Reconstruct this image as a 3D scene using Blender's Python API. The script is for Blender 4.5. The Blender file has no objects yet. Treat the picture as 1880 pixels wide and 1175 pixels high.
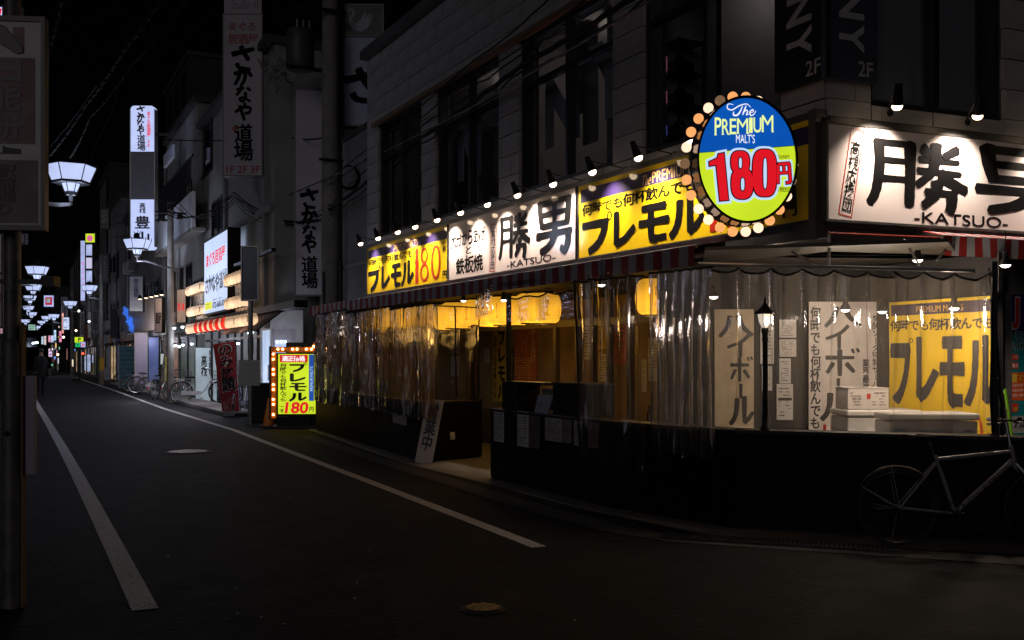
import bpy, bmesh, math, random
from mathutils import Vector, Matrix, noise
PI = math.pi
C = bpy.context.scene.collection
SC = bpy.context.scene
# ------------------------------------------------------------------ camera, world, added fill sun, exposure
YAW = math.radians(-26.5)
EYE = 1.5
FPX = 1829.0
cam_d = bpy.data.cameras.new('camera'); cam = bpy.data.objects.new('camera', cam_d); C.objects.link(cam)
cam.location = (0, 0, EYE); cam.rotation_euler = (PI/2, 0, YAW)
cam_d.lens = 35.02; cam_d.sensor_width = 36; cam_d.shift_y = 69.5/1880; cam_d.clip_end = 900; cam_d.clip_start = 0.05
SC.camera = cam
w = bpy.data.worlds.new('World'); SC.world = w; w.use_nodes = True
nt = w.node_tree; bg = nt.nodes['Background']
sky = nt.nodes.new('ShaderNodeTexSky'); sky.sky_type = 'NISHITA'; sky.sun_disc = False
sky.sun_elevation = math.radians(35); sky.sun_rotation = math.radians(200)
nt.links.new(sky.outputs[0], bg.inputs[0]); bg.inputs[1].default_value = 0.00006
sun_d = bpy.data.lights.new('fill_sun', 'SUN'); sun_d.energy = 0.105; sun_d.angle = math.radians(25); sun_d.color = (1.0, .92, .96)  # low broad sun added behind the camera to lift the dark facades
sun = bpy.data.objects.new('fill_sun', sun_d); C.objects.link(sun)
sun.rotation_euler = Vector((0.62, 0.66, -0.22)).to_track_quat('-Z', 'Y').to_euler()
SC.view_settings.view_transform = 'Standard'; SC.view_settings.look = 'None'
SC.view_settings.exposure = 0; SC.view_settings.gamma = 1; SC.view_settings.use_curve_mapping = False
SC.render.engine = 'CYCLES'
SC.cycles.use_denoising = True
SC.cycles.max_bounces = 10; SC.cycles.transparent_max_bounces = 24; SC.cycles.diffuse_bounces = 3; SC.cycles.glossy_bounces = 3
SC.cycles.sample_clamp_indirect = 3
SC.cycles.caustics_reflective = False; SC.cycles.caustics_refractive = False

# ------------------------------------------------------------------ places: world x = across the street, y = along it
FWD = Vector((math.sin(-YAW), math.cos(YAW), 0)); RGT = Vector((math.cos(YAW), math.sin(YAW), 0))
def cw(px, py, d):
    return Vector((0, 0, EYE)) + FWD*d + RGT*((px-940)/FPX*d) + Vector((0, 0, (657-py)/FPX*d))
def gd(px, py, z=0):
    return cw(px, py, (EYE-z)*FPX/(py-657))
def camxy(X, Y):
    p = FWD*Y + RGT*X
    return Vector((p.x, p.y))
class Fr:
    """A vertical plane: u runs to the right as one faces it, v into it, z up."""
    def __init__(s, o, ang):
        s.o = Vector((o[0], o[1])); s.a = ang
        s.e = Vector((math.cos(ang), math.sin(ang))); s.i = Vector((-math.sin(ang), math.cos(ang)))
    def at(s, px, py, v=0):
        d = FWD + RGT*((px-940)/FPX) + Vector((0, 0, (657-py)/FPX))
        d2 = Vector((d.x, d.y)); t = (v + s.o.dot(s.i))/d2.dot(s.i)
        p = d2*t - s.o
        return p.dot(s.e), EYE + t*(657-py)/FPX
    def u(s, px, v=0): return s.at(px, 500, v)[0]
    def z(s, px, py, v=0): return s.at(px, py, v)[1]
    def w(s, u, v, z=0):
        p = s.o + s.e*u + s.i*v
        return Vector((p.x, p.y, z))
def fr2(p, q): # plane through p and q, p on the left as one faces it
    d = Vector(q)-Vector(p)
    return Fr(p, math.atan2(d.y, d.x)), d.length

# ------------------------------------------------------------------ materials
MATS = {}
def mat(name, col, rough=.6, metal=0, var=.12, scale=6, bump=0, emit=0, ecol=None, coat=0, spec=.5, evar=0, detail=6, stretch=None):
    if name in MATS: return MATS[name]
    m = bpy.data.materials.new(name); m.use_nodes = True; N = m.node_tree.nodes; L = m.node_tree.links
    b = N['Principled BSDF']
    b.inputs['Base Color'].default_value = (*col, 1); b.inputs['Roughness'].default_value = rough
    b.inputs['Metallic'].default_value = metal; b.inputs['Coat Weight'].default_value = coat; b.inputs['Coat Roughness'].default_value = .06
    b.inputs['Specular IOR Level'].default_value = spec
    tc = N.new('ShaderNodeTexCoord'); src = tc.outputs['Object']
    if stretch:
        mp = N.new('ShaderNodeMapping'); mp.inputs['Scale'].default_value = stretch; L.new(src, mp.inputs[0]); src = mp.outputs[0]
    nz = N.new('ShaderNodeTexNoise'); nz.inputs['Scale'].default_value = scale; nz.inputs['Detail'].default_value = detail
    L.new(src, nz.inputs['Vector'])
    if var:
        mx = N.new('ShaderNodeMix'); mx.data_type = 'RGBA'
        mx.inputs[6].default_value = (*[c*(1-var) for c in col], 1); mx.inputs[7].default_value = (*[min(1, c*(1+var)) for c in col], 1)
        mr = N.new('ShaderNodeMapRange'); mr.inputs[1].default_value = .3; mr.inputs[2].default_value = .7
        L.new(nz.outputs[0], mr.inputs[0]); L.new(mr.outputs[0], mx.inputs[0]); L.new(mx.outputs[2], b.inputs['Base Color'])
        rr = N.new('ShaderNodeMapRange'); rr.inputs[3].default_value = max(0, rough-.12); rr.inputs[4].default_value = min(1, rough+.12)
        L.new(nz.outputs[0], rr.inputs[0]); L.new(rr.outputs[0], b.inputs['Roughness'])
    if bump:
        bp = N.new('ShaderNodeBump'); bp.inputs['Strength'].default_value = bump; bp.inputs['Distance'].default_value = .01
        n2 = N.new('ShaderNodeTexNoise'); n2.inputs['Scale'].default_value = scale*7; n2.inputs['Detail'].default_value = 4
        L.new(src, n2.inputs['Vector']); L.new(n2.outputs[0], bp.inputs['Height']); L.new(bp.outputs[0], b.inputs['Normal'])
    if emit:
        b.inputs['Emission Color'].default_value = (*(ecol or col), 1); b.inputs['Emission Strength'].default_value = emit
        if evar:
            n3 = N.new('ShaderNodeTexNoise'); n3.inputs['Scale'].default_value = 2.2; n3.inputs['Detail'].default_value = 1
            L.new(src, n3.inputs['Vector'])
            e = N.new('ShaderNodeMapRange'); e.inputs[1].default_value = .3; e.inputs[2].default_value = .7
            e.inputs[3].default_value = emit*(1-evar); e.inputs[4].default_value = emit*(1+evar)
            L.new(n3.outputs[0], e.inputs[0]); L.new(e.outputs[0], b.inputs['Emission Strength'])
    MATS[name] = m
    return m
def mix_shader_mat(name, build):
    m = bpy.data.materials.new(name); m.use_nodes = True; N = m.node_tree.nodes; L = m.node_tree.links
    N.clear(); out = N.new('ShaderNodeOutputMaterial'); build(N, L, out); MATS[name] = m
    return m
def _pvc(milk, gloss, rough, bumps=.35, yel=(.93, .92, .90)):
    def f(N, L, out):
        tc = N.new('ShaderNodeTexCoord'); mp = N.new('ShaderNodeMapping'); mp.inputs['Scale'].default_value = (13, 13, .7)
        nz = N.new('ShaderNodeTexNoise'); nz.inputs['Scale'].default_value = 2.5; nz.inputs['Detail'].default_value = 5
        bp = N.new('ShaderNodeBump'); bp.inputs['Strength'].default_value = bumps; bp.inputs['Distance'].default_value = .02
        L.new(tc.outputs['Object'], mp.inputs[0]); L.new(mp.outputs[0], nz.inputs['Vector']); L.new(nz.outputs[0], bp.inputs['Height'])
        tr = N.new('ShaderNodeBsdfTransparent'); tr.inputs[0].default_value = (*yel, 1)
        gl = N.new('ShaderNodeBsdfGlossy'); gl.inputs['Roughness'].default_value = rough; gl.inputs['Color'].default_value = (.9, .9, 1, 1); L.new(bp.outputs[0], gl.inputs['Normal'])
        df = N.new('ShaderNodeBsdfTranslucent'); df.inputs[0].default_value = (.82, .70, .54, 1)
        geo = N.new('ShaderNodeNewGeometry'); dt = N.new('ShaderNodeVectorMath'); dt.operation = 'DOT_PRODUCT'; L.new(bp.outputs[0], dt.inputs[0]); L.new(geo.outputs['Incoming'], dt.inputs[1])
        ab = N.new('ShaderNodeMath'); ab.operation = 'ABSOLUTE'; L.new(dt.outputs['Value'], ab.inputs[0])
        iv = N.new('ShaderNodeMath'); iv.operation = 'SUBTRACT'; iv.use_clamp = True; iv.inputs[0].default_value = 1; L.new(ab.outputs[0], iv.inputs[1])
        fr = N.new('ShaderNodeMath'); fr.operation = 'POWER'; fr.inputs[1].default_value = 4; L.new(iv.outputs[0], fr.inputs[0])
        mu = N.new('ShaderNodeMath'); mu.operation = 'MULTIPLY_ADD'; mu.inputs[1].default_value = gloss; mu.inputs[2].default_value = .045*gloss; mu.use_clamp = True
        L.new(fr.outputs[0], mu.inputs[0])
        m1 = N.new('ShaderNodeMixShader'); m1.inputs[0].default_value = milk; L.new(tr.outputs[0], m1.inputs[1]); L.new(df.outputs[0], m1.inputs[2])
        m2 = N.new('ShaderNodeMixShader'); L.new(mu.outputs[0], m2.inputs[0]); L.new(m1.outputs[0], m2.inputs[1]); L.new(gl.outputs[0], m2.inputs[2])
        L.new(m2.outputs[0], out.inputs[0])
    return f
PVC = mix_shader_mat('clear pvc', _pvc(.02, 1.9, .08, .5))
PVC_MILKY = mix_shader_mat('hazy pvc', _pvc(.048, 1.6, .13, .4))
PVC_STRIP = mix_shader_mat('creased pvc', _pvc(.05, 3.6, .08, .8))
GLASS = mix_shader_mat('window glass', _pvc(.0, 1.0, .02, .015, (.80, .82, .85)))

ASPH = mat('asphalt', (.03, .03, .03), .80, spec=.12, var=.3, scale=3, bump=.9, detail=10)
def _asph():
    m = ASPH; N = m.node_tree.nodes; L = m.node_tree.links; b = N['Principled BSDF']
    tc = N.new('ShaderNodeTexCoord'); n1 = N.new('ShaderNodeTexNoise'); n1.inputs['Scale'].default_value = .35; n1.inputs['Detail'].default_value = 5
    n2 = N.new('ShaderNodeTexVoronoi'); n2.inputs['Scale'].default_value = 90
    L.new(tc.outputs['Object'], n1.inputs['Vector']); L.new(tc.outputs['Object'], n2.inputs['Vector'])
    r = N.new('ShaderNodeValToRGB'); r.color_ramp.elements[0].position = .3; r.color_ramp.elements[0].color = (.0065, .0062, .0065, 1)
    r.color_ramp.elements[1].position = .75; r.color_ramp.elements[1].color = (.019, .0184, .019, 1); L.new(n1.outputs[0], r.inputs[0])
    mx = N.new('ShaderNodeMix'); mx.data_type = 'RGBA'; mx.blend_type = 'MULTIPLY'; mx.inputs[0].default_value = .6
    L.new(r.outputs[0], mx.inputs[6]); L.new(n2.outputs['Color'], mx.inputs[7])
    bw = N.new('ShaderNodeMix'); bw.data_type = 'RGBA'; bw.inputs[0].default_value = .35; L.new(r.outputs[0], bw.inputs[6]); L.new(mx.outputs[2], bw.inputs[7])
    # mended patches and hairline cracks
    vc = N.new('ShaderNodeTexVoronoi'); vc.feature = 'DISTANCE_TO_EDGE'; vc.inputs['Scale'].default_value = .55; wp = N.new('ShaderNodeTexNoise'); wp.inputs['Scale'].default_value = 1.3; wp.inputs['Detail'].default_value = 8
    wm = N.new('ShaderNodeMix'); wm.data_type = 'RGBA'; wm.inputs[0].default_value = .35; L.new(tc.outputs['Object'], wp.inputs['Vector']); L.new(tc.outputs['Object'], wm.inputs[6]); L.new(wp.outputs['Color'], wm.inputs[7]); L.new(wm.outputs[2], vc.inputs['Vector'])
    cr = N.new('ShaderNodeMapRange'); cr.inputs[1].default_value = 0; cr.inputs[2].default_value = .012; cr.inputs[3].default_value = .45; cr.inputs[4].default_value = 1; L.new(vc.outputs['Distance'], cr.inputs[0])
    bk = N.new('ShaderNodeTexBrick'); bk.inputs['Scale'].default_value = .11; bk.inputs['Color1'].default_value = (1, 1, 1, 1); bk.inputs['Color2'].default_value = (.72, .72, .74, 1); bk.inputs['Mortar'].default_value = (.6, .6, .6, 1); bk.inputs['Mortar Size'].default_value = .003; L.new(wm.outputs[2], bk.inputs['Vector'])
    pm = N.new('ShaderNodeMix'); pm.data_type = 'RGBA'; pm.blend_type = 'MULTIPLY'; pm.inputs[0].default_value = 1; L.new(bw.outputs[2], pm.inputs[6]); L.new(bk.outputs['Color'], pm.inputs[7])
    cm = N.new('ShaderNodeMix'); cm.data_type = 'RGBA'; cm.blend_type = 'MULTIPLY'; cm.inputs[0].default_value = 1; L.new(pm.outputs[2], cm.inputs[6]); L.new(cr.outputs[0], cm.inputs[7]); bw = cm
    hs = N.new('ShaderNodeHueSaturation'); hs.inputs['Saturation'].default_value = .25; L.new(bw.outputs[2], hs.inputs['Color'])
    L.new(hs.outputs[0], b.inputs['Base Color'])
_asph()
CONC = mat('concrete', (.20, .19, .175), .85, var=.25, scale=2.5, bump=.5)
CONC_D = mat('drain concrete', (.03, .028, .026), .85, var=.35, scale=4, bump=.5)
def _paint():
    m = mat('road paint', (.62, .60, .60), .7, var=.15, scale=5, bump=.3); N = m.node_tree.nodes; L = m.node_tree.links; b = N['Principled BSDF']
    tc = N.new('ShaderNodeTexCoord'); n = N.new('ShaderNodeTexNoise'); n.inputs['Scale'].default_value = 22; n.inputs['Detail'].default_value = 8
    L.new(tc.outputs['Object'], n.inputs['Vector'])
    r = N.new('ShaderNodeValToRGB'); r.color_ramp.elements[0].position = .30; r.color_ramp.elements[0].color = (.12, .12, .12, 1)
    r.color_ramp.elements[1].position = .44; r.color_ramp.elements[1].color = (.62, .60, .60, 1); L.new(n.outputs[0], r.inputs[0]); L.new(r.outputs[0], b.inputs['Base Color'])
    return m
PAINT = _paint()
TILE = mat('stone tile', (.36, .34, .335), .42, var=.30, scale=1.3, bump=.12, stretch=(1, 1, 3.2))
WALLC = mat('tile backing', (.08, .077, .075), .9)
BLACK = mat('black paint', (.008, .0075, .0075), .5, spec=.2, var=.3, scale=9, bump=.1)
BLACKW = mat('black stained wood', (.0045, .0042, .0042), .6, spec=.12, var=.4, scale=4, bump=.25, stretch=(1, 1, .15))
CAP = mat('counter edge', (.02, .016, .013), .5, spec=.3, var=.3, bump=.15)
METAL_D = mat('dark metal', (.03, .03, .032), .45, .6, var=.3)
METAL = mat('galvanised metal', (.38, .38, .39), .42, .8, var=.2, scale=8)
CHROME = mat('chrome', (.6, .6, .62), .2, 1, var=.1)
WHITEP = mat('white board face', (.80, .71, .68), .5, coat=.8, spec=.15, var=.03, scale=1.2)
YELP = mat('yellow board face', (.88, .62, .008), .5, coat=.8, spec=.15, var=.04, scale=1.2)
NAVY = mat('navy print', (.035, .022, .09), .5, coat=.8, spec=.15, var=.05)
INK = mat('black brush ink', (.008, .0075, .008), .45, coat=.15, var=.1, spec=.12)
INKM = mat('matte black ink', (.008, .008, .008), .9, spec=.05)
INK_GR = mat('grey black ink', (.03, .028, .03), .5)
REDINK = mat('red print', (.55, .03, .012), .3, coat=.6, var=.05)
GOLD = mat('gold print', (.75, .45, .10), .35, coat=.5)
FRAME_GR = mat('sign frame steel', (.10, .095, .09), .45, .5, var=.25)
WIN_FR = mat('window frame', (.018, .018, .020), .4, .3)
RUBBER = mat('rubber', (.028, .028, .028), .7)
CABLE = mat('black cable', (.014, .0135, .014), .8, spec=.1)
CABLE_Y = mat('cable with sheath', (.045, .045, .025), .8, spec=.1)
GREYW = mat('grey render', (.33, .32, .30), .8, var=.14, scale=1.2, bump=.25)
GREYW2 = mat('weathered render', (.24, .235, .235), .85, var=.25, scale=.9, bump=.3)
DARKW = mat('dark wall', (.07, .068, .07), .8, var=.3, scale=1.0, bump=.2)
BEIGE = mat('beige panel', (.42, .40, .33), .6, var=.1)
POLEC = mat('concrete pole', (.22, .20, .18), .8, var=.25, scale=3, bump=.3)
POLEM = mat('painted steel pole', (.15, .14, .15), .5, .3, var=.35, scale=7, bump=.3)
CREAM = mat('cream board', (.62, .56, .46), .6, var=.1, scale=2)
PAPER = mat('printed paper', (.60, .57, .54), .6, var=.06)
PAPER_Y = mat('yellow paper', (.62, .42, .05), .6, var=.08)
PAPER_R = mat('red brown poster', (.40, .10, .03), .5, var=.5, scale=14)
PRINT = mat('small print', (.09, .08, .085), .6)
WOODI = mat('interior wood', (.06, .042, .025), .5, var=.3, scale=3, bump=.2, stretch=(1, 1, .1))
INWALL = mat('interior wall', (.030, .028, .027), .7, var=.2, scale=2, bump=.1)
FLOORI = mat('terrace slab', (.17, .15, .125), .7, var=.2, scale=2, bump=.2)
DARKGLASS = mat('unlit window glass', (.010, .011, .014), .06, var=0, spec=.8)

def emi(name, col, s, evar=0):
    return mat(name, tuple(c*.5 for c in col), .5, emit=s, ecol=col, var=0, evar=evar)
E_LAMP = emi('lamp glass white', (.52, .60, .92), .98, .10)
E_WARM = emi('warm bulb', (1.0, .74, .48), 9)
E_SIGNW = emi('lit white acrylic', (.52, .60, .96), .95, .06)
E_SIGNW_FAR = emi('lit white acrylic far', (.50, .58, .95), .8, .2)
E_WALLW = emi('bulb white', (1.0, .9, .8), 7)

# ------------------------------------------------------------------ mesh building
class MB:
    def __init__(s): s.v = []; s.f = []; s.sm = False
    def add(s, vs, fs):
        o = len(s.v); s.v += [tuple(v) for v in vs]; s.f += [tuple(i+o for i in f) for f in fs]; return s
    def box(s, x0, x1, y0, y1, z0, z1):
        return s.add([(x0,y0,z0),(x1,y0,z0),(x1,y1,z0),(x0,y1,z0),(x0,y0,z1),(x1,y0,z1),(x1,y1,z1),(x0,y1,z1)],
                     [(3,2,1,0),(4,5,6,7),(0,1,5,4),(1,2,6,5),(2,3,7,6),(3,0,4,7)])
    def cyl(s, p, q, r0, r1=None, n=10, cap=True):
        r1 = r0 if r1 is None else r1; p = Vector(p); q = Vector(q); d = q-p
        if d.length < 1e-6: return s
        m = d.to_track_quat('Z', 'Y').to_matrix(); vs = []
        for c, r in ((p, r0), (q, r1)):
            for k in range(n):
                a = 2*PI*k/n; vs.append(c + m @ Vector((math.cos(a)*r, math.sin(a)*r, 0)))
        fs = [(k, (k+1) % n, n+(k+1) % n, n+k) for k in range(n)]
        if cap: fs += [tuple(range(n))[::-1], tuple(range(n, 2*n))]
        return s.add(vs, fs)
    def tube(s, pts, r, n=6, closed=False):
        pts = [Vector(p) for p in pts]; m = len(pts); vs = []; up = None
        for i, p in enumerate(pts):
            a = pts[(i-1) % m] if (closed or i) else p; b = pts[(i+1) % m] if (closed or i < m-1) else p
            t = (b-a).normalized()
            if up is None: up = t.orthogonal().normalized()
            up = (up - t*up.dot(t)).normalized(); sd = t.cross(up)
            rr = r[i] if isinstance(r, (list, tuple)) else r
            for k in range(n):
                c = 2*PI*k/n; vs.append(p + up*math.cos(c)*rr + sd*math.sin(c)*rr)
        fs = []
        for i in range(m if closed else m-1):
            j = (i+1) % m
            for k in range(n): fs.append((i*n+k, i*n+(k+1) % n, j*n+(k+1) % n, j*n+k))
        if not closed: fs += [tuple(range(n))[::-1], tuple((m-1)*n+k for k in range(n))]
        return s.add(vs, fs)
    def lathe(s, prof, n=16, c=(0,0,0), sx=1, sy=1, M=None):
        vs = []
        for r, z in prof:
            for k in range(n):
                a = 2*PI*k/n; v = Vector((math.cos(a)*r*sx, math.sin(a)*r*sy, z))
                if M: v = M @ v
                vs.append(v + Vector(c))
        fs = []
        for i in range(len(prof)-1):
            for k in range(n): fs.append((i*n+k, i*n+(k+1) % n, (i+1)*n+(k+1) % n, (i+1)*n+k))
        fs += [tuple(range(n))[::-1], tuple((len(prof)-1)*n+k for k in range(n))]
        return s.add(vs, fs)
    def sphere(s, c, r, n=12, m=8, sz=1):
        prof = [(max(1e-4, r*math.sin(PI*i/m)), -r*sz*math.cos(PI*i/m)) for i in range(m+1)]
        return s.lathe(prof, n, c)
    def prism(s, poly, y0, y1): # poly in x,z ; extruded in y
        n = len(poly); vs = [(x, y0, z) for x, z in poly] + [(x, y1, z) for x, z in poly]
        return s.add(vs, [tuple(range(n))[::-1], tuple(range(n, 2*n))] + [(k, (k+1) % n, n+(k+1) % n, n+k) for k in range(n)])
    def flat(s, poly, y): return s.add([(x, y, z) for x, z in poly], [tuple(range(len(poly)))])
    def grid(s, fn, nx, nz):
        vs = [fn(i/nx, j/nz) for j in range(nz+1) for i in range(nx+1)]
        return s.add(vs, [(j*(nx+1)+i, j*(nx+1)+i+1, (j+1)*(nx+1)+i+1, (j+1)*(nx+1)+i) for j in range(nz) for i in range(nx)])
    def mesh(s, name, m, smooth=False, fix=True):
        me = bpy.data.meshes.new(name); me.from_pydata(s.v, [], s.f)
        if m: me.materials.append(m)
        if fix:
            b = bmesh.new(); b.from_mesh(me); bmesh.ops.recalc_face_normals(b, faces=b.faces); b.to_mesh(me); b.free()
        if smooth:
            for p in me.polygons: p.use_smooth = True
            try: me.set_sharp_from_angle(angle=math.radians(40))
            except Exception: pass
        me.update(); return me
    def build(s, name, m, parent=None, smooth=False, loc=None, rz=None, bevel=0, fix=True):
        o = bpy.data.objects.new(name, s.mesh(name, m, smooth, fix)); C.objects.link(o)
        if parent: o.parent = parent
        if loc is not None: o.location = loc
        if rz is not None: o.rotation_euler.z = rz
        if bevel:
            b = o.modifiers.new('b', 'BEVEL'); b.width = bevel; b.segments = 2; b.limit_method = 'ANGLE'
        return o
def tag(o, label=None, cat=None, group=None, kind=None):
    if label: o['label'] = label
    if cat: o['category'] = cat
    if group: o['group'] = group
    if kind: o['kind'] = kind
    return o
def thing(name, label, cat, loc=(0,0,0), rz=0, group=None):
    o = bpy.data.objects.new(name, None); C.objects.link(o); o.empty_display_size = .1
    o.location = loc; o.rotation_euler = (0, 0, rz)
    return tag(o, label, cat, group)
def kids(o): return [c for c in KID.get(o.name, ())]
KID = {}
def copy_tree(o, parent=None):
    c = o.copy(); C.objects.link(c)
    if parent: c.parent = parent
    for ch in list(o.children): copy_tree(ch, c)
    return c
def dup(o, loc, rz, label=None, group=None, scale=None):
    c = copy_tree(o); c.location = loc; c.rotation_euler = (0, 0, rz)
    if scale: c.scale = (scale,)*3
    if label: c['label'] = label
    if group: c['group'] = group
    return c
def light(name, kind, loc, power, col, radius=.05, parent=None, size=None, rot=None, spot=None, blend=.5):
    d = bpy.data.lights.new(name, kind); d.energy = power; d.color = col
    if kind in ('POINT', 'SPOT'): d.shadow_soft_size = radius
    if kind == 'SPOT': d.spot_size = spot or 1.6; d.spot_blend = blend
    o = bpy.data.objects.new(name, d); C.objects.link(o); o.location = loc
    if parent: o.parent = parent
    if rot: o.rotation_euler = rot
    return o

# ------------------------------------------------------------------ lettering
GC = {}
def glyph(ch, off):
    k = (ch, round(off, 4))
    if k in GC: return GC[k]
    cu = bpy.data.curves.new('t', 'FONT'); cu.body = ch; cu.size = 1; cu.offset = off; cu.resolution_u = 4
    if any(c in 'MW' for c in ch): cu.offset = 0
    cu.fill_mode = 'BOTH'
    o = bpy.data.objects.new('t', cu); C.objects.link(o)
    bpy.context.view_layer.update()
    me = bpy.data.meshes.new_from_object(o.evaluated_get(bpy.context.evaluated_depsgraph_get()))
    vs = [v.co.copy() for v in me.vertices]; fs = [tuple(p.vertices) for p in me.polygons]
    bpy.data.objects.remove(o); bpy.data.curves.remove(cu); bpy.data.meshes.remove(me)
    GC[k] = (vs, fs); return GC[k]
def is_cjk(c): return ord(c) > 0x2000
EM = None
def em():
    global EM
    if EM is None:
        v, _ = glyph('国', 0); x0 = min(p.x for p in v); x1 = max(p.x for p in v); y0 = min(p.y for p in v); y1 = max(p.y for p in v)
        EM = ((x1-x0)/.88, (x0+x1)/2, (y0+y1)/2)
    return EM
ROT = set('ー－—')
def layout(text, vert=False, off=0, jit=0, gap=0, seed=1, sizes=None):
    """Glyph outlines laid out in em units; returns verts (x,z) and faces."""
    rnd = random.Random(seed); E, cx, cy = em(); V = []; Fc = []; pos = 0
    if not vert and not any(is_cjk(c) for c in text):
        v, f = glyph(text, off); return [(p.x, p.y) for p in v], list(f)
    for i, ch in enumerate(text):
        sz = (sizes or {}).get(i, 1.0) if isinstance(sizes, dict) else 1.0
        if ch == ' ': pos += .5; continue
        v, f = glyph(ch, min(off, .05 if (0x3040 <= ord(ch) < 0x3100) else .010) if is_cjk(ch) else off)
        if not v: pos += .6; continue
        a = rnd.uniform(-jit, jit); dx = rnd.uniform(-jit, jit)*.25; dy = rnd.uniform(-jit, jit)*.3; sc = sz*(1+rnd.uniform(-jit, jit)*.6)
        if is_cjk(ch): mx, my = cx, cy; wd = 1.0
        else:
            mx = (min(p.x for p in v)+max(p.x for p in v))/2; my = (min(p.y for p in v)+max(p.y for p in v))/2; wd = (max(p.x for p in v)-min(p.x for p in v))/E+.12
        if vert and ch in ROT: a -= PI/2
        ca, sa = math.cos(a), math.sin(a); o = len(V)
        for p in v:
            x = (p.x-mx)/E*sc; y = (p.y-my)/E*sc
            X = x*ca-y*sa+dx; Y = x*sa+y*ca+dy
            V.append((X, Y-pos-.5) if vert else (X+pos+wd*.5, Y))
        Fc += [tuple(k+o for k in q) for q in f]
        if is_cjk(ch) and off >= .015 and not (0x3040 <= ord(ch) < 0x3100):   # kanji: brush weight by a second pass
            m_ = len(V)-o
            for s2, (ex, ey) in enumerate(((.036, 0), (.018, .028))):
                o2 = len(V)
                for q in V[o:o+m_]: V.append((q[0]+ex*sc, q[1]+ey*sc, s2+1))
                Fc += [tuple(k+o2 for k in q) for q in f]
        pos += (1.0+gap)*sz if vert else wd*sz+gap
    return V, Fc
def write(parent, text, box, m, y=-.004, vert=False, bold=0, jit=0, gap=0, seed=1, shear=0, rot=0, keep=False, name='lettering', sizes=None):
    V, Fc = layout(text, vert, bold, jit, gap, seed, sizes)
    if not V: return None
    x0 = min(p[0] for p in V); x1 = max(p[0] for p in V); z0 = min(p[1] for p in V); z1 = max(p[1] for p in V)
    bx0, bz0, bx1, bz1 = box; sx = (bx1-bx0)/(x1-x0+1e-9); sz = (bz1-bz0)/(z1-z0+1e-9)
    if keep: sx = sz = min(sx, sz)
    cxx, czz = (bx0+bx1)/2, (bz0+bz1)/2; ca, sa = math.cos(rot), math.sin(rot); mb = MB(); vs = []
    for p in V:
        x = (p[0]-(x0+x1)/2)*sx; z = (p[1]-(z0+z1)/2)*sz; x += shear*z
        vs.append((x*ca-z*sa+cxx, y - (.0006*p[2] if len(p) > 2 else 0), x*sa+z*ca+czz))
    mb.add(vs, Fc); return mb.build(name, m, parent, fix=False)
# brush characters, strokes in a unit box: [width, (x,z), (x,z) ...]
ST = {
 '勝': [[.085,(.10,.985),(.105,.60),(.07,.25),(.01,.07)], [.085,(.06,.945),(.44,.945)], [.095,(.40,.98),(.40,.50),(.39,.06)], [.07,(.12,.70),(.38,.70)], [.075,(.11,.44),(.38,.44)],
       [.10,(.52,.93),(.60,.82)], [.10,(.88,.94),(.74,.82)], [.09,(.66,1.0),(.655,.75),(.60,.55),(.47,.38)], [.08,(.49,.75),(.89,.745)], [.085,(.47,.585),(.91,.575)],
       [.13,(.70,.56),(.82,.44),(.97,.34)], [.09,(.55,.285),(.86,.28)], [.10,(.67,.45),(.655,.27),(.53,.08)], [.10,(.82,.29),(.82,.14),(.79,.0)]],
 '男': [[.11,(.10,1.0),(.12,.75),(.16,.50)], [.10,(.06,.95),(.94,.95)], [.12,(.89,.98),(.88,.75),(.84,.50)], [.09,(.15,.735),(.86,.735)], [.10,(.17,.52),(.84,.52)], [.10,(.51,.94),(.51,.53)],
       [.11,(.01,.36),(.97,.36)], [.13,(.53,.47),(.49,.30),(.35,.14),(.12,.05)], [.12,(.88,.36),(.86,.16),(.78,.02),(.68,.09)]],
 'プ': [[.17,(.0,.80),(.88,.80)], [.17,(.79,.80),(.72,.48),(.52,.20),(.22,.02)], ['o', .94, .95, .085]],
 'レ': [[.19,(.13,1.0),(.13,.10)], [.16,(.10,.10),(.50,.22),(.93,.50)]],
 'モ': [[.155,(.10,.91),(.90,.91)], [.155,(.0,.53),(1.0,.53)], [.18,(.42,.93),(.42,.24),(.50,.09),(.62,.07)], [.15,(.52,.08),(.92,.08)]],
 'ル': [[.16,(.30,.93),(.27,.50),(.17,.22),(.0,.03)], [.16,(.62,1.0),(.62,.10)], [.14,(.60,.08),(.80,.22),(.99,.45)]],
 'ハ': [[.15,(.34,.95),(.28,.50),(.06,.06)], [.16,(.56,.98),(.68,.50),(.96,.10)]],
 'イ': [[.15,(.90,.96),(.60,.66),(.05,.42)], [.16,(.55,.62),(.55,.02)]],
 'ボ': [[.14,(.04,.68),(.84,.68)], [.15,(.44,.96),(.44,.04)], [.13,(.26,.50),(.08,.14)], [.15,(.62,.48),(.84,.18)], [.09,(.78,.98),(.84,.84)], [.09,(.92,1.0),(.98,.88)]],
 'ー': [[.15,(.05,.5),(.95,.5)]],
 '|': [[.45,(.5,.97),(.5,.03)]],
 '1b': [[.9,(.5,1.0),(.5,.0)]],
 '8s': [['O', .5, .76, .36, .235, .13], ['O', .5, .27, .42, .265, .14]],
 '0s': [['O', .5, .5, .42, .49, .15]],
}
BOLD_K = {'さ': 1.45, 'か': 1.45, 'な': 1.45, 'や': 1.45, '勝': 1.22, '男': 1.25, 'プ': 1.3, 'レ': 1.3, 'モ': 1.25, 'ル': 1.3}
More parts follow.
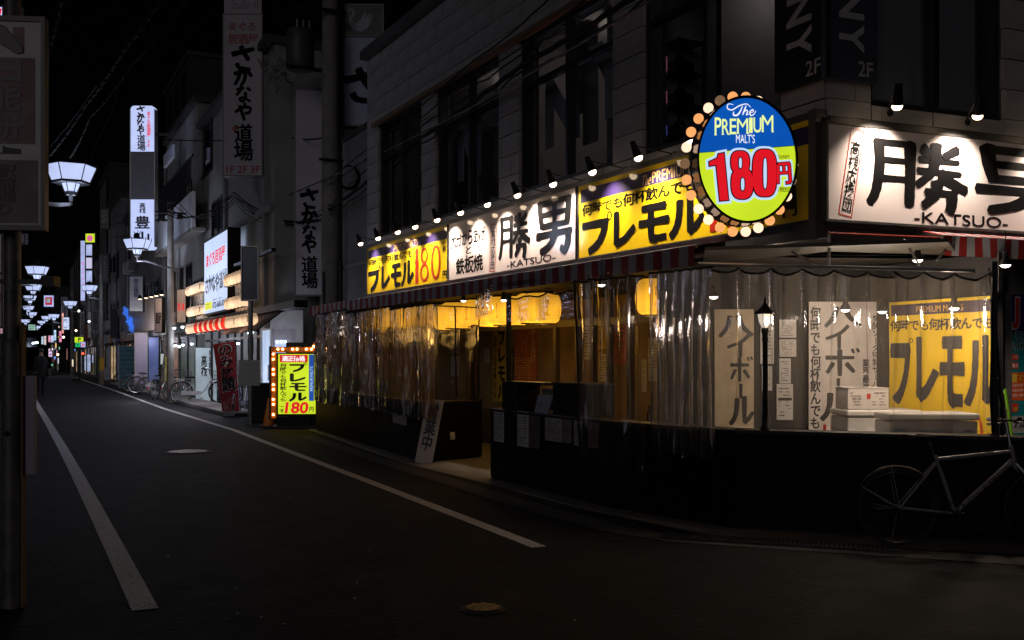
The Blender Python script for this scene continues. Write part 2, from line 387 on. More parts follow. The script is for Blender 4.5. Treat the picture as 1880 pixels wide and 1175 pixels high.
ST.update({
 'さ': [[.15,(.06,.66),(.5,.76),(.95,.88)], [.15,(.42,1.0),(.56,.72),(.74,.42)], [.13,(.26,.30),(.38,.12),(.80,.05)]],
 'か': [[.15,(.04,.66),(.46,.75),(.64,.64),(.58,.30),(.42,.05)], [.15,(.38,1.0),(.30,.5),(.08,.08)], [.15,(.76,.84),(.97,.52)]],
 'な': [[.13,(.08,.78),(.56,.88)], [.14,(.38,1.0),(.28,.7),(.08,.44)], [.13,(.72,.88),(.94,.72)], [.13,(.62,.62),(.62,.28),(.44,.08),(.28,.20),(.50,.30),(.92,.06)]],
 'や': [[.14,(.03,.48),(.5,.76),(.90,.70),(.82,.44),(.58,.42)], [.12,(.54,1.0),(.62,.82)], [.15,(.28,.86),(.42,.45),(.56,.0)]],
 'の': [[.17,(.58,.82),(.50,.40),(.24,.14),(.08,.40),(.30,.82),(.66,.90),(.92,.55),(.74,.14),(.52,.04)]],
 'み': [[.15,(.18,.86),(.50,.88),(.36,.50),(.16,.16),(.06,.34),(.34,.48),(.96,.26)], [.15,(.78,.62),(.72,.30),(.54,.02)]],
})
def ribbon(pts, wd, taper=.82, n=5):
    """smooth stroke outline in x,z"""
    P = [Vector(p) for p in pts]; Q = []
    if len(P) == 2: Q = [P[0].lerp(P[1], i/3) for i in range(4)]
    else:
        for i in range(len(P)-1):
            a = P[max(i-1, 0)]; b = P[i]; c = P[i+1]; d = P[min(i+2, len(P)-1)]
            for k in range(n):
                t = k/n; Q.append(.5*((2*b)+(c-a)*t+(2*a-5*b+4*c-d)*t*t+(3*b-a-3*c+d)*t**3))
        Q.append(P[-1])
    return Q
def brush(parent, chars, m, y=-.004, name='lettering', seed=3, taper=True, only=None):
    """chars: list of (key, (x0,z0,x1,z1)); one mesh, strokes a hair apart in depth so that none share a plane"""
    rnd = random.Random(seed); mb = MB(); k = 0
    for key, (x0, z0, x1, z1) in chars:
        W, H = x1-x0, z1-z0
        for st in ST[key]:
            k += 1; yy = y - .0006*(k % 9)
            if st[0] in ('o', 'O'):
                if st[0] == 'o': cx, cz, rx = st[1:]; rz = rx*W/H; w2 = .04*W; a = (cx, cz, rx, rz)
                else: cx, cz, rx, rz, ww = st[1:]; w2 = ww*W; a = (cx, cz, rx, rz)
                n = 28; vs = []
                for i in range(n):
                    t = 2*PI*i/n
                    for sgn in (0, 1):
                        vs.append((x0+W*a[0]+math.cos(t)*(a[2]*W-sgn*w2), yy, z0+H*a[1]+math.sin(t)*(a[3]*H-sgn*w2*.7)))
                mb.add(vs, [(2*i, 2*((i+1) % n), 2*((i+1) % n)+1, 2*i+1) for i in range(n)]); continue
            wd = st[0]*(BOLD_K.get(key, 1)); Q = [Vector((x0+p.x*W, z0+p.y*H)) for p in ribbon(st[1:], wd)]; n = len(Q); vs = []
            for i, q in enumerate(Q):
                t = (Q[min(i+1, n-1)]-Q[max(i-1, 0)]).normalized(); nr = Vector((-t.y, t.x))
                # stroke width follows the box it is squeezed into
                s = wd*.5*math.sqrt((nr.x*W)**2+(nr.y*H)**2)*(1+rnd.uniform(-.07, .07))
                if taper: s *= (1.04-.22*i/(n-1))
                vs += [(q.x+nr.x*s, yy, q.y+nr.y*s), (q.x-nr.x*s, yy, q.y-nr.y*s)]
            fs = [(2*i, 2*i+1, 2*i+3, 2*i+2) for i in range(n-1)]
            # slightly slanted brush ends
            t0 = (Q[1]-Q[0]).normalized(); t1 = (Q[-1]-Q[-2]).normalized()
            e0 = Q[0]-t0*wd*W*rnd.uniform(.05, .18); e1 = Q[-1]+t1*wd*W*rnd.uniform(.05, .2)
            vs += [(e0.x, yy, e0.y), (e1.x, yy, e1.y)]; fs += [(1, 0, 2*n), (2*n-2, 2*n-1, 2*n+1)]
            mb.add(vs, fs)
    return mb.build(name, m, parent, fix=False)
def lines(parent, box, m, rows, y=-.003, seed=1, name='print', fill=.8, cols=1):
    """fine print too small to read: rows of short bars"""
    rnd = random.Random(seed); x0, z0, x1, z1 = box; mb = MB(); dz = (z1-z0)/rows; cwid = (x1-x0)/cols
    for r in range(rows):
        for c in range(cols):
            x = x0+c*cwid; e = x0+(c+1)*cwid-cwid*.08
            zc = z0+dz*(r+.5)
            while x < e:
                l = min(rnd.uniform(.3, 1.6)*dz, e-x)
                if rnd.random() < fill:
                    h = dz*rnd.choice((.28, .28, .4)); mb.flat([(x, zc-h/2), (x+l*.85, zc-h/2), (x+l*.85, zc+h/2), (x, zc+h/2)], y)
                x += l
    if mb.f: return mb.build(name, m, parent, fix=False)
def rect(parent, box, m, y, name='panel', t=None):
    x0, z0, x1, z1 = box; mb = MB()
    if t: mb.box(x0, x1, y, y+t, z0, z1)
    else: mb.flat([(x0, z0), (x1, z0), (x1, z1), (x0, z1)], y)
    return mb.build(name, m, parent, fix=bool(t))
def frame_mb(W, H, b, y0, y1, mb=None):
    mb = mb or MB()
    mb.box(-b, W+b, y0, y1, -b, 0); mb.box(-b, W+b, y0, y1, H, H+b); mb.box(-b, 0, y0, y1, 0, H); mb.box(W, W+b, y0, y1, 0, H)
    return mb
def board(name, label, cat, loc, rz, W, H, face, frame=None, t=.08, b=.03, group=None, prox=.012):
    """a sign: Empty at its lower left corner, face plane at y=0 looking to -y, body behind it"""
    r = thing(name, label, cat, loc, rz, group)
    MB().box(0, W, 0, t, 0, H).build('panel', face, r)
    if frame: frame_mb(W, H, b, -prox, t+.004).build('frame', frame, r)
    return r
# ================================================================== THE SETTING
o = MB().add([(-300,-60,0),(300,-60,0),(300,500,0),(-300,500,0)], [(0,1,2,3)]).build('road', ASPH, fix=False); tag(o, kind='structure', label='dark asphalt of the narrow shopping street')
def strip(name, pts, wd, z, m, label):
    """a flat strip along ground points"""
    P = [Vector((p[0], p[1])) for p in pts]; vs = []
    for i, p in enumerate(P):
        t = (P[min(i+1, len(P)-1)]-P[max(i-1, 0)]).normalized(); n = Vector((-t.y, t.x))*wd/2
        vs += [(p.x+n.x, p.y+n.y, z), (p.x-n.x, p.y-n.y, z)]
    o = MB().add(vs, [(2*i, 2*i+1, 2*i+3, 2*i+2) for i in range(len(P)-1)]).build(name, m)
    for p in o.data.polygons:
        if p.normal.z < 0: o.data.flip_normals(); break
    return tag(o, kind='structure', label=label)
strip('road_marking', [(.66+.05*math.sin(s/9), s) for s in (6.28, 8, 11, 14, 18, 24, 30, 40, 55, 80, 120)], .15, .004, PAINT, 'white lane line along the left edge of the street')
strip('road_marking', [gd(990, 1005), gd(700, 893), gd(560, 840), gd(430, 790), gd(300, 750), gd(210, 717), gd(150, 697), gd(128, 689)], .13, .004, PAINT, 'white lane line along the shops on the right')
# corner building reference planes
K = camxy(2.78, 8.8)
FB = Fr(K, math.radians(-88.9))      # street front, u negative going up the street
FR = Fr(K, math.radians(-4.5))       # side street front
T0 = camxy(-4.06, 20.6); T1 = camxy(-1.24, 14.2); T1r = camxy(-.45, 15.0); A0 = camxy(-.27, 12.4); A1 = camxy(.91, 10.05); CC = camxy(1.95, 8.72); DD = camxy(4.55, 7.74)
# terrace slab
slab = [camxy(-4.3, 20.9), camxy(-1.5, 14.05), camxy(-.52, 12.3), camxy(.68, 9.9), camxy(1.7, 8.35), camxy(4.9, 7.2), camxy(9, 9), camxy(4, 22)]
MB().add([(p.x, p.y, .004) for p in slab], [tuple(range(len(slab)))]).build('pavement', FLOORI)
tag(bpy.data.objects['pavement'], kind='structure', label='pale paved floor of the corner terrace')
strip('gutter', [gd(560, 800), gd(700, 846), gd(850, 893), gd(1000, 938), gd(1130, 973), gd(1240, 990), gd(1480, 1006), gd(1900, 1033), gd(2300, 1062)], .30, .006, CONC_D, 'worn concrete gutter strip round the corner terrace')
# drain grating cut into the gutter by the side front: bars
g0, g1 = gd(1215, 986), gd(1640, 1012); gf, gl = fr2((g0.x, g0.y), (g1.x, g1.y))
mb = MB(); nb = int(gl/.035)
for i in range(nb): mb.box(i*gl/nb, i*gl/nb+.017, -.10, .10, .010, .020)
mb.box(0, gl, -.115, -.10, .008, .022); mb.box(0, gl, .10, .115, .008, .022)
mb.build('drain_grating', METAL_D, loc=(g0.x, g0.y, 0), rz=gf.a)
tag(bpy.data.objects['drain_grating'], 'long dark steel drain grating at the foot of the black counter wall', 'drain')
def manhole(px, py, r, label, m):
    t = thing('manhole_cover', label, 'manhole cover', gd(px, py) + Vector((0,0,.003)), YAW, None)
    MB().lathe([(r*1.28, 0), (r*1.28, .004)], 40).build('rim', CONC_D, t)
    MB().lathe([(r*1.0, .0045), (r*1.0, .008)], 40).build('ring', METAL_D, t)
    mb = MB().lathe([(r*.93, .0085), (r*.93, .011)], 40); mb.build('cover', m, t)
    mb = MB(); rnd = random.Random(4)
    for q in range(6):
        rr = r*(.14+q*.135); n = max(4, int(2*PI*rr/.055))
        for k in range(n):
            a = 2*PI*(k+.25*q)/n; mb.box(math.cos(a)*rr-.016, math.cos(a)*rr+.016, math.sin(a)*rr-.012, math.sin(a)*rr+.012, .012, .016)
    mb.build('tread', m, t)
IRON = mat('cast iron', (.30, .29, .28), .38, .75, var=.3, scale=14)
IRONB = mat('brass toned iron', (.22, .17, .09), .45, .7, var=.4, scale=14)
manhole(345, 830, .30, 'bright round manhole cover in the middle of the street', IRON)
manhole(887, 1119, .105, 'small patterned manhole cover in the near asphalt', IRONB)
# pavement kerb by the lantern shop
k0 = Vector((4.75, 25.5)); mb = MB().box(4.75, 5.6, 26.0, 60, 0, .12)
o = mb.build('kerb', CONC, bevel=.02); tag(o, kind='structure', label='raised concrete pavement in front of the lantern restaurant')
# litter specks on asphalt
rnd = random.Random(8); mb = MB()
for i in range(36):
    p = gd(rnd.uniform(180, 1500), rnd.uniform(740, 1150)); 
    if p.x > 5.0: continue
    a = rnd.uniform(0, PI); l = rnd.uniform(.006, .018); c, s_ = math.cos(a)*l, math.sin(a)*l
    mb.add([(p.x-c, p.y-s_, .005), (p.x+s_*.6, p.y-c*.6, .005), (p.x+c, p.y+s_, .009), (p.x-s_*.6, p.y+c*.6, .006)], [(0,1,2,3)])
o = mb.build('litter', CONC); tag(o, 'small pale scraps scattered on the asphalt', 'litter', kind='stuff')

# ================================================================== CORNER BUILDING
bld = thing('corner_building', 'two storey corner building clad in grey stone tiles above the yellow signs', 'building', (K.x, K.y, 0), 0)
def place(o, fr, u=0, v=0, z=0, parent=None):
    p = fr.w(u, v, z)
    if parent is not None:
        o.parent = parent; o.location = p-Vector(parent.location); o.rotation_euler.z = fr.a - parent.rotation_euler.z
    else: o.location = p; o.rotation_euler.z = fr.a
    return o
UL = FB.u(690); UEND = FB.u(676)
ZW0 = FB.z(860, 384); 
ZTOP = FB.z(675, 112)
wins = [(697, 775), (802, 918), (955, 1128), (1183, 1437)]
wu = [(FB.u(a), FB.u(b)) for a, b in wins]
zb = FB.z(918, 367); zt = FB.z(860, 132)
zs1 = FB.z(1060, 345)     # top of sign strip
zs0 = FB.z(1060, 478)
# core walls behind the tiles (street front)
D0 = .26
mb = MB(); edges = [UEND] + [x for ab in wu for x in ab] + [0]
for i in range(0, len(edges), 2): mb.box(edges[i], edges[i+1], .03, .30, zb, zt)
mb.box(UEND, 0, .03, .4, zs1-.25, zb); mb.box(UEND, 0, .03, .30, zt, ZTOP)
mb.box(UEND, 0, .03, .30, 2.55, zs1-.25)
place(mb.build('wall', WALLC), FB, parent=bld)
TILES = []
TM = {}
def lay_tiles(fr, u0, u1, z0, z1, off=0, th=.292, tw=.6):
    z = math.floor(z0/th)*th; r = round(z/th)
    while z < z1-.01:
        a, b = max(z, z0), min(z+th, z1); x = math.floor(u0/tw)*tw - (tw/2 if r % 2 else 0)
        while x < u1-.01:
            c, d = max(x, u0), min(x+tw, u1)
            if d-c > .03 and b-a > .03: TILES.append((fr, c, d, a, b))
            x += tw
        z += th; r += 1
for i in range(0, len(edges), 2): lay_tiles(FB, edges[i], edges[i+1] - (FB.u(1510)-FB.u(1437) if i == len(edges)-2 else 0)*0, zb, zt)
lay_tiles(FB, UEND, 0, zs1+.02, zb); lay_tiles(FB, UEND, 0, zt, ZTOP)
# side front
uw0, uw1 = FR.u(1597), FR.u(1840); zrb = FR.z(1838, 222); zrs1 = FR.z(1600, 226); UR = 5.2
mb = MB().box(0, uw0, .03, .3, zrs1-.2, ZTOP); mb.box(uw1, UR, .03, .3, zrs1-.2, ZTOP); mb.box(uw0, uw1, .03, .4, zrs1-.2, zrb); mb.box(uw0, uw1, .03, .3, zt+.7, ZTOP)
mb.box(0, UR, .03, .3, 2.5, zrs1-.2)
place(mb.build('wall', WALLC), FR, parent=bld)
lay_tiles(FR, .0, uw0, zrs1+.02, zt+.7); lay_tiles(FR, uw1, UR, zrs1+.02, zt+.7); lay_tiles(FR, uw0, uw1, zrs1+.02, zrb); lay_tiles(FR, 0, UR, zt+.7, ZTOP)
def tdist(t):
    p = t[0].w((t[1]+t[2])/2, 0, (t[3]+t[4])/2); return (p-Vector((0,0,1.5))).length
TILES.sort(key=tdist)
rnd = random.Random(2)
for t in TILES[:300]:
    fr, c, d, a, b = t; W, H = round(d-c-.007, 2), round(b-a-.007, 2)
    if (W, H) not in TM:
        TM[(W, H)] = MB().box(0, W, -.022, .026, 0, H).mesh('tile', TILE)
    o = bpy.data.objects.new('tile', TM[(W, H)]); C.objects.link(o)
    place(o, fr, c+.003, rnd.uniform(-.004, .003), a+.003, parent=bld)
if len(TILES) > 300:
    mb = MB()
    for fr, c, d, a, b in TILES[300:]:
        y = rnd.uniform(-.004, .003); q = [fr.w(c+.003, y-.022, a+.003), fr.w(d-.004, y-.022, a+.003), fr.w(d-.004, .026, a+.003), fr.w(c+.003, .026, a+.003)]
        vs = [(v.x-K.x, v.y-K.y, v.z) for v in q] + [(v.x-K.x, v.y-K.y, b-.004) for v in q]
        mb.add(vs, [(3,2,1,0),(4,5,6,7),(0,1,5,4),(1,2,6,5),(2,3,7,6),(3,0,4,7)])
    o = mb.build('tile', TILE, bld); tag(o, kind='stuff')
# cornice
mb = MB().box(UEND-.05, .06, -.16, .3, ZTOP, ZTOP+.16); place(mb.build('cornice', DARKW), FB, parent=bld)
mb = MB().box(-.15, UR, -.16, .3, ZTOP, ZTOP+.16); place(mb.build('cornice', DARKW), FR, parent=bld)
# brass light ledge below the cables, above the windows
mb = MB().box(FB.u(690), FB.u(1180), -.10, -.025, zt-.02, zt+.05); place(mb.build('ledge', mat('brown ledge', (.16, .10, .05), .6), ), FB, parent=bld)
# upper windows
def window(fr, u0, u1, z0, z1, muls, transoms, label=None):
    W, H = u1-u0, z1-z0; f = .06; mb = frame_mb(W-2*f, H-2*f, f, .02, .16)
    for x in muls: mb.box(x*W-f-.03, x*W-f+.03, .03, .15, 0, H-2*f)
    for z in transoms: mb.box(0, W-2*f, .035, .145, z*H-f-.03, z*H-f+.03)
    wi = place(mb.build('window', WIN_FR), fr, u0+f, .02, z0+f, parent=bld)
    if label: wi['label'] = label
    xs = [0] + list(muls) + [1]; zs = [0] + list(transoms) + [1]
    for i in range(len(xs)-1):
        for j in range(len(zs)-1):
            MB().box(xs[i]*W-f+.03, xs[i+1]*W-f-.03, .09, .096, zs[j]*H-f+.03, zs[j+1]*H-f-.03).build('pane', GLASS, wi)
    return wi
ROOMW = mat('upstairs room wall', (.50, .48, .46), .7, var=.08, scale=1)
for i, (a, b) in enumerate(wu):
    wi = window(FB, a, b, zb, zt, (.5,) if i < 3 else (.46,), (.70,))
wi = window(FR, uw0, uw1, zrb, zt+.7, (.52,), (.72,))
# shallow room behind the upstairs glass
mb = MB().box(UEND+.1, -.05, 2.2, 2.3, zb-.1, zt+.1)      # back wall
mb.box(UEND+.1, -.05, .3, 2.2, zt+.05, zt+.12); mb.box(UEND+.1, -.05, .3, 2.2, zb-.2, zb-.1)
for a, b in wu[1:3]: mb.box(b+.25, b+.33, .35, 2.2, zb-.1, zt+.05)
mb.box(-.25, -.17, .35, 2.2, zb-.1, zt+.05)
place(mb.build('upstairs_room', ROOMW), FB, parent=bld)
mb = MB().box(uw0-.1, uw1+.1, 2.2, 2.3, zrb-.1, zt+.8); mb.box(uw0-.1, uw1+.1, .3, 2.2, zt+.72, zt+.8)
place(mb.build('upstairs_room', mat('dim room wall', (.06, .06, .065), .8)), FR, parent=bld)
# curtains and big letters standing inside the upstairs windows
LETTER = mat('window letter', (.62, .60, .60), .6)
CURT = mat('grey curtain', (.26, .25, .25), .8, var=.2)
for i, s in ((1, 'NY'), (2, 'NY')):
    a, b = wu[i]; W = b-a
    e = bpy.data.objects.new('window_lettering', MB().box(.02, W-.02, .50, .505, .0, .012).mesh('sill', WIN_FR)); C.objects.link(e); place(e, FB, a, 0, zb+.06, parent=bld)
    write(e, 'N', (W*.06, .55, W*.45, 2.15*(zt-zb)/3.0), LETTER, y=.32, bold=.055)
    write(e, 'Y', (W*.54, .65, W*.98, 2.35*(zt-zb)/3.0), LETTER, y=.32, bold=.055)
rnd = random.Random(5)
for i in (0, 1, 2):
    a, b = wu[i]; W = b-a; mb = MB()
    for j in range(3):
        x = W*rnd.uniform(.05, .9); ww = rnd.uniform(.15, .4)
        mb.box(x, min(x+ww, W-.05), .55+.02*j, .56+.02*j, rnd.uniform(0, 1), rnd.uniform(1.4, 2.4))
    place(mb.build('blind', CURT), FB, a, 0, zb+.05, parent=bld)
# shelf with lamps seen in the near upstairs window
a, b = wu[3]
xs = FB.u(1212, .5); xe = FB.u(1247, .5); z0s = FB.z(1230, 262, .5); z1s = FB.z(1230, 75, .5)
sh = thing('shelf_rack', 'black metal shelf rack with dark boxes behind the upstairs window', 'shelf', FB.w(xs, .5, z0s), FB.a)
W = xe-xs; H = z1s-z0s; mb = MB()
for x in (0, W):
    for y in (0, .35): mb.box(x-.012, x+.012, y-.012, y+.012, 0, H)
for k in range(4): mb.box(-.01, W+.01, -.01, .36, .02+k*(H-.06)/3, .045+k*(H-.06)/3)
mb.build('rack_frame', METAL_D, sh)
for k in range(3):
    zz = .05+k*(H-.06)/3; MB().box(.02, W*.7, .04, .3, zz, zz+.16).sphere((W*.6, .12, zz+.14), .08).build('stored_box', BLACK, sh, smooth=False)
    MB().box(-.015+W*.3, W*.38, -.02, .0, zz+.05, zz+.16+.03*k).build('light_bar', emi('dim pink glow' if k else 'dim blue glow', (.8, .25, .3) if k else (.15, .2, .8), .18), sh)
lt = light('upstairs_fill', 'POINT', FB.w((wu[3][0]+wu[3][1])/2, 1.2, zt-.35), 9, (1, .82, .68), .1)  # added lamps without fixtures, so the room shows through the glass
light('upstairs_fill', 'POINT', FB.w((wu[2][0]+wu[2][1])/2, .9, zt-.35), 4, (1, .85, .75), .1)
light('upstairs_fill', 'POINT', FB.w((wu[1][0]+wu[1][1])/2, .9, zt-.35), 3, (1, .85, .75), .1)
# banners at the corner reading NY 2F
def banner(fr, u0, u1, m, tm, label):
    z0 = fr.z(1512, 148); z1 = ZTOP-.1; W = u1-u0; H = z1-z0
    r = board('corner_banner', label, 'banner', fr.w(u0, -.10, z0), fr.a, W, H, m, t=.07)
    write(r, '2F', (W*.62, .045, W*.90, .18), tm, y=-.004, bold=.01)
    # NY turned on its side, reading downwards
    for ch, z_lo, z_hi in (('Y', .25, .50), ('N', .54, .80)):
        v, f = glyph(ch, .03); x0 = min(p.x for p in v); x1 = max(p.x for p in v); y0 = min(p.y for p in v); y1 = max(p.y for p in v)
        MB().add([(W*.25+(p.y-y0)/(y1-y0)*W*.48, -.004, z_hi-(p.x-x0)/(x1-x0)*(z_hi-z_lo)) for p in v], f).build('lettering', tm, r, fix=False)
    return r
BT = mat('banner letters', (.50, .47, .46), .6)
banner(FB, FB.u(1437), .096, mat('black banner', (.008, .008, .009), .6), BT, 'black corner banner with NY 2F on the street front')
banner(FR, -.096, FR.u(1597), mat('slate banner', (.05, .062, .09), .6), BT, 'slate blue corner banner with NY 2F on the side front')
# steel fascia channel behind signs and the soffit
mb = MB().box(UEND, -.02, -.05, .03, zs0-.22, zs0); mb.box(UEND, -.02, -.05, .03, zs1, zs1+.06); mb.box(-.09, 0, -.13, .03, zs0-.2, zs1+.05)
place(mb.build('fascia', FRAME_GR), FB, parent=bld)
zr0 = FR.z(1520, 404)
mb = MB().box(.0, UR, -.05, .03, zr0-.06, zr0); mb.box(.0, UR, -.05, .03, zrs1-.06, zrs1+.01)
place(mb.build('fascia', FRAME_GR), FR, parent=bld)

# ---------------- sign boards of the street front
SV = -.06
def fsign(fr, p0, p1, ztop, zbot, face, label, inset=.012):
    u0, u1 = fr.u(p0, SV)+inset, fr.u(p1, SV)-inset
    r = board('sign_board', label, 'sign', fr.w(u0, SV, zbot), fr.a, u1-u0, ztop-zbot, face, FRAME_GR, t=.06, b=.014, prox=.01)
    return r, u1-u0, ztop-zbot
def box_of(fr, r_u0, zbot, p):  # pixel box on the board -> local box
    x0, y0, x1, y1 = p
    a = fr.at(x0, (y0+y1)/2, SV); b = fr.at(x1, (y0+y1)/2, SV)
    return a[0]-r_u0, b[0]-r_u0
ZA, ZB_ = zs1-.01, zs0+.01
# yellow one, far end
r, W, H = fsign(FB, 674, 822, ZA, ZB_, YELP, 'yellow beer price board at the far end of the sign row, with red 180')
rect(r, (.06, H*.76, W-.02, H*.93), NAVY, -.002, 'band')
write(r, "PREMIUM MALT'S", (W*.38, H*.77, W*.68, H*.91), GOLD, y=-.006, bold=.012)
write(r, '何時でも何杯飲んでも', (W*.02, H*.575, W*.61, H*.735), INKM, bold=.022, jit=.07, seed=5)
brush(r, [('プ', (W*.02, H*.05, W*.19, H*.52)), ('レ', (W*.21, H*.05, W*.33, H*.52)), ('モ', (W*.345, H*.05, W*.47, H*.52)), ('ル', (W*.48, H*.05, W*.62, H*.52))], INK, taper=False)
brush(r, [('1b', (W*.645, H*.05, W*.683, H*.70)), ('8s', (W*.695, H*.05, W*.81, H*.70)), ('0s', (W*.82, H*.05, W*.94, H*.70))], REDINK, taper=False)
write(r, '一杯', (W*.95, H*.52, W*.99, H*.70), INK, vert=True, bold=.02); write(r, '円', (W*.95, H*.05, W*.995, H*.19), INK, bold=.02)
# white KATSUO board in the middle
r, W, H = fsign(FB, 824, 1058, ZA, ZB_, WHITEP, 'white shop name board over the striped awning, between two yellow boards')
write(r, '大分からあげ', (W*.02, H*.54, W*.34, H*.82), INKM, bold=.026, jit=.08, seed=2)
write(r, 'と', (W*.165, H*.40, W*.215, H*.53), INKM, bold=.02)
write(r, '鉄板焼', (W*.07, H*.06, W*.32, H*.38), INKM, bold=.026, jit=.08, seed=4)
def slanted_plaque(r, cx, z0, z1, wd, rot=-.13, txt='高槻応援団'):
    h = z1-z0; zc = (z0+z1)/2
    ca, sa = math.cos(rot), math.sin(rot); P = lambda x, z: (cx+x*ca-z*sa, zc+x*sa+z*ca); mb = MB(); b = wd*.06
    for q in ([(-wd/2,-h/2),(wd/2,-h/2),(wd/2,-h/2+b),(-wd/2,-h/2+b)], [(-wd/2,h/2-b),(wd/2,h/2-b),(wd/2,h/2),(-wd/2,h/2)],
              [(-wd/2,-h/2+b),(-wd/2+b,-h/2+b),(-wd/2+b,h/2-b),(-wd/2,h/2-b)], [(wd/2-b,-h/2+b),(wd/2,-h/2+b),(wd/2,h/2-b),(wd/2-b,h/2-b)]):
        mb.flat([P(*c) for c in q], -.003)
    mb.build('plaque_outline', REDINK, r, fix=False)
    write(r, txt, (cx-wd*.36, zc-h*.45, cx+wd*.36, zc+h*.36), INK, vert=True, bold=.008, rot=rot)
slanted_plaque(r, W*.405, H*.02, H*.80, W*.05, rot=-.09)
brush(r, [('勝', (W*.455, H*.15, W*.70, H*.86)), ('男', (W*.74, H*.14, W*.985, H*.93))], INK, seed=6)
write(r, '-KATSUO-', (W*.52, H*.03, W*.87, H*.135), INK, bold=.008, jit=0)
# long yellow board to the corner
r, W, H = fsign(FB, 1062, 1494, ZA, ZB_, YELP, 'long yellow beer board behind the oval lit sign at the corner')
pu0 = FB.u(1062, SV)
bx = lambda p: (FB.u(p, SV)-pu0)
rect(r, (.04, H*.76, W-.02, H*.94), NAVY, -.002, 'band')
rect(r, (.0, H*.955, W, H*.998), YELP, -.006, 'edge')
write(r, 'The', (bx(1178), H*.77, bx(1195), H*.90), GOLD, y=-.006, shear=.3); write(r, "PREMIUM MALT'S", (bx(1197), H*.775, bx(1330), H*.92), GOLD, y=-.006, bold=.014)
write(r, '何時でも何杯飲んでも', (bx(1068), H*.565, bx(1275), H*.735), INKM, bold=.022, jit=.07, seed=9)
brush(r, [('プ', (bx(1069), H*.05, bx(1122), H*.52)), ('レ', (bx(1126), H*.05, bx(1168), H*.52)), ('モ', (bx(1173), H*.05, bx(1227), H*.52)), ('ル', (bx(1230), H*.05, bx(1290), H*.52))], INK, taper=False, seed=11)
brush(r, [('1b', (bx(1302), H*.05, bx(1316), H*.70)), ('8s', (bx(1322), H*.05, bx(1368), H*.70)), ('0s', (bx(1374), H*.05, bx(1420), H*.70))], REDINK, taper=False)
write(r, '円', (bx(1436), H*.06, bx(1462), H*.24), INK, bold=.02); write(r, '一杯', (bx(1436), H*.5, bx(1458), H*.72), INK, vert=True, bold=.02)
# big white board on the side front
zr1 = zrs1-.06
u0, u1 = FR.u(1520, SV), 3.05
r = board('sign_board', 'large white shop name board on the side street front, right of the oval sign', 'sign', FR.w(u0, SV, zr0), FR.a, u1-u0, zr1-zr0, WHITEP, FRAME_GR, t=.06, b=.022)
W, H = u1-u0, zr1-zr0; bx = lambda p: FR.u(p, SV)-u0
slanted_plaque(r, bx(1563), H*.035, H*.975, .150, rot=-.18)
brush(r, [('勝', (bx(1594), H*.15, bx(1779), H*.90)), ('男', (bx(1790), H*.18, bx(1990), H*.94))], INK, seed=6)
write(r, '-KATSUO-', (bx(1678), H*.02, bx(1850), H*.145), INK, bold=.008)

# ---------------- spot lamps over the signs
def spot_proto(label):
    r = thing('spot_lamp', label, 'spot lamp', (0,0,0), 0, 'spot lamps over the sign boards')
    MB().cyl((.24, .0, .0), (.12, -.14, .05), .008, n=6).cyl((.12, -.14, .05), (0, -.34, .10), .008, n=6).cyl((.24, .02, .0), (.24, -.02, .0), .03, n=8).build('arm', METAL_D, r)
    c = Vector((.0, -.37, .10)); d = Vector((.25, .33, -.9)).normalized()
    d = Vector((.18, .30, -.93)).normalized()
    MB().cyl(c-d*.05, c+d*.05, .030, .040, 12).cyl(c+d*.05, c+d*.13, .042, .052, 12).build('can', BLACK, r, smooth=True)
    M = d.to_track_quat('Z', 'Y').to_matrix()
    MB().lathe([(.045, 0), (.046, .022), (.034, .042), (.016, .05)], 12, c=c+d*.125, M=M).build('bulb', E_WARM, r, smooth=True)
    tgt = Vector((.05, .12, -.80)); 
    l = light('spot_lamp_light', 'SPOT', c+d*.19, 88, (1, .83, .68), .03, parent=r, rot=(tgt-(c+d*.19)).to_track_quat('-Z', 'Y').to_euler(), spot=math.radians(108), blend=1.0)
    return r
proto = None
spx = [(660, 'spot lamp on the grey wall just past the far yellow board'), (692, 'first spot lamp over the far yellow board'), (728, 'spot lamp above the left half of the far yellow board'), (760, 'spot lamp above the middle of the far yellow board'),
       (800, 'spot lamp above the red 180 of the far yellow board'), (843, 'spot lamp over the far end of the white name board'), (892, 'spot lamp above the slanted red plaque'), (947, 'spot lamp above the first brush character of the white board'),
       (1012, 'spot lamp above the second brush character of the white board'), (1084, 'spot lamp over the near yellow board beside the white board'), (1168, 'spot lamp over the middle of the near yellow board'), (1262, 'spot lamp half hidden behind the bulbs of the oval sign')]
for px, lab in spx:
    loc = FB.w(FB.u(px, -.36), -.02, zs1+.05)
    if proto is None: proto = spot_proto(lab); proto.location = loc; proto.rotation_euler = (0,0,FB.a)
    else: dup(proto, loc, FB.a, lab)
for px, lab in ((1645, 'spot lamp over the left part of the side front white board'), (1793, 'spot lamp over the second brush character of the side front board'), (1960, 'spot lamp over the right end of the side front board')):
    dup(proto, FR.w(FR.u(px, -.36), -.02, zrs1+.10), FR.a, lab)
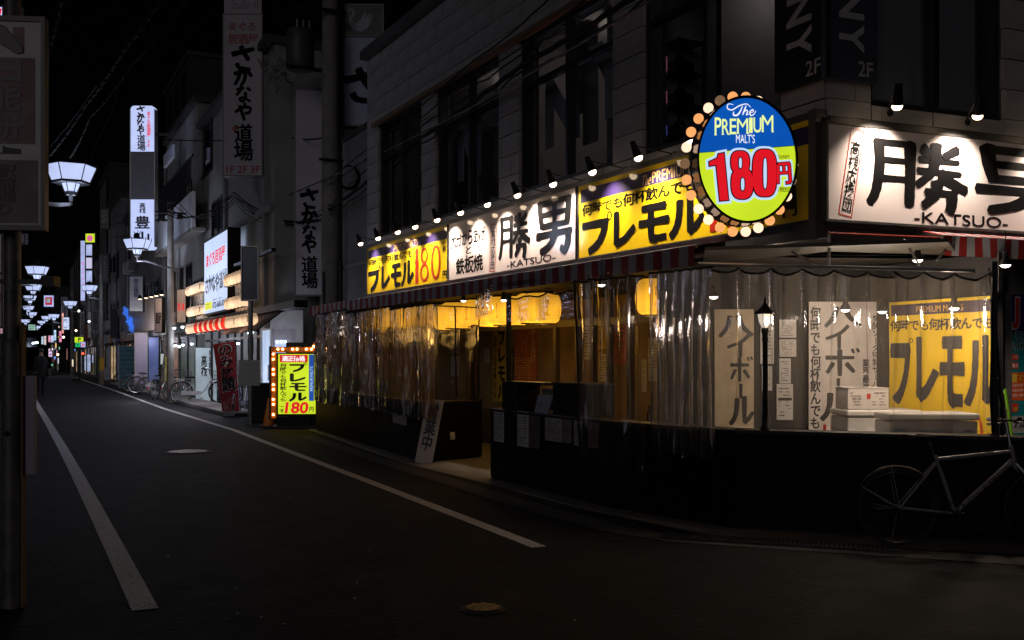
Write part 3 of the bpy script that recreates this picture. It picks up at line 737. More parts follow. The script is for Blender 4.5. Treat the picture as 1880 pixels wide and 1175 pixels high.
# ---------------- awnings with stripes
def stripe_mat(name, wd, c1, c2):
    m = bpy.data.materials.new(name); m.use_nodes = True; N = m.node_tree.nodes; L = m.node_tree.links; b = N['Principled BSDF']; b.inputs['Roughness'].default_value = .75
    tc = N.new('ShaderNodeTexCoord'); sp = N.new('ShaderNodeSeparateXYZ'); L.new(tc.outputs['Object'], sp.inputs[0])
    a = N.new('ShaderNodeMath'); a.operation = 'DIVIDE'; a.inputs[1].default_value = wd*2; L.new(sp.outputs[0], a.inputs[0])
    f = N.new('ShaderNodeMath'); f.operation = 'FRACT'; L.new(a.outputs[0], f.inputs[0])
    g = N.new('ShaderNodeMath'); g.operation = 'GREATER_THAN'; g.inputs[1].default_value = .5; L.new(f.outputs[0], g.inputs[0])
    mx = N.new('ShaderNodeMix'); mx.data_type = 'RGBA'; mx.inputs[6].default_value = (*c1, 1); mx.inputs[7].default_value = (*c2, 1); L.new(g.outputs[0], mx.inputs[0])
    nz = N.new('ShaderNodeTexNoise'); nz.inputs['Scale'].default_value = 5; mm = N.new('ShaderNodeMix'); mm.data_type = 'RGBA'; mm.blend_type = 'MULTIPLY'; mm.inputs[0].default_value = .5
    L.new(tc.outputs['Object'], nz.inputs['Vector']); L.new(mx.outputs[2], mm.inputs[6]); L.new(nz.outputs[0], mm.inputs[7]); L.new(mm.outputs[2], b.inputs['Base Color'])
    return m
STR1 = stripe_mat('red white awning cloth', .15, (.33, .03, .035), (.42, .40, .42)); STR2 = stripe_mat('red white awning cloth near', .09, (.50, .03, .03), (.60, .58, .60))
def awning(fr, u0, u1, z0, z1, v0, v1, ztop, m, label, amp=.012):
    r = thing('awning', label, 'awning', fr.w(u0, v0, z0), fr.a); W = u1-u0; n = int(W/.07)
    mb = MB().grid(lambda a, b: (a*W, amp*math.sin(a*W*9)*(1-b)-.012, b*(z1-z0)), n, 3)
    mb.grid(lambda a, b: (a*W, b*(v1-v0), (z1-z0)+b*(ztop-z1)), max(4, n//4), 2)
    mb.build('cloth', m, r, smooth=True)
    MB().cyl((0, .02, z1-z0-.01), (W, .02, z1-z0-.01), .02, n=8).build('front_bar', METAL, r)
    mb = MB()
    for k in range(int(W/1.6)+1): mb.cyl((k*1.6+.02, .02, z1-z0-.01), (k*1.6+.02, v1-v0, ztop-z0-.02), .012, n=6)
    mb.build('bracket', METAL, r)
    return r
ua0, ua1 = FB.u(570, -.42), FB.u(1276, -.42)
awning(FB, ua0, ua1, FB.z(1275, 487, -.42), FB.z(1275, 450, -.42), -.42, -.03, zs0-.06, STR1, 'long red and grey striped awning under the sign row')
ur0 = FR.u(1732, -.32)
awning(FR, ur0, UR, FR.z(1732, 469, -.32), FR.z(1732, 432, -.32), -.32, -.04, zr0-.05, STR2, 'short red and white striped awning under the large white board')
# ---------------- under the corner: rails, soffit, braces
mb = MB()
tr = thing('canopy_frame', 'white pipe canopy frame carrying the soffit and curtain rail at the corner', 'canopy', (CC.x, CC.y, 0))
L_ = lambda p: Vector((p.x-CC.x, p.y-CC.y, p.z))
p1 = cw(1278, 470, 10.0); p2 = cw(1522, 441, 8.65); p3 = cw(1282, 484, 8.75); p4 = cw(1790, 497, 8.02); p5 = cw(2050, 505, 7.6)
MB().cyl(L_(p1), L_(p2), .028, n=10).build('pipe', METAL, tr, smooth=True)
MB().cyl(L_(p3), L_(p4), .016, n=8).build('curtain_rail', METAL, tr, smooth=True)
for q0_, q1_, r__ in ((cw(1522, 425, 8.7), cw(1522, 490, 8.7), .014), (cw(1440, 455, 9.2), cw(1510, 492, 8.5), .010), (cw(1720, 478, 8.6), cw(1760, 430, 9.2), .010), (cw(1660, 440, 9.0), cw(1690, 490, 8.3), .010)):
    MB().cyl(L_(q0_), L_(q1_), r__, n=6).build('brace', METAL, tr)
MB().cyl(L_(cw(1522, 428, 8.66)), L_(cw(1735, 437, 8.95)), .012, n=6).build('red_pipe', mat('red pipe', (.22, .025, .012), .6, spec=.2), tr)
q = [cw(1285, 471, 9.7), cw(1520, 452, 8.75), cw(1735, 462, 8.9), cw(1735, 478, 8.3), cw(1292, 482, 8.85)]
zz = 2.46
def uns(px, py, d, z): p = cw(px, py, d); return (p.x-CC.x, p.y-CC.y, z)
mb = MB(); qq = [uns(1290, 0, 10.2, zz), uns(1522, 0, 9.0, zz), uns(1760, 0, 9.3, zz), uns(1740, 0, 8.25, zz), uns(1295, 0, 8.9, zz)]
mb.add(qq + [(x, y, z+.03) for x, y, z in qq], [(0,1,2,3,4), (9,8,7,6,5)] + [(i, (i+1) % 5, 5+(i+1) % 5, 5+i) for i in range(5)])
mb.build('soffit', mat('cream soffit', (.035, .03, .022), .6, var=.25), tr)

# ---------------- ground floor interior
room = thing('restaurant_room', 'dim warm dining room behind the clear curtains', 'room', (K.x, K.y, 0))
BW = Fr(camxy(0, 0)+Vector((8.35, 0)), math.radians(-90))
lp = lambda p: (p.x-K.x, p.y-K.y)
BWa, BWb = 22.5, 9.0
mb = MB().box(8.35-K.x, 8.5-K.x, BWb-K.y, BWa-K.y, 0, 2.465); mb.build('back_wall', mat('glow toned back wall', (.26, .18, .08), .7, var=.3, scale=1.5), room)  # gold of the lantern glow put into the wall colour
mb = MB().box(5.6-K.x+.15, 8.5-K.x, 20.45-K.y, 20.6-K.y, 0, 2.46); mb.build('end_wall', INWALL, room)
W2 = Fr(camxy(1.55, 10.5), YAW); 
mb = MB().box(0, 2.6, 0, .12, 0, 2.46); place(mb.build('cross_wall', INWALL), W2, parent=room)
Y0, Y1 = camxy(3.886, 10.2), camxy(4.41, 9.03); YF, YL = fr2(Y0, Y1)
mb = MB().box(-.25, YL-.03, .04, .09, 0, 2.46); place(mb.build('corner_wall', INWALL), YF, parent=room)
cl = [camxy(-3.9, 21.4), camxy(.1, 12.9), camxy(2.2, 9.6), camxy(4.95, 9.8), camxy(7, 12), camxy(1.5, 24)]
mb = MB().add([(p.x-K.x, p.y-K.y, 2.47) for p in cl]+[(p.x-K.x, p.y-K.y, 2.50) for p in cl], [tuple(range(6)), tuple(range(11, 5, -1))]); mb.build('ceiling', mat('dark ceiling', (.022, .018, .014), .8), room)
# wooden pillars and window mullions of the inner front
IF = Fr(K, FB.a)
mb = MB()
for px in (860, 1022, 1062, 1090, 1120, 1158):
    u = IF.u(px, 1.2); mb.box(u-.04, u+.04, 1.16, 1.24, 0, 2.7)
mb.box(UEND, IF.u(1200, 1.2), 1.17, 1.23, 1.97, 2.07)
place(mb.build('mullion', WOODI), IF, parent=room)
mb = MB().box(UEND+.3, IF.u(1230, 1.2), 1.15, 1.25, 0, .62); place(mb.build('low_wall', WOODI), IF, parent=room)
def poster(fr, p0, p1, py0, py1, m, name, label, cat='poster', v=-.02, cxp=None):
    u0, u1 = sorted((fr.u(p0, v), fr.u(p1, v))); pc = cxp or (p0+p1)/2; z1 = fr.z(pc, py0, v); z0 = fr.z(pc, py1, v)
    r = thing(name, label, cat, fr.w(u0, v, z0), fr.a); W, H = u1-u0, z1-z0
    MB().box(0, W, 0, .012, 0, H).build('sheet', m, r)
    return r, W, H
r, W, H = poster(BW, 905, 930, 601, 738, PAPER_Y, 'wall_banner', 'yellow beer banner on the back wall below the far lanterns', 'banner')
for i, ch in enumerate('プレモル'): brush(r, [(ch, (W*.42, H*(.77-.24*i), W*.92, H*(.96-.24*i)))], INK, taper=False)
write(r, '何時でも何杯飲んでも', (W*.06, H*.06, W*.28, H*.88), INKM, vert=True, bold=.02)
r, W, H = poster(BW, 944, 985, 600, 700, PAPER_R, 'wall_poster', 'red brown menu poster on the back wall between black posts')
lines(r, (W*.05, H*.04, W*.8, H*.45), GOLD, 9, seed=2, cols=3); write(r, 'からあげ', (W*.78, H*.35, W*.97, H*.97), CREAM, vert=True, bold=.02, y=-.006)
write(r, 'ハイ', (W*.1, H*.5, W*.7, H*.95), mat('dull orange print', (.6, .2, .04), .5), bold=.03, y=-.005)
r, W, H = poster(BW, 934, 943, 640, 700, INK_GR, 'wall_poster', "narrow dark strip poster with yellow MALT'S lettering"); 
v_, f_ = glyph("MALT'S", .01); mx_ = max(p.x for p in v_)
MB().add([(W*.2+p.y/.75*W*.6, -.004, H*.05+p.x/mx_*H*.8) for p in v_], f_).build('lettering', GOLD, r, fix=False)
rnd = random.Random(3)
for k, (a, b, c, d) in enumerate(((889, 898, 640, 666), (828, 842, 611, 650), (828, 842, 654, 690), (1190, 1212, 620, 700), (1178, 1187, 660, 720))):
    r, W, H = poster(BW, a, b, c, d, PAPER, 'wall_notice', ('small square notice on the back wall beside the yellow banner', 'upper paper notice far left on the back wall', 'lower paper notice far left on the back wall', 'tall price notice seen through the near clear curtain', 'slim notice beside the tall price notice')[k], 'notice')
    lines(r, (W*.1, H*.06, W*.9, H*.94), PRINT, 12, seed=k+30)
for k, (a, b, c, d, m_) in enumerate(((1072, 1086, 600, 660, PAPER), (1094, 1112, 590, 640, PAPER_Y), (1100, 1116, 650, 700, PAPER), (1126, 1150, 596, 668, PAPER_R), (1163, 1172, 600, 650, PAPER_Y))):
    r, W, H = poster(BW, a, b, c, d, m_, 'wall_notice', ('slim pale notice beside the near hem of the clear curtain', 'yellow price strip high on the back wall', 'pale notice under the yellow price strip', 'reddish menu poster between two wood mullions', 'narrow yellow strip left of the big lone lantern')[k], 'notice')
    lines(r, (W*.1, H*.06, W*.9, H*.94), PRINT, 9, seed=k+90, y=-.004)
# posters on the cross wall
r, W, H = poster(W2, 1312, 1384, 568, 790, mat('buff sheet', (.55, .44, .30), .6), 'wall_banner', 'buff highball banner beside the small street lantern', 'banner')
zz = lambda y: H*(790-y)/222
for ch, y0, y1, x0, x1 in (('ハ', 578, 620, .08, 1.0), ('イ', 612, 656, .30, .95), ('ボ', 655, 702, .38, .97), ('|', 704, 732, .58, .76), ('ル', 728, 780, .40, .98)):
    brush(r, [(ch, (W*x0, zz(y1), W*x1, zz(y0)))], INK_GR)
for k, (a, b, c, d) in enumerate(((1431, 1462, 587, 620), (1431, 1462, 623, 655), (1431, 1452, 658, 704), (1426, 1456, 705, 771), (1396, 1421, 600, 668), (1399, 1418, 672, 717))):
    r, W, H = poster(W2, a, b, c, d, PAPER, 'wall_notice', ('topmost paper notice right of the small street lantern', 'second paper notice from the top right of the lantern', 'narrow typed notice below two wide ones', 'lowest notice, with a dark title bar', 'tall notice partly behind the lantern head', 'short notice behind the lantern post')[k], 'notice')
    lines(r, (W*.12, H*.08, W*.88, H*.92), PRINT, 9, seed=k+60, fill=.6)
    if k == 3: rect(r, (W*.08, H*.54, W*.92, H*.62), INK_GR, -.006, 'title_bar')
r, W, H = poster(W2, 1485, 1622, 554, 800, mat('white banner sheet', (.72, .66, .62), .55), 'wall_banner', 'tall white highball banner with big grey katakana behind the hazy curtain', 'banner', v=-.06)
X = lambda p: W*(p-1485)/137; Z = lambda y: H*(800-y)/246
write(r, '何時でも何杯飲んでも', (X(1487), Z(787), X(1507), Z(563)), INK_GR, vert=True, bold=.026, jit=.06, seed=3)
for ch, x0, y0, x1, y1 in (('ハ', 1511, 561, 1582, 602), ('イ', 1514, 596, 1562, 641), ('ボ', 1513, 640, 1578, 692), ('|', 1532, 694, 1546, 722), ('ル', 1508, 718, 1562, 772)):
    brush(r, [(ch, (X(x0), Z(y1), X(x1), Z(y0)))], INK_GR, seed=ord(ch))
write(r, '業界最強', (X(1583), Z(718), X(1596), Z(659)), INK_GR, vert=True, bold=.02, jit=.03); write(r, '炭酸ソーダ特製サーバー', (X(1601), Z(725), X(1614), Z(578)), INK_GR, vert=True, bold=.014, jit=.03)
write(r, '180', (X(1511), Z(799), X(1560), Z(779)), REDINK, bold=.03)
# yellow board on the corner wall
W, z1, z0 = YL, YF.z(1735, 549), .66
r = board('wall_board', 'large yellow beer board with grey katakana inside the corner terrace', 'sign', YF.w(0, -.03, z0), YF.a, YL, z1-z0, mat('yellow inner board', (.78, .52, .012), .35, coat=.6, var=.05), WIN_FR, t=.05, b=.02)
H = z1-z0; X = lambda p: YF.u(p)-0; Z = lambda y, p=1735: YF.z(p, y)-z0
rect(r, (.03, H-.14, W-.02, H-.03), mat('brown navy band', (.06, .035, .06), .4), -.002, 'band'); write(r, "PREMIUM MALT'S", (W*.28, H-.12, W*.72, H-.055), GOLD, y=-.005, bold=.01)
write(r, '何時でも何杯飲んでも', (W*.015, H-.30, W*.985, H-.18), INK_GR, bold=.024, jit=.06, seed=8)
brush(r, [('プ', (X(1640), H-1.02, X(1680), H-.36)), ('レ', (X(1687), H-1.02, X(1727), H-.36)), ('モ', (X(1731), H-1.02, X(1776), H-.36)), ('ル', (X(1780), H-1.02, X(1836), H-.36))], INK_GR, taper=False, seed=5)
brush(r, [('1b', (X(1729), H-1.48, X(1741), H-1.10)), ('8s', (X(1748), H-1.48, X(1779), H-1.09)), ('0s', (X(1785), H-1.48, X(1812), H-1.09))], REDINK, taper=False)
write(r, '一杯', (X(1816), H-1.40, X(1828), H-1.16), INK, vert=True, bold=.02)
# ================================================================== TERRACE COUNTERS
def counter(p, q, label, h=.87, t=.16, back=True, ret=None):
    fr, l = fr2(p, q); r = thing('counter_wall', label, 'counter', (p.x, p.y, 0), fr.a); n = max(1, round(l/.9))
    for k in range(n): MB().box(k*l/n+.002, (k+1)*l/n-.002, 0, t, .03, h-.03).build('front_panel', BLACKW, r, bevel=.004)
    MB().box(.01, l-.01, .012, t-.012, 0, .03).build('plinth', BLACK, r)
    MB().box(-.01, l+.01, -.015, t+.08, h-.03, h).build('counter_top', CAP, r, bevel=.004)
    return fr, l, r
FT, LT, ct = counter(T0, T1, 'long black counter wall under the far creased clear curtain')
FX, LX, cx_ = counter(T1+Vector((.02, .02)), T1r, 'short black return wall beside the terrace entrance, behind the leaning board')
F1, L1, c1 = counter(A0, A1, 'black counter wall right of the entrance with menu sheets stuck on it')
F2, L2, c2 = counter(A1, CC, 'black counter wall under the bunched near curtain')
F3, L3, c3 = counter(CC, DD, 'long black counter wall behind the leaning bicycle')
# end cap of the entrance side
FE, LE, ce = counter(camxy(-.27, 12.42)+Vector((.75, .12)), A0, 'short black side wall on the near side of the entrance')
# menu sheets stuck on counter front
rnd = random.Random(12)
for p0, p1, y0, y1, m in ((908, 926, 750, 811, PAPER), (951, 971, 755, 820, PAPER), (972, 992, 757, 823, mat('dark picture menu', (.12, .09, .08), .4, var=.6, scale=18)), (1002, 1033, 762, 810, mat('pale menu', (.40, .36, .34), .5, var=.3, scale=12)), (1035, 1050, 764, 813, mat('brown menu', (.25, .18, .15), .5, var=.5, scale=12)), (1055, 1067, 767, 818, MATS['pale menu']), (1081, 1099, 770, 822, MATS['brown menu'])):
    u0, u1 = F1.u(p0), F1.u(p1); pc = (p0+p1)/2; z1, z0 = F1.z(pc, y0), F1.z(pc, y1)
    o = MB().box(0, u1-u0, -.010, -.004, 0, z1-z0).build('menu_sheet', m, c1, loc=(u0, 0, z0))
    lines(o, ((u1-u0)*.08, (z1-z0)*.05, (u1-u0)*.92, (z1-z0)*.95), PRINT, 11, y=-.0125, seed=p0, cols=2, fill=.7)
for p0, p1, y0, y1 in ((722, 734, 760, 778), (735, 747, 761, 779)):
    u0, u1 = FT.u(p0), FT.u(p1); z1, z0 = FT.z(735, y0), FT.z(735, y1)
    o = MB().box(0, u1-u0, -.010, -.004, 0, z1-z0).build('menu_sheet', MATS['pale menu'], ct, loc=(u0, 0, z0)); lines(o, (.01, .01, u1-u0-.01, z1-z0-.01), PRINT, 5, y=-.0125, seed=p0)
# small white tissue holder on the return wall
u = FX.u(829); z = FX.z(829, 797); t = thing('card_holder', 'small crumpled white card pinned on the short return wall', 'card', FX.w(u-.04, -.012, z-.08), FX.a)
MB().box(0, .09, -.006, 0, 0, .11).box(.01, .07, -.03, -.006, .02, .05).build('card', PAPER, t)
# white board leaning, reads 営業中
p = gd(777, 851); q = (797-762)*p.xy.length/FPX
t = thing('leaning_board', 'tall pale board with brush writing leaning by the terrace entrance', 'board', (p.x, p.y, 0), YAW-.12)
t.rotation_euler = (math.radians(-5), math.radians(10), YAW-.10)
MB().box(-.125, .125, 0, .02, 0, .92).build('panel', mat('pale plywood', (.50, .48, .50), .6, var=.1), t, bevel=.003)
write(t, '営業中', (-.085, .18, .085, .88), mat('navy brush', (.03, .035, .08), .6), y=-.004, vert=True, bold=.015, jit=.08)

# boxes and stands on counter by entrance
u0, u1 = F1.u(930, .1), F1.u(1003, .1); z1 = F1.z(965, 701, .1)
t = thing('pickup_shelf', 'open black box shelf standing on the counter by the entrance', 'shelf', F1.w(u0, .04, .872), F1.a); W = u1-u0; H = z1-.872
MB().box(0, W, 0, .3, H-.03, H).box(0, W*.42, 0, .3, 0, H-.03).build('box', BLACK, t, bevel=.003)
s = MB().box(W*.5, W*.86, .28, .29, .01, H-.08).build('price_sheet', PAPER, t); lines(s, (W*.52, .03, W*.84, H-.1), PRINT, 8, y=.277, seed=5)
t = thing('menu_stand', 'tilted photo menu standing on the counter beside the black box shelf', 'menu', F1.w(F1.u(981, .08), .08, .872), F1.a)
t.rotation_euler = (math.radians(-14), 0, F1.a)
MB().box(0, .34, 0, .012, 0, .21).build('sheet', mat('photo menu', (.22, .17, .16), .35, var=.7, scale=16, coat=.5), t); MB().box(.38, .58, .03, .042, 0, .20).build('sheet', MATS['red brown poster'], t)
u0, u1 = F1.u(1029, .2), F1.u(1092, .2)
t = thing('black_cabinet', 'plain black cabinet on the counter beside the photo menu', 'cabinet', F1.w(u0, .1, .872), F1.a)
MB().box(0, u1-u0, 0, .35, 0, F1.z(1050, 707, .1)-.872).build('body', BLACK, t, bevel=.005); MB().box(-.01, u1-u0+.01, -.01, .36, F1.z(1050, 707, .1)-.870, F1.z(1050, 707, .1)-.85).build('top', CAP, t)
# tables and chairs inside
def table(loc, rz, label, h=.72, w=.7, d=.6):
    t = thing('dining_table', label, 'table', loc, rz, 'tables in the dining room'); MB().box(-w/2, w/2, -d/2, d/2, h-.035, h).build('table_top', WOODI, t, bevel=.005)
    for x in (-1, 1):
        for y in (-1, 1): MB().box(x*(w/2-.05)-.02, x*(w/2-.05)+.02, y*(d/2-.05)-.02, y*(d/2-.05)+.02, 0, h-.036).build('leg', METAL_D, t)
    return t
for k, (X_, Y_, lab) in enumerate(((-2.0, 17.2, 'dining table far inside behind the creased curtain'), (-1.1, 16.0, 'dining table near the entrance, left of the opening'), (.9, 12.9, 'dining table inside behind the black box shelf'), (1.7, 11.3, 'dining table inside behind the bunched curtain'))):
    c = camxy(X_, Y_); table((c.x, c.y, 0), FB.a, lab)
def bottle(loc, col, label):
    o = MB().lathe([(.03, 0), (.031, .14), (.012, .19), (.011, .23), (.013, .235)], 10).build('bottle', mat('bottle '+label.split()[0], col, .15, coat=.5), smooth=True); o.location = loc; tag(o, label, 'bottle', 'bottles on the dining tables')
for X_, Y_, col, lab in ((1.55, 11.25, (.10, .04, .01), 'brown bottle on the table behind the bunched curtain'), (1.82, 11.4, (.02, .10, .03), 'green bottle on the table behind the bunched curtain'), (.80, 12.85, (.3, .3, .28), 'clear bottle on the table behind the box shelf'), (1.02, 13.0, (.25, .02, .01), 'red bottle on the table behind the box shelf')):
    c = camxy(X_, Y_); bottle((c.x, c.y, .72), col, lab)
def stool(loc, label):
    t = thing('stool', label, 'stool', loc, random.Random(label).uniform(0, 3), 'stools in the dining room'); MB().lathe([(.16, .42), (.17, .44), (.16, .47), (.001, .475)], 14).build('seat', mat('red stool vinyl', (.2, .02, .015), .5), t)
    for k in range(4):
        a = PI/4+k*PI/2; MB().cyl((math.cos(a)*.11, math.sin(a)*.11, .42), (math.cos(a)*.17, math.sin(a)*.17, 0), .012, n=6).build('leg', METAL, t)
for k, (X_, Y_, lab) in enumerate(((-1.6, 17.6, 'stool at the far dining table'), (-.75, 16.5, 'stool by the table left of the opening'), (1.3, 13.3, 'stool at the table behind the box shelf'), (1.2, 11.6, 'stool at the table behind the bunched curtain'))):
    c = camxy(X_, Y_); stool((c.x, c.y, 0), lab)
# boxes seen hanging behind left curtain (paper menus)
for k, (a, b, c_, d_) in enumerate(((612, 624, 694, 715), (683, 697, 697, 716), (727, 747, 700, 724))):
    u0, u1 = FT.u(a, .2), FT.u(b, .2); z1, z0 = FT.z((a+b)/2, c_, .2), FT.z((a+b)/2, d_, .2)
    t = thing('counter_menu', ('far', 'middle', 'near')[k]+' small menu card behind the creased clear curtain', 'menu', FT.w(u0, .2, z0), FT.a); z0_ = z0
    MB().box(0, u1-u0, 0, .01, 0, z1-z0).build('card', mat('wood toned card', (.40, .28, .20), .5), t); MB().box((u1-u0)/2-.02, (u1-u0)/2+.02, .01, .06, .872-z0, .05).build('stand', BLACK, t)
# posts
def post(px, y0, y1, fr, v, label, wd=.045, cat='post', m=BLACK, zbase=None):
    u = fr.u(px, v); z1 = fr.z(px, y0, v); z0 = zbase if zbase is not None else fr.z(px, y1, v)
    t = thing('terrace_post', label, cat, fr.w(u, v, z0), fr.a)
    MB().box(-wd/2, wd/2, -wd/2, wd/2, .012, z1-z0).build('shaft', m, t, bevel=.004); MB().box(-wd*.9, wd*.9, -wd*.9, wd*.9, 0, .012).build('foot_plate', METAL_D, t)
    return t
post(716, 600, 760, FT, .12, 'thin black post behind the creased curtain', .07, zbase=.872)
post(872, 596, 792, FX, .08, 'thick short black post at the entrance return wall', .09, zbase=.872)
post(934, 537, 745, F1, .12, 'tall black post right of the entrance opening', .05, zbase=.872)
post(1213, 530, 768, F2, .2, 'black post behind the bunched near curtain', .05, zbase=.872)
post(1826, 480, 797, F3, .08, 'black post at the right end of the hazy curtain', .042, zbase=.872)
post(585, 582, 700, FT, .1, 'black post at the far end of the terrace', .06, zbase=.872)
# horizontal black valance rail with curtain above entrance
mb = MB(); pts = []
for i in range(41):
    px = 790+i*(1064-790)/40; a = FT.at(px, 0, .02) if px < 868 else None
mb = MB()

# ================================================================== CLEAR CURTAINS
def curtain(pts, z_top, z_bot, m, label, fold=.16, amp=.045, seed=1, sag=0, hooks=None, rag=.015, pleat=0, hem=None, kdens=7, group=None, phase=0, grow=.8, top_taper=.5, cut=None):
    """pleated sheet hung along ground points pts; z_top may be a pair for the two ends"""
    P = [Vector((p[0], p[1])) for p in pts]; seg = [0]
    for i in range(1, len(P)): seg.append(seg[-1]+(P[i]-P[i-1]).length)
    L = seg[-1]; rnd = random.Random(seed); o0 = P[0]
    zt = z_top if isinstance(z_top, (list, tuple)) else (z_top, z_top); zbv = z_bot if isinstance(z_bot, (list, tuple)) else (z_bot, z_bot)
    nf = L/fold; nx = int(nf*kdens); ph = [rnd.uniform(0, 6) for _ in range(6)]
    def fn(a, b):
        s = a*L; i = max(j for j in range(len(seg)-1) if seg[j] <= s+1e-9) if s < L else len(seg)-2
        t = (s-seg[i])/(seg[i+1]-seg[i]); p = P[i].lerp(P[i+1], min(t, 1)); d = (P[i+1]-P[i]).normalized(); n = Vector((-d.y, d.x))
        warp = .8*noise.noise(Vector((s*1.7, b*.8, seed*3.1)))+.25*noise.noise(Vector((s*6, b*2.5, seed)))
        th = 2*PI*s/fold + warp*3.2 + ph[0]
        k = top_taper+(1-top_taper)*(1-b)**grow
        y = amp*k*(math.sin(th)+.35*math.sin(2.1*th+ph[1])+.9*noise.noise(Vector((s*3.3, b*1.2, seed+5))))
        y += .012*noise.noise(Vector((s*22, b*9, seed+9)))
        x = amp*.55*k*math.cos(th+1)
        if pleat:
            lean = .05*(1-b)*noise.noise(Vector((round(s/hooks)*3.7, seed, 0))); dd = ((s+lean) % hooks); dd = min(dd, hooks-dd)
            y -= pleat*math.exp(-(dd/.014)**2)*(.35+.65*b**.5); y -= pleat*.5*math.exp(-((((s+lean*3) % hooks)-hooks*.42)/.016)**2)*b
        sg = 0
        if hooks:
            q = (s/hooks) % 1.0; sg = sag*(4*q*(1-q))*b**6
        z0 = zbv[0]+(zbv[1]-zbv[0])*a + rag*math.sin(s*31)*math.sin(s*7+1)+rag*noise.noise(Vector((s*9, 0, seed)))
        z1 = zt[0]+(zt[1]-zt[0])*a - sg
        zz_ = z0+(z1-z0)*b
        q2 = p-o0+n*y+d*x
        return (q2.x, q2.y, zz_)
    nz = 26
    r = thing('clear_curtain', label, 'curtain', (o0.x, o0.y, 0), 0, group or 'clear plastic curtains round the terrace')
    MB().grid(fn, nx, nz).build('sheet', m, r, smooth=True, fix=False)
    # top hem tape
    mb = MB(); top = [fn(i/nx, 1.0) for i in range(nx+1)]; mb.tube([(x, y, z+.004) for x, y, z in top[::2]], .010, 5); mb.build('top_hem', CABLE, r)
    if hem:
        for a in hem:
            mb = MB(); mb.tube([fn(a, k/nz) for k in range(nz+1)], .012, 5); mb.build('side_hem', CABLE, r)
    if hooks:
        k = 0
        while k*hooks <= L:
            x, y, z = fn(min(1, k*hooks/L), 1.0)
            MB().tube([(x+math.cos(a)*.014, y, z+.028+math.sin(a)*.02) for a in [2*PI*i/8 for i in range(8)]], .004, 4, closed=True).build('hook', METAL_D, r); k += 1
    return r
e1 = FT.w(FT.u(580, -.06), -.06); m1_ = FT.w(FT.u(637, -.07), -.07); m2_ = FT.w(FT.u(716, -.07), -.07); e2 = FT.w(FT.u(800, -.05), -.05)
ztl = FT.z(700, 566, -.06); zbl = FT.z(700, 754, -.06)
curtain([e1, m1_], FT.z(600, 574, -.06), FT.z(600, 740, -.06), PVC_STRIP, 'farthest creased clear curtain, glowing green from the lit beer sign', .115, .05, 1, kdens=9, hooks=.3, sag=.02, hem=(1,), rag=.03)
curtain([m1_, m2_], FT.z(680, 568, -.06), FT.z(680, 750, -.06), PVC_STRIP, 'second creased clear curtain from the far end of the terrace', .12, .05, 2, kdens=9, hooks=.3, sag=.02, hem=(1,), rag=.03)
curtain([m2_, e2], FT.z(760, 561, -.06), FT.z(760, 765, -.06), PVC_STRIP, 'creased clear curtain ending above the leaning pale board', .115, .055, 3, kdens=9, hooks=.3, sag=.02, rag=.03)
# smooth sheets round the entrance
q0 = FT.w(FT.u(805, .0), .0); q1 = FT.w(LT-.02, .02); q2 = FX.w(LX*.92, -.02)
curtain([q0, q1, q2], FT.z(830, 553), .93, PVC, 'smooth clear curtain with black hems over the entrance corner', .42, .03, 4, hem=(.42, .7, 1), kdens=14)
q3 = FX.w(LX*.95, .06); q4 = A0+Vector((.05, .05))
curtain([q3, q4], FX.z(900, 545), FX.z(900, 588), PVC, 'short clear strip curtain hanging over the entrance in front of the lanterns', .5, .03, 5, sag=.05, hooks=.5)
q5 = F1.w(F1.u(936, .0), -.03); q6 = F1.w(F1.u(1060), -.03)
curtain([q5, q6], F1.z(1000, 538), F1.z(1000, 588), PVC, 'short clear strip curtain right of the tall black post', .5, .02, 6, sag=.04, hooks=.5)
q7 = F1.w(F1.u(1062, -.08), -.08); q8 = F2.w(F2.u(1185, -.08), -.08)
curtain([q7, A1+Vector((-.08, 0)), q8], (F1.z(1062, 519), F2.z(1190, 505)), (F1.z(1062, 835, -.08), .42), PVC, 'long clear curtain in wide folds hanging past the counter', .30, .05, 7, hem=(0,), kdens=34, hooks=.28, sag=.02, pleat=.06)
q9 = F2.w(F2.u(1190, -.10), -.10); q10 = F2.w(F2.u(1312, -.10), -.10)
curtain([q9, q10], (F2.z(1190, 503, -.1), F2.z(1300, 492, -.1)), F2.z(1250, 835, -.1), PVC_STRIP, 'tightly bunched clear curtain at the terrace corner', .105, .055, 8, kdens=9, rag=.03)
q11 = F3.w(F3.u(1300, .06), .06); q12 = F3.w(F3.u(1640, .06), .06); q13 = F3.w(F3.u(1822, .06), .06)
zc0, zc1, zc2 = F3.z(1310, 490, .06), F3.z(1640, 501, .06), F3.z(1830, 505, .06)
curtain([q11, q12], (zc0, zc1), .90, PVC_MILKY, 'wide hazy curtain stretched behind the small street lantern', .36, .03, 9, hooks=.27, sag=.05, kdens=44, top_taper=.9, pleat=.055)
curtain([q12, q13], (zc1, zc2), .90, PVC_MILKY, 'hazy curtain in front of the large yellow board', .24, .03, 10, hooks=.24, sag=.05, kdens=30, top_taper=.9, hem=(1,), pleat=.055)
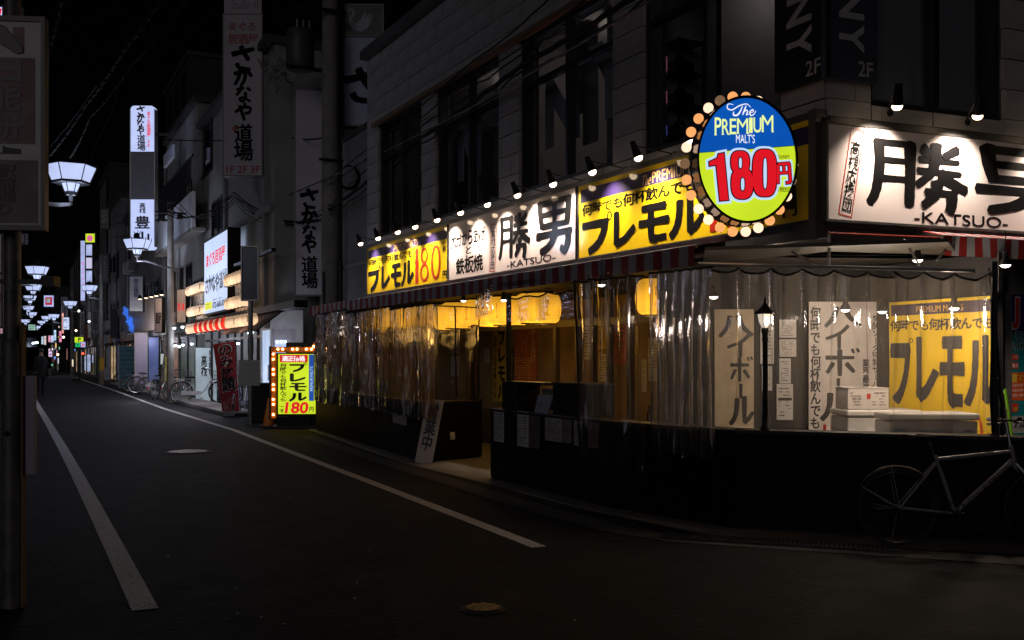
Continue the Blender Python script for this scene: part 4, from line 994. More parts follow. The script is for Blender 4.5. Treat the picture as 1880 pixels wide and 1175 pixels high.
# ================================================================== LANTERNS
LY = mat('yellow lantern paper', (.8, .45, .03), .7, emit=.95, ecol=(1, .47, .03), var=0)
def _lant(m, colr, lo, hi, d0=.16, d1=.27, edge=.5):
    N = m.node_tree.nodes; L = m.node_tree.links; b = N['Principled BSDF']
    tc = N.new('ShaderNodeTexCoord'); sp = N.new('ShaderNodeSeparateXYZ'); L.new(tc.outputs['Object'], sp.inputs[0])
    wv = N.new('ShaderNodeMath'); wv.operation = 'SINE'; ml = N.new('ShaderNodeMath'); ml.operation = 'MULTIPLY'; ml.inputs[1].default_value = 190; L.new(sp.outputs[2], ml.inputs[0]); L.new(ml.outputs[0], wv.inputs[0])
    nz = N.new('ShaderNodeTexNoise'); nz.inputs['Scale'].default_value = 3; L.new(tc.outputs['Object'], nz.inputs['Vector'])
    a = N.new('ShaderNodeMapRange'); a.inputs[1].default_value = -1; a.inputs[2].default_value = 1; a.inputs[3].default_value = lo*.9; a.inputs[4].default_value = lo*1.1; L.new(wv.outputs[0], a.inputs[0])
    # brightness varies at random on top of the rib bands
    g = N.new('ShaderNodeMath'); g.operation = 'MULTIPLY_ADD'; g.inputs[1].default_value = hi-lo; L.new(nz.outputs[0], g.inputs[0]); L.new(a.outputs[0], g.inputs[2])
    # bulb glow put into the emission: brightest low down, dimmer at the ends
    d = N.new('ShaderNodeVectorMath'); d.operation = 'DISTANCE'; d.inputs[1].default_value = (0, 0, -.06); L.new(tc.outputs['Object'], d.inputs[0])
    h = N.new('ShaderNodeMapRange'); h.inputs[1].default_value = d0; h.inputs[2].default_value = d1; h.inputs[3].default_value = 1.15; h.inputs[4].default_value = edge; L.new(d.outputs['Value'], h.inputs[0])
    q = N.new('ShaderNodeMath'); q.operation = 'MULTIPLY'; L.new(g.outputs[0], q.inputs[0]); L.new(h.outputs[0], q.inputs[1]); L.new(q.outputs[0], b.inputs['Emission Strength'])
_lant(LY, None, .85, 1.55)
LANT_INK = mat('lantern ink', (.10, .03, .0), .7, emit=.12, ecol=(1, .3, .0), var=0)
def lantern_proto(name, label, m, R=.19, H=.42, group='yellow paper lanterns under the striped awning', ink=None, wide=False):
    r = thing(name, label, 'lantern', (0,0,0), 0, group); prof = []
    for i in range(21):
        t = i/20; z = -H*.5+H*t; rr = R*(.56+.44*math.sin(PI*t)**.42)*(1+.012*(i % 2)); prof.append((rr, z))
    MB().lathe([(R*.5, -H*.5-.004)]+prof+[(R*.5, H*.5+.004)], 18).build('shade', m, r, smooth=True)
    MB().lathe([(R*.52, H*.5), (R*.52, H*.5+.025)], 14).lathe([(R*.52, -H*.5-.02), (R*.52, -H*.5+.0)], 14).build('rim', BLACK, r)
    MB().tube([(-R*.4, 0, H*.5+.02), (0, 0, H*.5+.12), (R*.4, 0, H*.5+.02)], .004, 5).build('hanger', METAL_D, r)
    if ink: 
        V, Fc = layout(ink, True, .02); x0 = min(p[0] for p in V); x1 = max(p[0] for p in V); z0 = min(p[1] for p in V); z1 = max(p[1] for p in V)
        for a0 in (-.5, -2.1):
            vs = []
            for p in V:
                x = (p[0]-(x0+x1)/2)/(x1-x0)*R*.30; z = (p[1]-(z0+z1)/2)/(z1-z0)*H*.55; rr = R*1.03; a = a0+x/R
                vs.append((math.cos(a)*rr, math.sin(a)*rr, z))
            MB().add(vs, Fc).build('lettering', LANT_INK, r, fix=False)
    return r
lan = lantern_proto('paper_lantern', 'large yellow lantern seen alone through the near clear curtain', LY, ink='生ビール')
FL = Fr(K, FB.a); LV = .45
zl = FL.z(1195, 545, LV); lan.location = FL.w(FL.u(1195, LV), LV, zl); lan.rotation_euler.z = .3
pos = [(1297, 'yellow lantern behind the bunched corner curtain', LV)]
ul0, ul1 = FL.u(1006, .4), FL.u(815, .4)
n = 13; labs = ['nearest', 'second', 'third', 'fourth', 'fifth', 'sixth', 'seventh', 'eighth', 'ninth', 'tenth', 'eleventh', 'twelfth', 'thirteenth']
dup(lan, FL.w(FL.u(1297, .35), .35, zl+.02), 1.0, pos[0][1])
for k in range(n):
    u = ul0+(ul1-ul0)*k/(n-1); dup(lan, FL.w(u, .4, zl-.03+.012*((k*7) % 3)), k*1.3, labs[k]+' lantern from the near end of the close yellow row over the entrance')
mb = MB().tube([FL.w(FL.u(1330, .4), .4, zl+.34), FL.w(UEND, .4, zl+.33)], .008, 6); t = mb.build('lantern_rail', METAL_D); tag(t, 'thin dark rail carrying the yellow lanterns', 'rail')
for px, v in ((1195, LV), (1297, .35)): light('lantern_light', 'POINT', FL.w(FL.u(px, v), v, zl-.30), 7, (1, .55, .12), .1)
for k in (1, 5): light('lantern_light', 'POINT', FL.w(ul0+(ul1-ul0)*k/(n-1), .4, zl-.36), 6, (1, .55, .12), .12)
# pendant lamps
def pendant(label):
    r = thing('pendant_lamp', label, 'lamp', (0,0,0), 0, 'pendant lamps of the terrace')
    MB().lathe([(.010, .12), (.024, .115), (.028, .06), (.040, .04), (.055, .0), (.048, .0), (.02, .05), (.002, .06)], 14).build('lamp_shade', METAL_D, r, smooth=True)
    MB().lathe([(.001, -.022), (.025, -.018), (.045, .002), (.045, .012), (.001, .02)], 14).build('bulb', E_WALLW, r, smooth=True)
    MB().cyl((0,0,.12), (0,0,.30), .004, n=6).build('stem', METAL_D, r)
    return r
pend = pendant('shaded lamp under the soffit at the corner'); pend.location = cw(1685, 478, 8.9)
for px, py, d, lab in ((1846, 487, 8.6, 'shaded lamp at the right edge above the poster wall'), (1552, 569, 9.6, 'shaded lamp hanging before the white highball banner'), (1752, 566, 9.0, 'shaded lamp hanging before the yellow board'), (1620, 572, 9.9, 'shaded lamp between the white banner and the yellow board'),
                       (1104, 523, 11.2, 'lamp glowing through the top of the near clear curtain'), (925, 551, 14.0, 'lamp over the entrance, above the lantern row'), (851, 552, 15.6, 'small lamp left of the entrance'), (1310, 545, 9.6, 'lamp behind the bunched corner curtain'), (655, 600, 18.6, 'lamp shining through the far creased curtain')):
    dup(pend, cw(px, py, d), 0, lab)
for px, py, d, e in ((1545, 582, 9.2, 20), (1735, 580, 8.55, 13), (1625, 585, 9.1, 19), (1104, 535, 11.2, .8), (925, 565, 14.0, 1.2), (655, 612, 18.6, .6), (1310, 560, 9.6, .5)):
    light('pendant_light', 'POINT', cw(px, py, d), e, (1, .80, .62), .04)
for px, py, d, e in ((1685, 487, 8.9, 2), (1850, 500, 8.5, 22)): light('pendant_light', 'SPOT', cw(px, py, d), e*2, (1, .78, .60), .04, rot=(0, 0, 0), spot=2.4)

# small victorian street lantern at the counter edge
b = F3.w(F3.u(1405, .03), .03, .872); s = 2.06-.872; sc = 1.0
t = thing('post_lantern', 'small black victorian street lantern standing on the counter edge', 'lantern', b, YAW)
hz = F3.z(1405, 602, .03)-.872; ht = F3.z(1405, 576, .03)-.872; hf = F3.z(1405, 545, .03)-.872
MB().lathe([(.045, 0), (.045, .02), (.028, .04), (.024, .25), (.030, .26), (.024, .28), (.022, hz-.12), (.030, hz-.10), (.022, hz-.07), (.034, hz-.03), (.030, hz)], 14).build('post', BLACK, t, smooth=True)
mb = MB()
g = MB().lathe([(.030, hz), (.055, hz+.05), (.067, ht)], 6); g.build('glass', mat('frosted lantern glass', (.7, .66, .6), .5, emit=.55, ecol=(1, .82, .66), var=0), t)
for k in range(6):
    a = 2*PI*k/6; mb.tube([(math.cos(a)*.032, math.sin(a)*.032, hz), (math.cos(a)*.058, math.sin(a)*.058, hz+.05), (math.cos(a)*.070, math.sin(a)*.070, ht)], .0035, 4)
mb.build('cage', BLACK, t)
MB().lathe([(.088, ht-.004), (.084, ht+.012), (.055, ht+.04), (.025, ht+.075), (.012, ht+.10), (.014, ht+.115), (.004, hf)], 6).build('roof', BLACK, t)
mb = MB()
for k in range(6): a = 2*PI*k/6; mb.sphere((math.cos(a)*.086, math.sin(a)*.086, ht+.012), .008, 6, 4)
mb.build('finial', BLACK, t)
MB().sphere((0, 0, 0), .021, 12, 8, sz=1.35).build('bulb', mat('lantern bulb', (.8, .8, .7), .5, emit=6, ecol=(1, .86, .70), var=0), t, smooth=True, loc=(.0, -.068*.72, hz+.052))
light('post_lantern_light', 'POINT', b+Vector((0,0,hz+.05))+FWD*(-.13), .35, (1, .82, .62), .03)

# ================================================================== OVAL LIT SIGN
c = cw(1372, 293, 8.25); SR = math.radians(-22.5)
t = thing('oval_sign', 'oval lit beer sign, blue over yellow green, ringed by round bulbs at the corner', 'sign', c, SR)
RX, RZ = .408, .508; n = 56; tilt = math.radians(-4)
def ell(rx, rz, k, n=56): a = 2*PI*k/n; return (math.cos(a)*rx, math.sin(a)*rz)
E_BLUE = emi('lit blue acrylic', (.002, .085, .44), 1.0, .10); E_YG = emi('lit yellow green acrylic', (.58, .76, .022), 1.0, .09)
E_RED = emi('lit red acrylic', (.76, .008, .018), .95); E_PALE = emi('lit pale blue acrylic', (.55, .74, 1.0), .95); E_PY = emi('lit pale yellow', (.85, .98, .35), 1.0); E_WH = emi('lit white', (.95, .97, 1.0), 1.0)
INKL = mat('print on acrylic', (.006, .006, .02), .3)
zl_ = lambda x: .005+x*.085
pts = [ell(RX, RZ, k, 96) for k in range(96)]
up = [p for p in pts if p[1] > zl_(p[0])]; lo = [p for p in pts if p[1] <= zl_(p[0])]
up.sort(key=lambda p: math.atan2(p[1], p[0]) % (2*PI) if p[1] > -.2 else 0)
up = sorted([p for p in pts if p[1] > zl_(p[0])], key=lambda p: (math.atan2(p[1]/RZ, p[0]/RX)+PI/2) % (2*PI))
lo = sorted([p for p in pts if p[1] <= zl_(p[0])], key=lambda p: (math.atan2(p[1]/RZ, p[0]/RX)-PI/2) % (2*PI))
zsplit = .085
def arc_poly(top):
    xs_ = []
    # meeting points of the dividing line and the ellipse
    import itertools
    a0 = None
    P_ = []
    for k in range(720):
        a = 2*PI*k/720; p = (math.cos(a)*RX, math.sin(a)*RZ); on = p[1] > zsplit+p[0]*.085
        P_.append((p, on))
    st = next(k for k in range(720) if P_[k][1] == top and P_[k-1][1] != top); out = []
    for j in range(720):
        p, on = P_[(st+j) % 720]
        if on != top: break
        if j % 6 == 0: out.append(p)
    out.append(P_[(st+j-1) % 720][0])
    return out
MB().flat(arc_poly(True), 0).build('blue_face', E_BLUE, t, fix=False); MB().flat(arc_poly(False), 0).build('green_face', E_YG, t, fix=False)
mb = MB(); vs = []
for k in range(n):
    for rr, y in ((1.0, -.015), (1.045, -.015), (1.045, .20), (1.0, .20)):
        x, z = ell(RX*rr, RZ*rr, k); vs.append((x, y, z))
mb.add(vs, [(4*k+i, 4*((k+1) % n)+i, 4*((k+1) % n)+(i+1) % 4, 4*k+(i+1) % 4) for k in range(n) for i in range(4)])
mb.build('rim', mat('glossy black metal', (.01, .01, .012), .12), t, smooth=True)
MB().add([(*((ell(RX, RZ, k)[0],)), .19, ell(RX, RZ, k)[1]) for k in range(n)], [tuple(range(n))]).build('back', BLACK, t)
def wr(s, box, m, y, **kw): return write(t, s, box, m, y=y, **kw)
# text in face coordinates (metres from the centre); crop pixels -> metres
fx = lambda x: (x-515)/690*2*RX; fz = lambda y: (568-y)/885*2*RZ
def rise(o, k=.075):
    for v in o.data.vertices: v.co.z += v.co.x*k
    return o
def curl(pts, r): return [(fx(x), fz(y)) for x, y in pts]
mb = MB(); 
def scr(pts, wd):
    Q = ribbon([(fx(x), fz(y)) for x, y in pts], 1, n=6); vs = []; m = len(Q)
    for i, q in enumerate(Q):
        tt = (Q[min(i+1, m-1)]-Q[max(i-1, 0)]).normalized(); nr = Vector((-tt.y, tt.x)); w_ = wd*(.35+.65*math.sin(PI*(i+.5)/m))
        vs += [(q.x+nr.x*w_, -.005-.0006*(len(mb.f) % 7), q.y+nr.y*w_), (q.x-nr.x*w_, -.005-.0006*(len(mb.f) % 7), q.y-nr.y*w_)]
    mb.add(vs, [(2*i, 2*i+1, 2*i+3, 2*i+2) for i in range(m-1)])
scr([(415,175),(380,170),(372,200),(405,212),(460,180),(510,168),(538,192)], .005); scr([(480,182),(462,225),(440,250),(415,248),(418,225)], .007)
scr([(505,180),(480,248)], .006); scr([(484,238),(505,212),(516,222),(508,246),(525,240)], .005); scr([(535,232),(556,222),(552,208),(532,225),(538,250),(560,242),(575,215)], .005)
mb.build('lettering', E_WH, t, fix=False)
xs0 = [280, 335, 386, 441, 536, 560, 615, 705]; 
for i, ch in enumerate('PREMIUM'):
    a, b = ((282,330),(334,385),(389,436),(441,520),(527,552),(558,615),(618,700))[i]; big = i in (0, 6)
    top = 268-(a-280)*.065 if big else 282-(a-280)*.065; bot = 396-(a-280)*.085
    o = write(t, ch, (fx(a), fz(bot), fx(b), fz(top)), E_PY, y=-.004, bold=.008)
    mb = MB()  # serifs
    for x_ in ((a, b) if ch in 'MUR' else (a,)): mb.flat([(fx(x_-3 if x_ == a else x_-10), fz(bot+1)), (fx(x_+15 if x_ == a else x_+4), fz(bot+1)), (fx(x_+15 if x_ == a else x_+4), fz(bot-4)), (fx(x_-3 if x_ == a else x_-10), fz(bot-4))], -.0045)
    if ch != 'U': mb.build('serif', E_PY, t, fix=False)
wr("MALT'S", (fx(434), fz(450), fx(568), fz(386)), E_WH, -.004, bold=.006)
def sup(cx, cz, rx, rz, e=2.6, n=40): return [(cx+math.copysign(abs(math.cos(2*PI*i/n))**(2/e), math.cos(2*PI*i/n))*rx, cz+math.copysign(abs(math.sin(2*PI*i/n))**(2/e), math.sin(2*PI*i/n))*rz) for i in range(n)]
ONE = [(242,590),(300,562),(308,532),(346,524),(378,862),(318,868),(292,610),(244,618)]
UNIT = 2*RX/690
def grown(poly, g):
    n_ = len(poly); out = []; A_ = sum(poly[i][0]*poly[(i+1) % n_][1]-poly[(i+1) % n_][0]*poly[i][1] for i in range(n_)); sg = 1 if A_ > 0 else -1
    for i in range(n_):
        p, q, r_ = Vector(poly[i-1]), Vector(poly[i]), Vector(poly[(i+1) % n_]); d1 = (q-p).normalized(); d2 = (r_-q).normalized()
        n1 = Vector((d1.y, -d1.x))*sg; n2 = Vector((d2.y, -d2.x))*sg; m_ = (n1+n2).normalized(); k = 1/max(.5, m_.dot(n1)); v_ = q+m_*g*k; out.append((v_.x, v_.y))
    return out
def tone(polys, m, y, nm='lettering'):
    mb = MB()
    for i, pl in enumerate(polys): mb.flat([(fx(a), fz(b)) for a, b in pl], y-.0004*i)
    mb.build(nm, m, t, fix=False)
tl = lambda pl: [(a+(b-690)*-.04, b-(a-480)*.0) for a, b in pl]
E8a, E8b, Z0 = (462, 588, 66, 80), (476, 742, 78, 112), (636, 664, 86, 170)
for g, m, y in ((24, E_PALE, -.004), (8, INKL, -.007), (0, E_RED, -.010)):
    tone([grown(ONE, g), sup(E8a[0], E8a[1], E8a[2]+g, E8a[3]+g), sup(E8b[0], E8b[1], E8b[2]+g, E8b[3]+g), sup(Z0[0], Z0[1], Z0[2]+g, Z0[3]+g, 3)], m, y)
tone([sup(462, 595, 17, 45), sup(478, 748, 19, 52), sup(638, 668, 19, 118)], INKL, -.013); tone([sup(462, 595, 10, 37), sup(478, 748, 12, 44), sup(638, 668, 12, 110)], E_PALE, -.0155)
for g, m, y in ((.020, E_PALE, -.004), (.007, INKL, -.007), (0, E_RED, -.010)):
    mb = MB()
    def bar(x0_, y0_, x1_, y1_, w_): 
        a_, b_ = Vector((fx(x0_), fz(y0_))), Vector((fx(x1_), fz(y1_))); d_ = (b_-a_).normalized(); n_ = Vector((-d_.y, d_.x))*(w_/2+g); a_ -= d_*g; b_ += d_*g; k_ = len(mb.f)
        mb.flat([(a_+n_)[:], (b_+n_)[:], (b_-n_)[:], (a_-n_)[:]], y-.0003*k_)
    bar(733, 604, 733, 738, .020); bar(733, 600, 815, 592, .022); bar(812, 596, 822, 726, .022); bar(740, 664, 812, 658, .018); bar(774, 604, 776, 658, .018); bar(790, 734, 822, 730, .020)
    mb.build('lettering', m, t, fix=False)
wr('税込198円', (fx(718), fz(560), fx(814), fz(530)), INKL, -.004, bold=.01); wr('(税別)', (fx(735), fz(800), fx(822), fz(762)), INKL, -.004, bold=.01)
mb = MB().box(-.02, .02, .2, .5, .12, .16).box(-.02, .02, .2, .5, -.18, -.14).box(.15, .19, .2, .4, -.02, .02).build('bracket', METAL_D, t)
MB().box(.35, .56, .40, .48, -.33, .20).build('mount_panel', BLACK, t)
RXb, RZb = .452, .560
SHD = mat('bulb ring backing', (.012, .012, .012), .25)
vs = []
for k in range(n):
    for rr, y in ((.80, .205), (1.0, .205), (1.0, .25), (.80, .25)): x, z = ell(RXb*rr*.94, RZb*rr*.94, k); vs.append((x-.008, y, z))
MB().add(vs, [(4*k+i, 4*((k+1) % n)+i, 4*((k+1) % n)+(i+1) % 4, 4*k+(i+1) % 4) for k in range(n) for i in range(4)]).build('bulb_ring', SHD, t)
BB = [emi('globe bulb bright', (1, .68, .48), 1.35), emi('globe bulb amber', (1, .42, .14), 1.0), emi('globe bulb dim', (.30, .17, .09), .6)]
bulbm = [MB().sphere((0, 0, 0), .043, 16, 10).mesh('bulb', b_, True) for b_ in BB]; capm = MB().cyl((0, 0, 0), (0, 0, .05), .018, n=8).mesh('socket', METAL_D)
nb = 26; patt = [0,0,1,1,0,0,1,1,2,0,1,1,0,2,1,1,0,0,1,1,0,0,1,1,0,2]
for k in range(nb):
    a = 2*PI*k/nb; x, z = math.cos(a)*(RXb+.015)-.008, math.sin(a)*(RZb+.015)
    o = bpy.data.objects.new('bulb', bulbm[patt[k]]); C.objects.link(o); o.parent = t; o.location = (x, .20, z)
    d = Vector((math.cos(a)*RXb, 0, math.sin(a)*RZb)).normalized(); s_ = bpy.data.objects.new('socket', capm); C.objects.link(s_); s_.parent = o; s_.rotation_euler = (-d).to_track_quat('Z', 'Y').to_euler(); s_.location = -d*.035
light('oval_sign_light', 'POINT', c+RGT*(-.35)+Vector((0,0,-.5))+FWD*.0, 1.0, (1, .65, .4), .2)

# freezer chests and carton on the corner terrace
def freezer(px0, px1, py, d0, label, h=1.02, dep=.5, ang=None, z0=0):
    p = cw(px0, py, d0); q = cw(px1, py, d0); W = (q-p).length
    r = thing('chest_freezer', label, 'freezer', (p.x, p.y, 0), YAW if ang is None else ang, 'white chest freezers behind the hazy curtain'); WHT = mat('white enamel', (.62, .60, .58), .35, coat=.3, var=.05)
    MB().box(0, W, 0, dep, .03, h-.07).build('body', WHT, r, bevel=.015); MB().box(-.01, W+.01, -.015, dep, h-.06, h).build('lid', WHT, r, bevel=.015)
    MB().box(W*.62, W*.70, -.02, 0, h-.16, h-.08).build('lock', METAL, r); MB().box(W*.5, W*.9, -.004, .0, h-.35, h-.22).build('label_plate', mat('grey label', (.3, .3, .32), .4), r)
    return W
freezer(1636, 1796, 760, 8.65, 'near white chest freezer in front of the yellow board', h=1.5-(760-657)*8.65/FPX+.005, dep=.40)
freezer(1556, 1690, 757, 9.4, 'far white chest freezer under the paper carton', h=1.5-(753-657)*9.4/FPX, dep=.5)
p = cw(1556, 757, 9.45); h = 1.5-(753-657)*9.4/FPX
r = thing('carton', 'white printed carton box standing on the far chest freezer', 'box', (p.x, p.y, h+.003), YAW); WHC = mat('white cardboard', (.58, .53, .50), .7, var=.06)
MB().box(.01, .40, .02, .38, 0, .20).build('body', WHC, r, bevel=.004); MB().box(.005, .19, .015, .385, .2005, .206).build('flap', WHC, r); MB().box(.21, .405, .015, .385, .2005, .206).build('flap', WHC, r)
lines(r, (.03, .03, .15, .17), MATS['small print'], 5, y=.017, seed=2); lines(r, (.24, .03, .38, .17), MATS['small print'], 5, y=.017, seed=4); rect(r, (.19, .10, .225, .15), REDINK, .017, 'red_mark')
# right edge: grey pillar, J poster, green broom handle
p = cw(1847, 800, 9.2); 
t = thing('wood_pillar', 'dark wood grained pillar above the tall poster', 'pillar', FR.w(FR.u(1846, .1), .1, 0), FR.a); MB().box(0, .9, 0, .3, 0, 2.75).build('shaft', mat('grey wood grain', (.10, .095, .09), .5, var=.7, scale=5, stretch=(3, 3, .5)), t)
MB().box(-.12, -.02, -.05, .2, 0, 2.3).build('door_frame', METAL_D, t)
u0 = FR.u(1856, -.02); z1, z0 = FR.z(1870, 541, -.02), FR.z(1870, 800, -.02)
r = board('tall_poster', 'tall teal and red bar poster with a large J at the right edge', 'poster', FR.w(u0, -.02, z0), FR.a, .56, z1-z0, mat('teal print', (.01, .22, .25), .3, coat=.5), METAL, t=.04, b=.022); W, H = .56, z1-z0
rect(r, (0, H*.73, W, H), mat('navy poster print', (.03, .02, .14), .3, coat=.5), -.002, 'band'); RP = mat('red poster print', (.60, .05, .02), .3, coat=.5); WP = mat('white poster print', (.75, .75, .75), .4)
write(r, 'J', (.003, H*.75, .115, H*.985), WP, y=-.004, bold=.07); write(r, 'J', (.010, H*.757, .108, H*.978), RP, y=-.006, bold=.05)
for s_, z_, m_, y_, b_ in (('トリス', .675, WP, -.004, .06), ('ハイボール', .60, WP, -.004, .06)):
    write(r, s_, (.004, H*z_, .004+.052*len(s_), H*(z_+.07)), WP, y=y_, bold=.07); write(r, s_, (.008, H*(z_+.004), .0+.052*len(s_), H*(z_+.066)), INKL, y=y_-.002, bold=.02)
rect(r, (0, H*.25, W, H*.45), mat('orange red print', (.62, .10, .02), .4), -.002, 'price_panel'); rect(r, (.0, H*.02, W, H*.14), mat('grey picture print', (.35, .34, .33), .4, var=.4, scale=20), -.002, 'picture')
for z_, s_ in ((.555, 'ノーマル'), (.495, '濃いめ')):
    rect(r, (.005, H*(z_-.02), .095, H*(z_+.025)), RP, -.003, 'price_tag'); write(r, s_, (.012, H*(z_-.012), .088, H*(z_+.018)), WP, y=-.006, bold=.02)
rect(r, (.010, H*.38, .075, H*.44), PAPER_Y, -.004, 'yellow_patch'); write(r, 'マンゴー', (.09, H*.385, .30, H*.44), PAPER_Y, y=-.006, bold=.03)
for k in range(3): write(r, 'メガハイボール', (.012, H*(.345-.035*k), .2, H*(.37-.035*k)), WP, y=-.006, bold=.02)
MB().add([(.05+math.cos(a)*.045*(1+.12*(k % 2)), -.004, H*.20+math.sin(a)*.045*(1+.12*(k % 2))) for k, a in enumerate([2*PI*i/28 for i in range(28)])], [tuple(range(28))]).build('star_badge', RP, r, fix=False)
write(r, '2倍', (.025, H*.175, .08, H*.205), PAPER_Y, y=-.006, bold=.04); write(r, 'デカ', (.03, H*.055, .17, H*.13), INKL, y=-.005, bold=.05, jit=.08)
mb = MB().tube([cw(1845, 715, 8.3), cw(1858, 800, 8.15)], .011, 8); o = mb.build('broom_handle', mat('lime plastic', (.25, .62, .02), .4)); tag(o, 'bright lime green broom handle leaning at the right edge', 'broom')
# black wrapped pole leaning at the curtain end
mb = MB(); rnd = random.Random(4); pp = [cw(1818, 500, 8.2), cw(1822, 560, 8.2), cw(1830, 640, 8.2), cw(1834, 700, 8.18), cw(1840, 800, 8.1)]
Q = []
for i in range(len(pp)-1):
    for k in range(8): v = pp[i].lerp(pp[i+1], k/8); Q.append(v+Vector((rnd.uniform(-.006, .006), rnd.uniform(-.006, .006), 0)))
Q.append(pp[-1]); o = mb.tube(Q, [.013+.004*((i*5) % 3)/2 for i in range(len(Q))], 7).build('rolled_hem', CABLE); tag(o, 'crumpled black rolled curtain hem hanging beside the right post', 'curtain hem')
# ================================================================== BICYCLES
BIKE_BLK = mat('black bicycle paint', (.12, .12, .13), .3, coat=.5); BIKE_SLV = mat('silver grey bicycle paint', (.24, .23, .235), .35, .3, coat=.3, var=.1); BIKE_WHT = mat('white bicycle paint', (.65, .66, .70), .3, coat=.4)
def bicycle(name, label, fm, city=True, R=.325, group=None, text=None, dim=None):
    """hub of the rear wheel above the origin, x forwards, side stand in"""
    r = thing(name, label, 'bicycle', (0,0,0), 0, group); WB = 1.13 if not city else 1.08
    def T(pts, rad, m, nm, n=8, par=None): return MB().tube(pts, rad, n).build(nm, m, par or r, smooth=True)
    for hx in (0, WB):
        circ = lambda rr, nn=36: [(hx+math.cos(2*PI*i/nn)*rr, 0, R+math.sin(2*PI*i/nn)*rr) for i in range(nn)]
        w_ = MB().tube(circ(R-.008), .0085 if not city else .016, 8, closed=True).build('wheel', RUBBER, r, smooth=True)
        MB().tube(circ(R-.032), .0075 if not city else .012, 6, closed=True).build('rim', CHROME if city else METAL_D, w_, smooth=True)
        mb = MB().cyl((hx, -.04, R), (hx, .04, R), .022, n=10)
        for k in range(24): a = 2*PI*k/24+.1*(k % 2); mb.cyl((hx+math.cos(a+.5)*.02, .03*(1 if k % 2 else -1), R+math.sin(a+.5)*.02), (hx+math.cos(a)*(R-.04), 0, R+math.sin(a)*(R-.04)), .0011 if not city else .0022, n=3, cap=False)
        mb.build('spokes', METAL if city else METAL_D, w_)
    bb = (.44, 0, .27); st = (.31, 0, .69) if not city else (.29, 0, .56); ht = (.885, 0, .80) if not city else (.80, 0, .86); hb = (.915, 0, .66) if not city else (.86, 0, .66)
    mb = MB().cyl(bb, (st[0]-.012, 0, st[2]+.03), .016, n=10).cyl(hb, ht, .019, n=10)
    if city:
        mb.tube([(.47, 0, .29), (.55, 0, .30), (.66, 0, .40), (.76, 0, .58), (.84, 0, .72)], .022, 10)
    else:
        mb.cyl(st, (.895, 0, .755), .017, n=10).cyl(bb, (.91, 0, .69), .023, n=10)
    for y in (-.05, .05):
        mb.cyl((bb[0]-.03, y*.6, bb[2]), (0, y, R), .010, n=6).cyl((st[0], y*.4, st[2]-.02), (0, y, R), .009, n=6)
    mb.build('frame', fm, r, smooth=True)
    mb = MB()
    for y in (-.05, .05): mb.tube([(hb[0]+.0, y*.4, hb[2]+.0), (hb[0]+.04, y, hb[2]-.06), (WB, y, R)], .010, 6)
    mb.cyl((hb[0]-.02, 0, hb[2]+.02), (hb[0]+.01, 0, hb[2]-.04), .02); mb.build('fork', fm, r, smooth=True)
    # guards
    for hx, a0, a1 in ((0, .15*PI, 1.0*PI), (WB, .25*PI, .95*PI)):
        mb = MB(); n_ = 16; vs = []
        for i in range(n_+1):
            a = a0+(a1-a0)*i/n_
            for y in (-.025, -.012, .012, .025): rr = R+.028-(.012 if abs(y) > .02 else 0); vs.append((hx+math.cos(a)*rr, y, R+math.sin(a)*rr))
        mb.add(vs, [(4*i+k, 4*i+k+1, 4*i+k+5, 4*i+k+4) for i in range(n_) for k in range(3)]); mb.build('mudguard', METAL if city else BLACK, r, smooth=True)
    mb = MB()
    for y in (-.03, .03):
        mb.tube([(math.cos(.55*PI)*(R+.02), y, R+math.sin(.55*PI)*(R+.02)), (0, y*1.6, R)], .0025, 4); mb.tube([(math.cos(.83*PI)*(R+.02), y, R+math.sin(.83*PI)*(R+.02)), (0, y*1.6, R)], .0025, 4)
    mb.build('stay', METAL, r)
    T([(st[0]-.012, 0, st[2]+.02), (st[0]-.05, 0, .83 if not city else .74)], .013, CHROME, 'seat_post')
    sz = .88 if not city else .79; sx_ = st[0]-.06
    mb = MB(); prof = [(-.14, .075, 0), (-.10, .085, .01), (-.03, .07, .005), (.05, .035, .0), (.13, .022, -.004), (.15, .012, -.012)]; vs = []
    for x, hw, dz in prof: vs += [(sx_+x, -hw, sz+dz-.02), (sx_+x, -hw*.8, sz+dz), (sx_+x, hw*.8, sz+dz), (sx_+x, hw, sz+dz-.02), (sx_+x, 0, sz+dz-.05)]
    mb.add(vs, [(5*i+k, 5*i+(k+1) % 5, 5*i+5+(k+1) % 5, 5*i+5+k) for i in range(5) for k in range(5)] + [(0,1,2,3,4), (29,28,27,26,25)]); mb.build('saddle', BLACK, r, smooth=True)
    hz = 1.0
    T([ht, (ht[0]-.03, 0, hz-.01)], .012, CHROME, 'stem')
    hbar = [(ht[0]-.20, -.27, hz), (ht[0]-.08, -.24, hz+.03), (ht[0]-.02, -.10, hz), (ht[0]-.02, .10, hz), (ht[0]-.08, .24, hz+.03), (ht[0]-.20, .27, hz)] if city else [(ht[0]-.05, -.28, hz+.01), (ht[0]-.0, -.05, hz), (ht[0]-.0, .05, hz), (ht[0]-.05, .28, hz+.01)]
    h_ = T(hbar, .011, CHROME if city else BLACK, 'handlebar')
    for s_ in (0, -1):
        a, b_ = Vector(hbar[s_]), Vector(hbar[1 if s_ == 0 else -2]); MB().cyl(a, a.lerp(b_, .75), .016, n=8).build('grip', RUBBER, h_); MB().tube([a.lerp(b_, .8)+Vector((.02, 0, -.01)), a.lerp(b_, .2)+Vector((.05, 0, -.03))], .005, 5).build('brake_lever', METAL, h_)
    mb = MB().cyl((bb[0], -.06, bb[2]), (bb[0], .06, bb[2]), .02).tube([(bb[0]+math.cos(2*PI*i/20)*.085, -.045, bb[2]+math.sin(2*PI*i/20)*.085) for i in range(20)], .004, 4, closed=True)
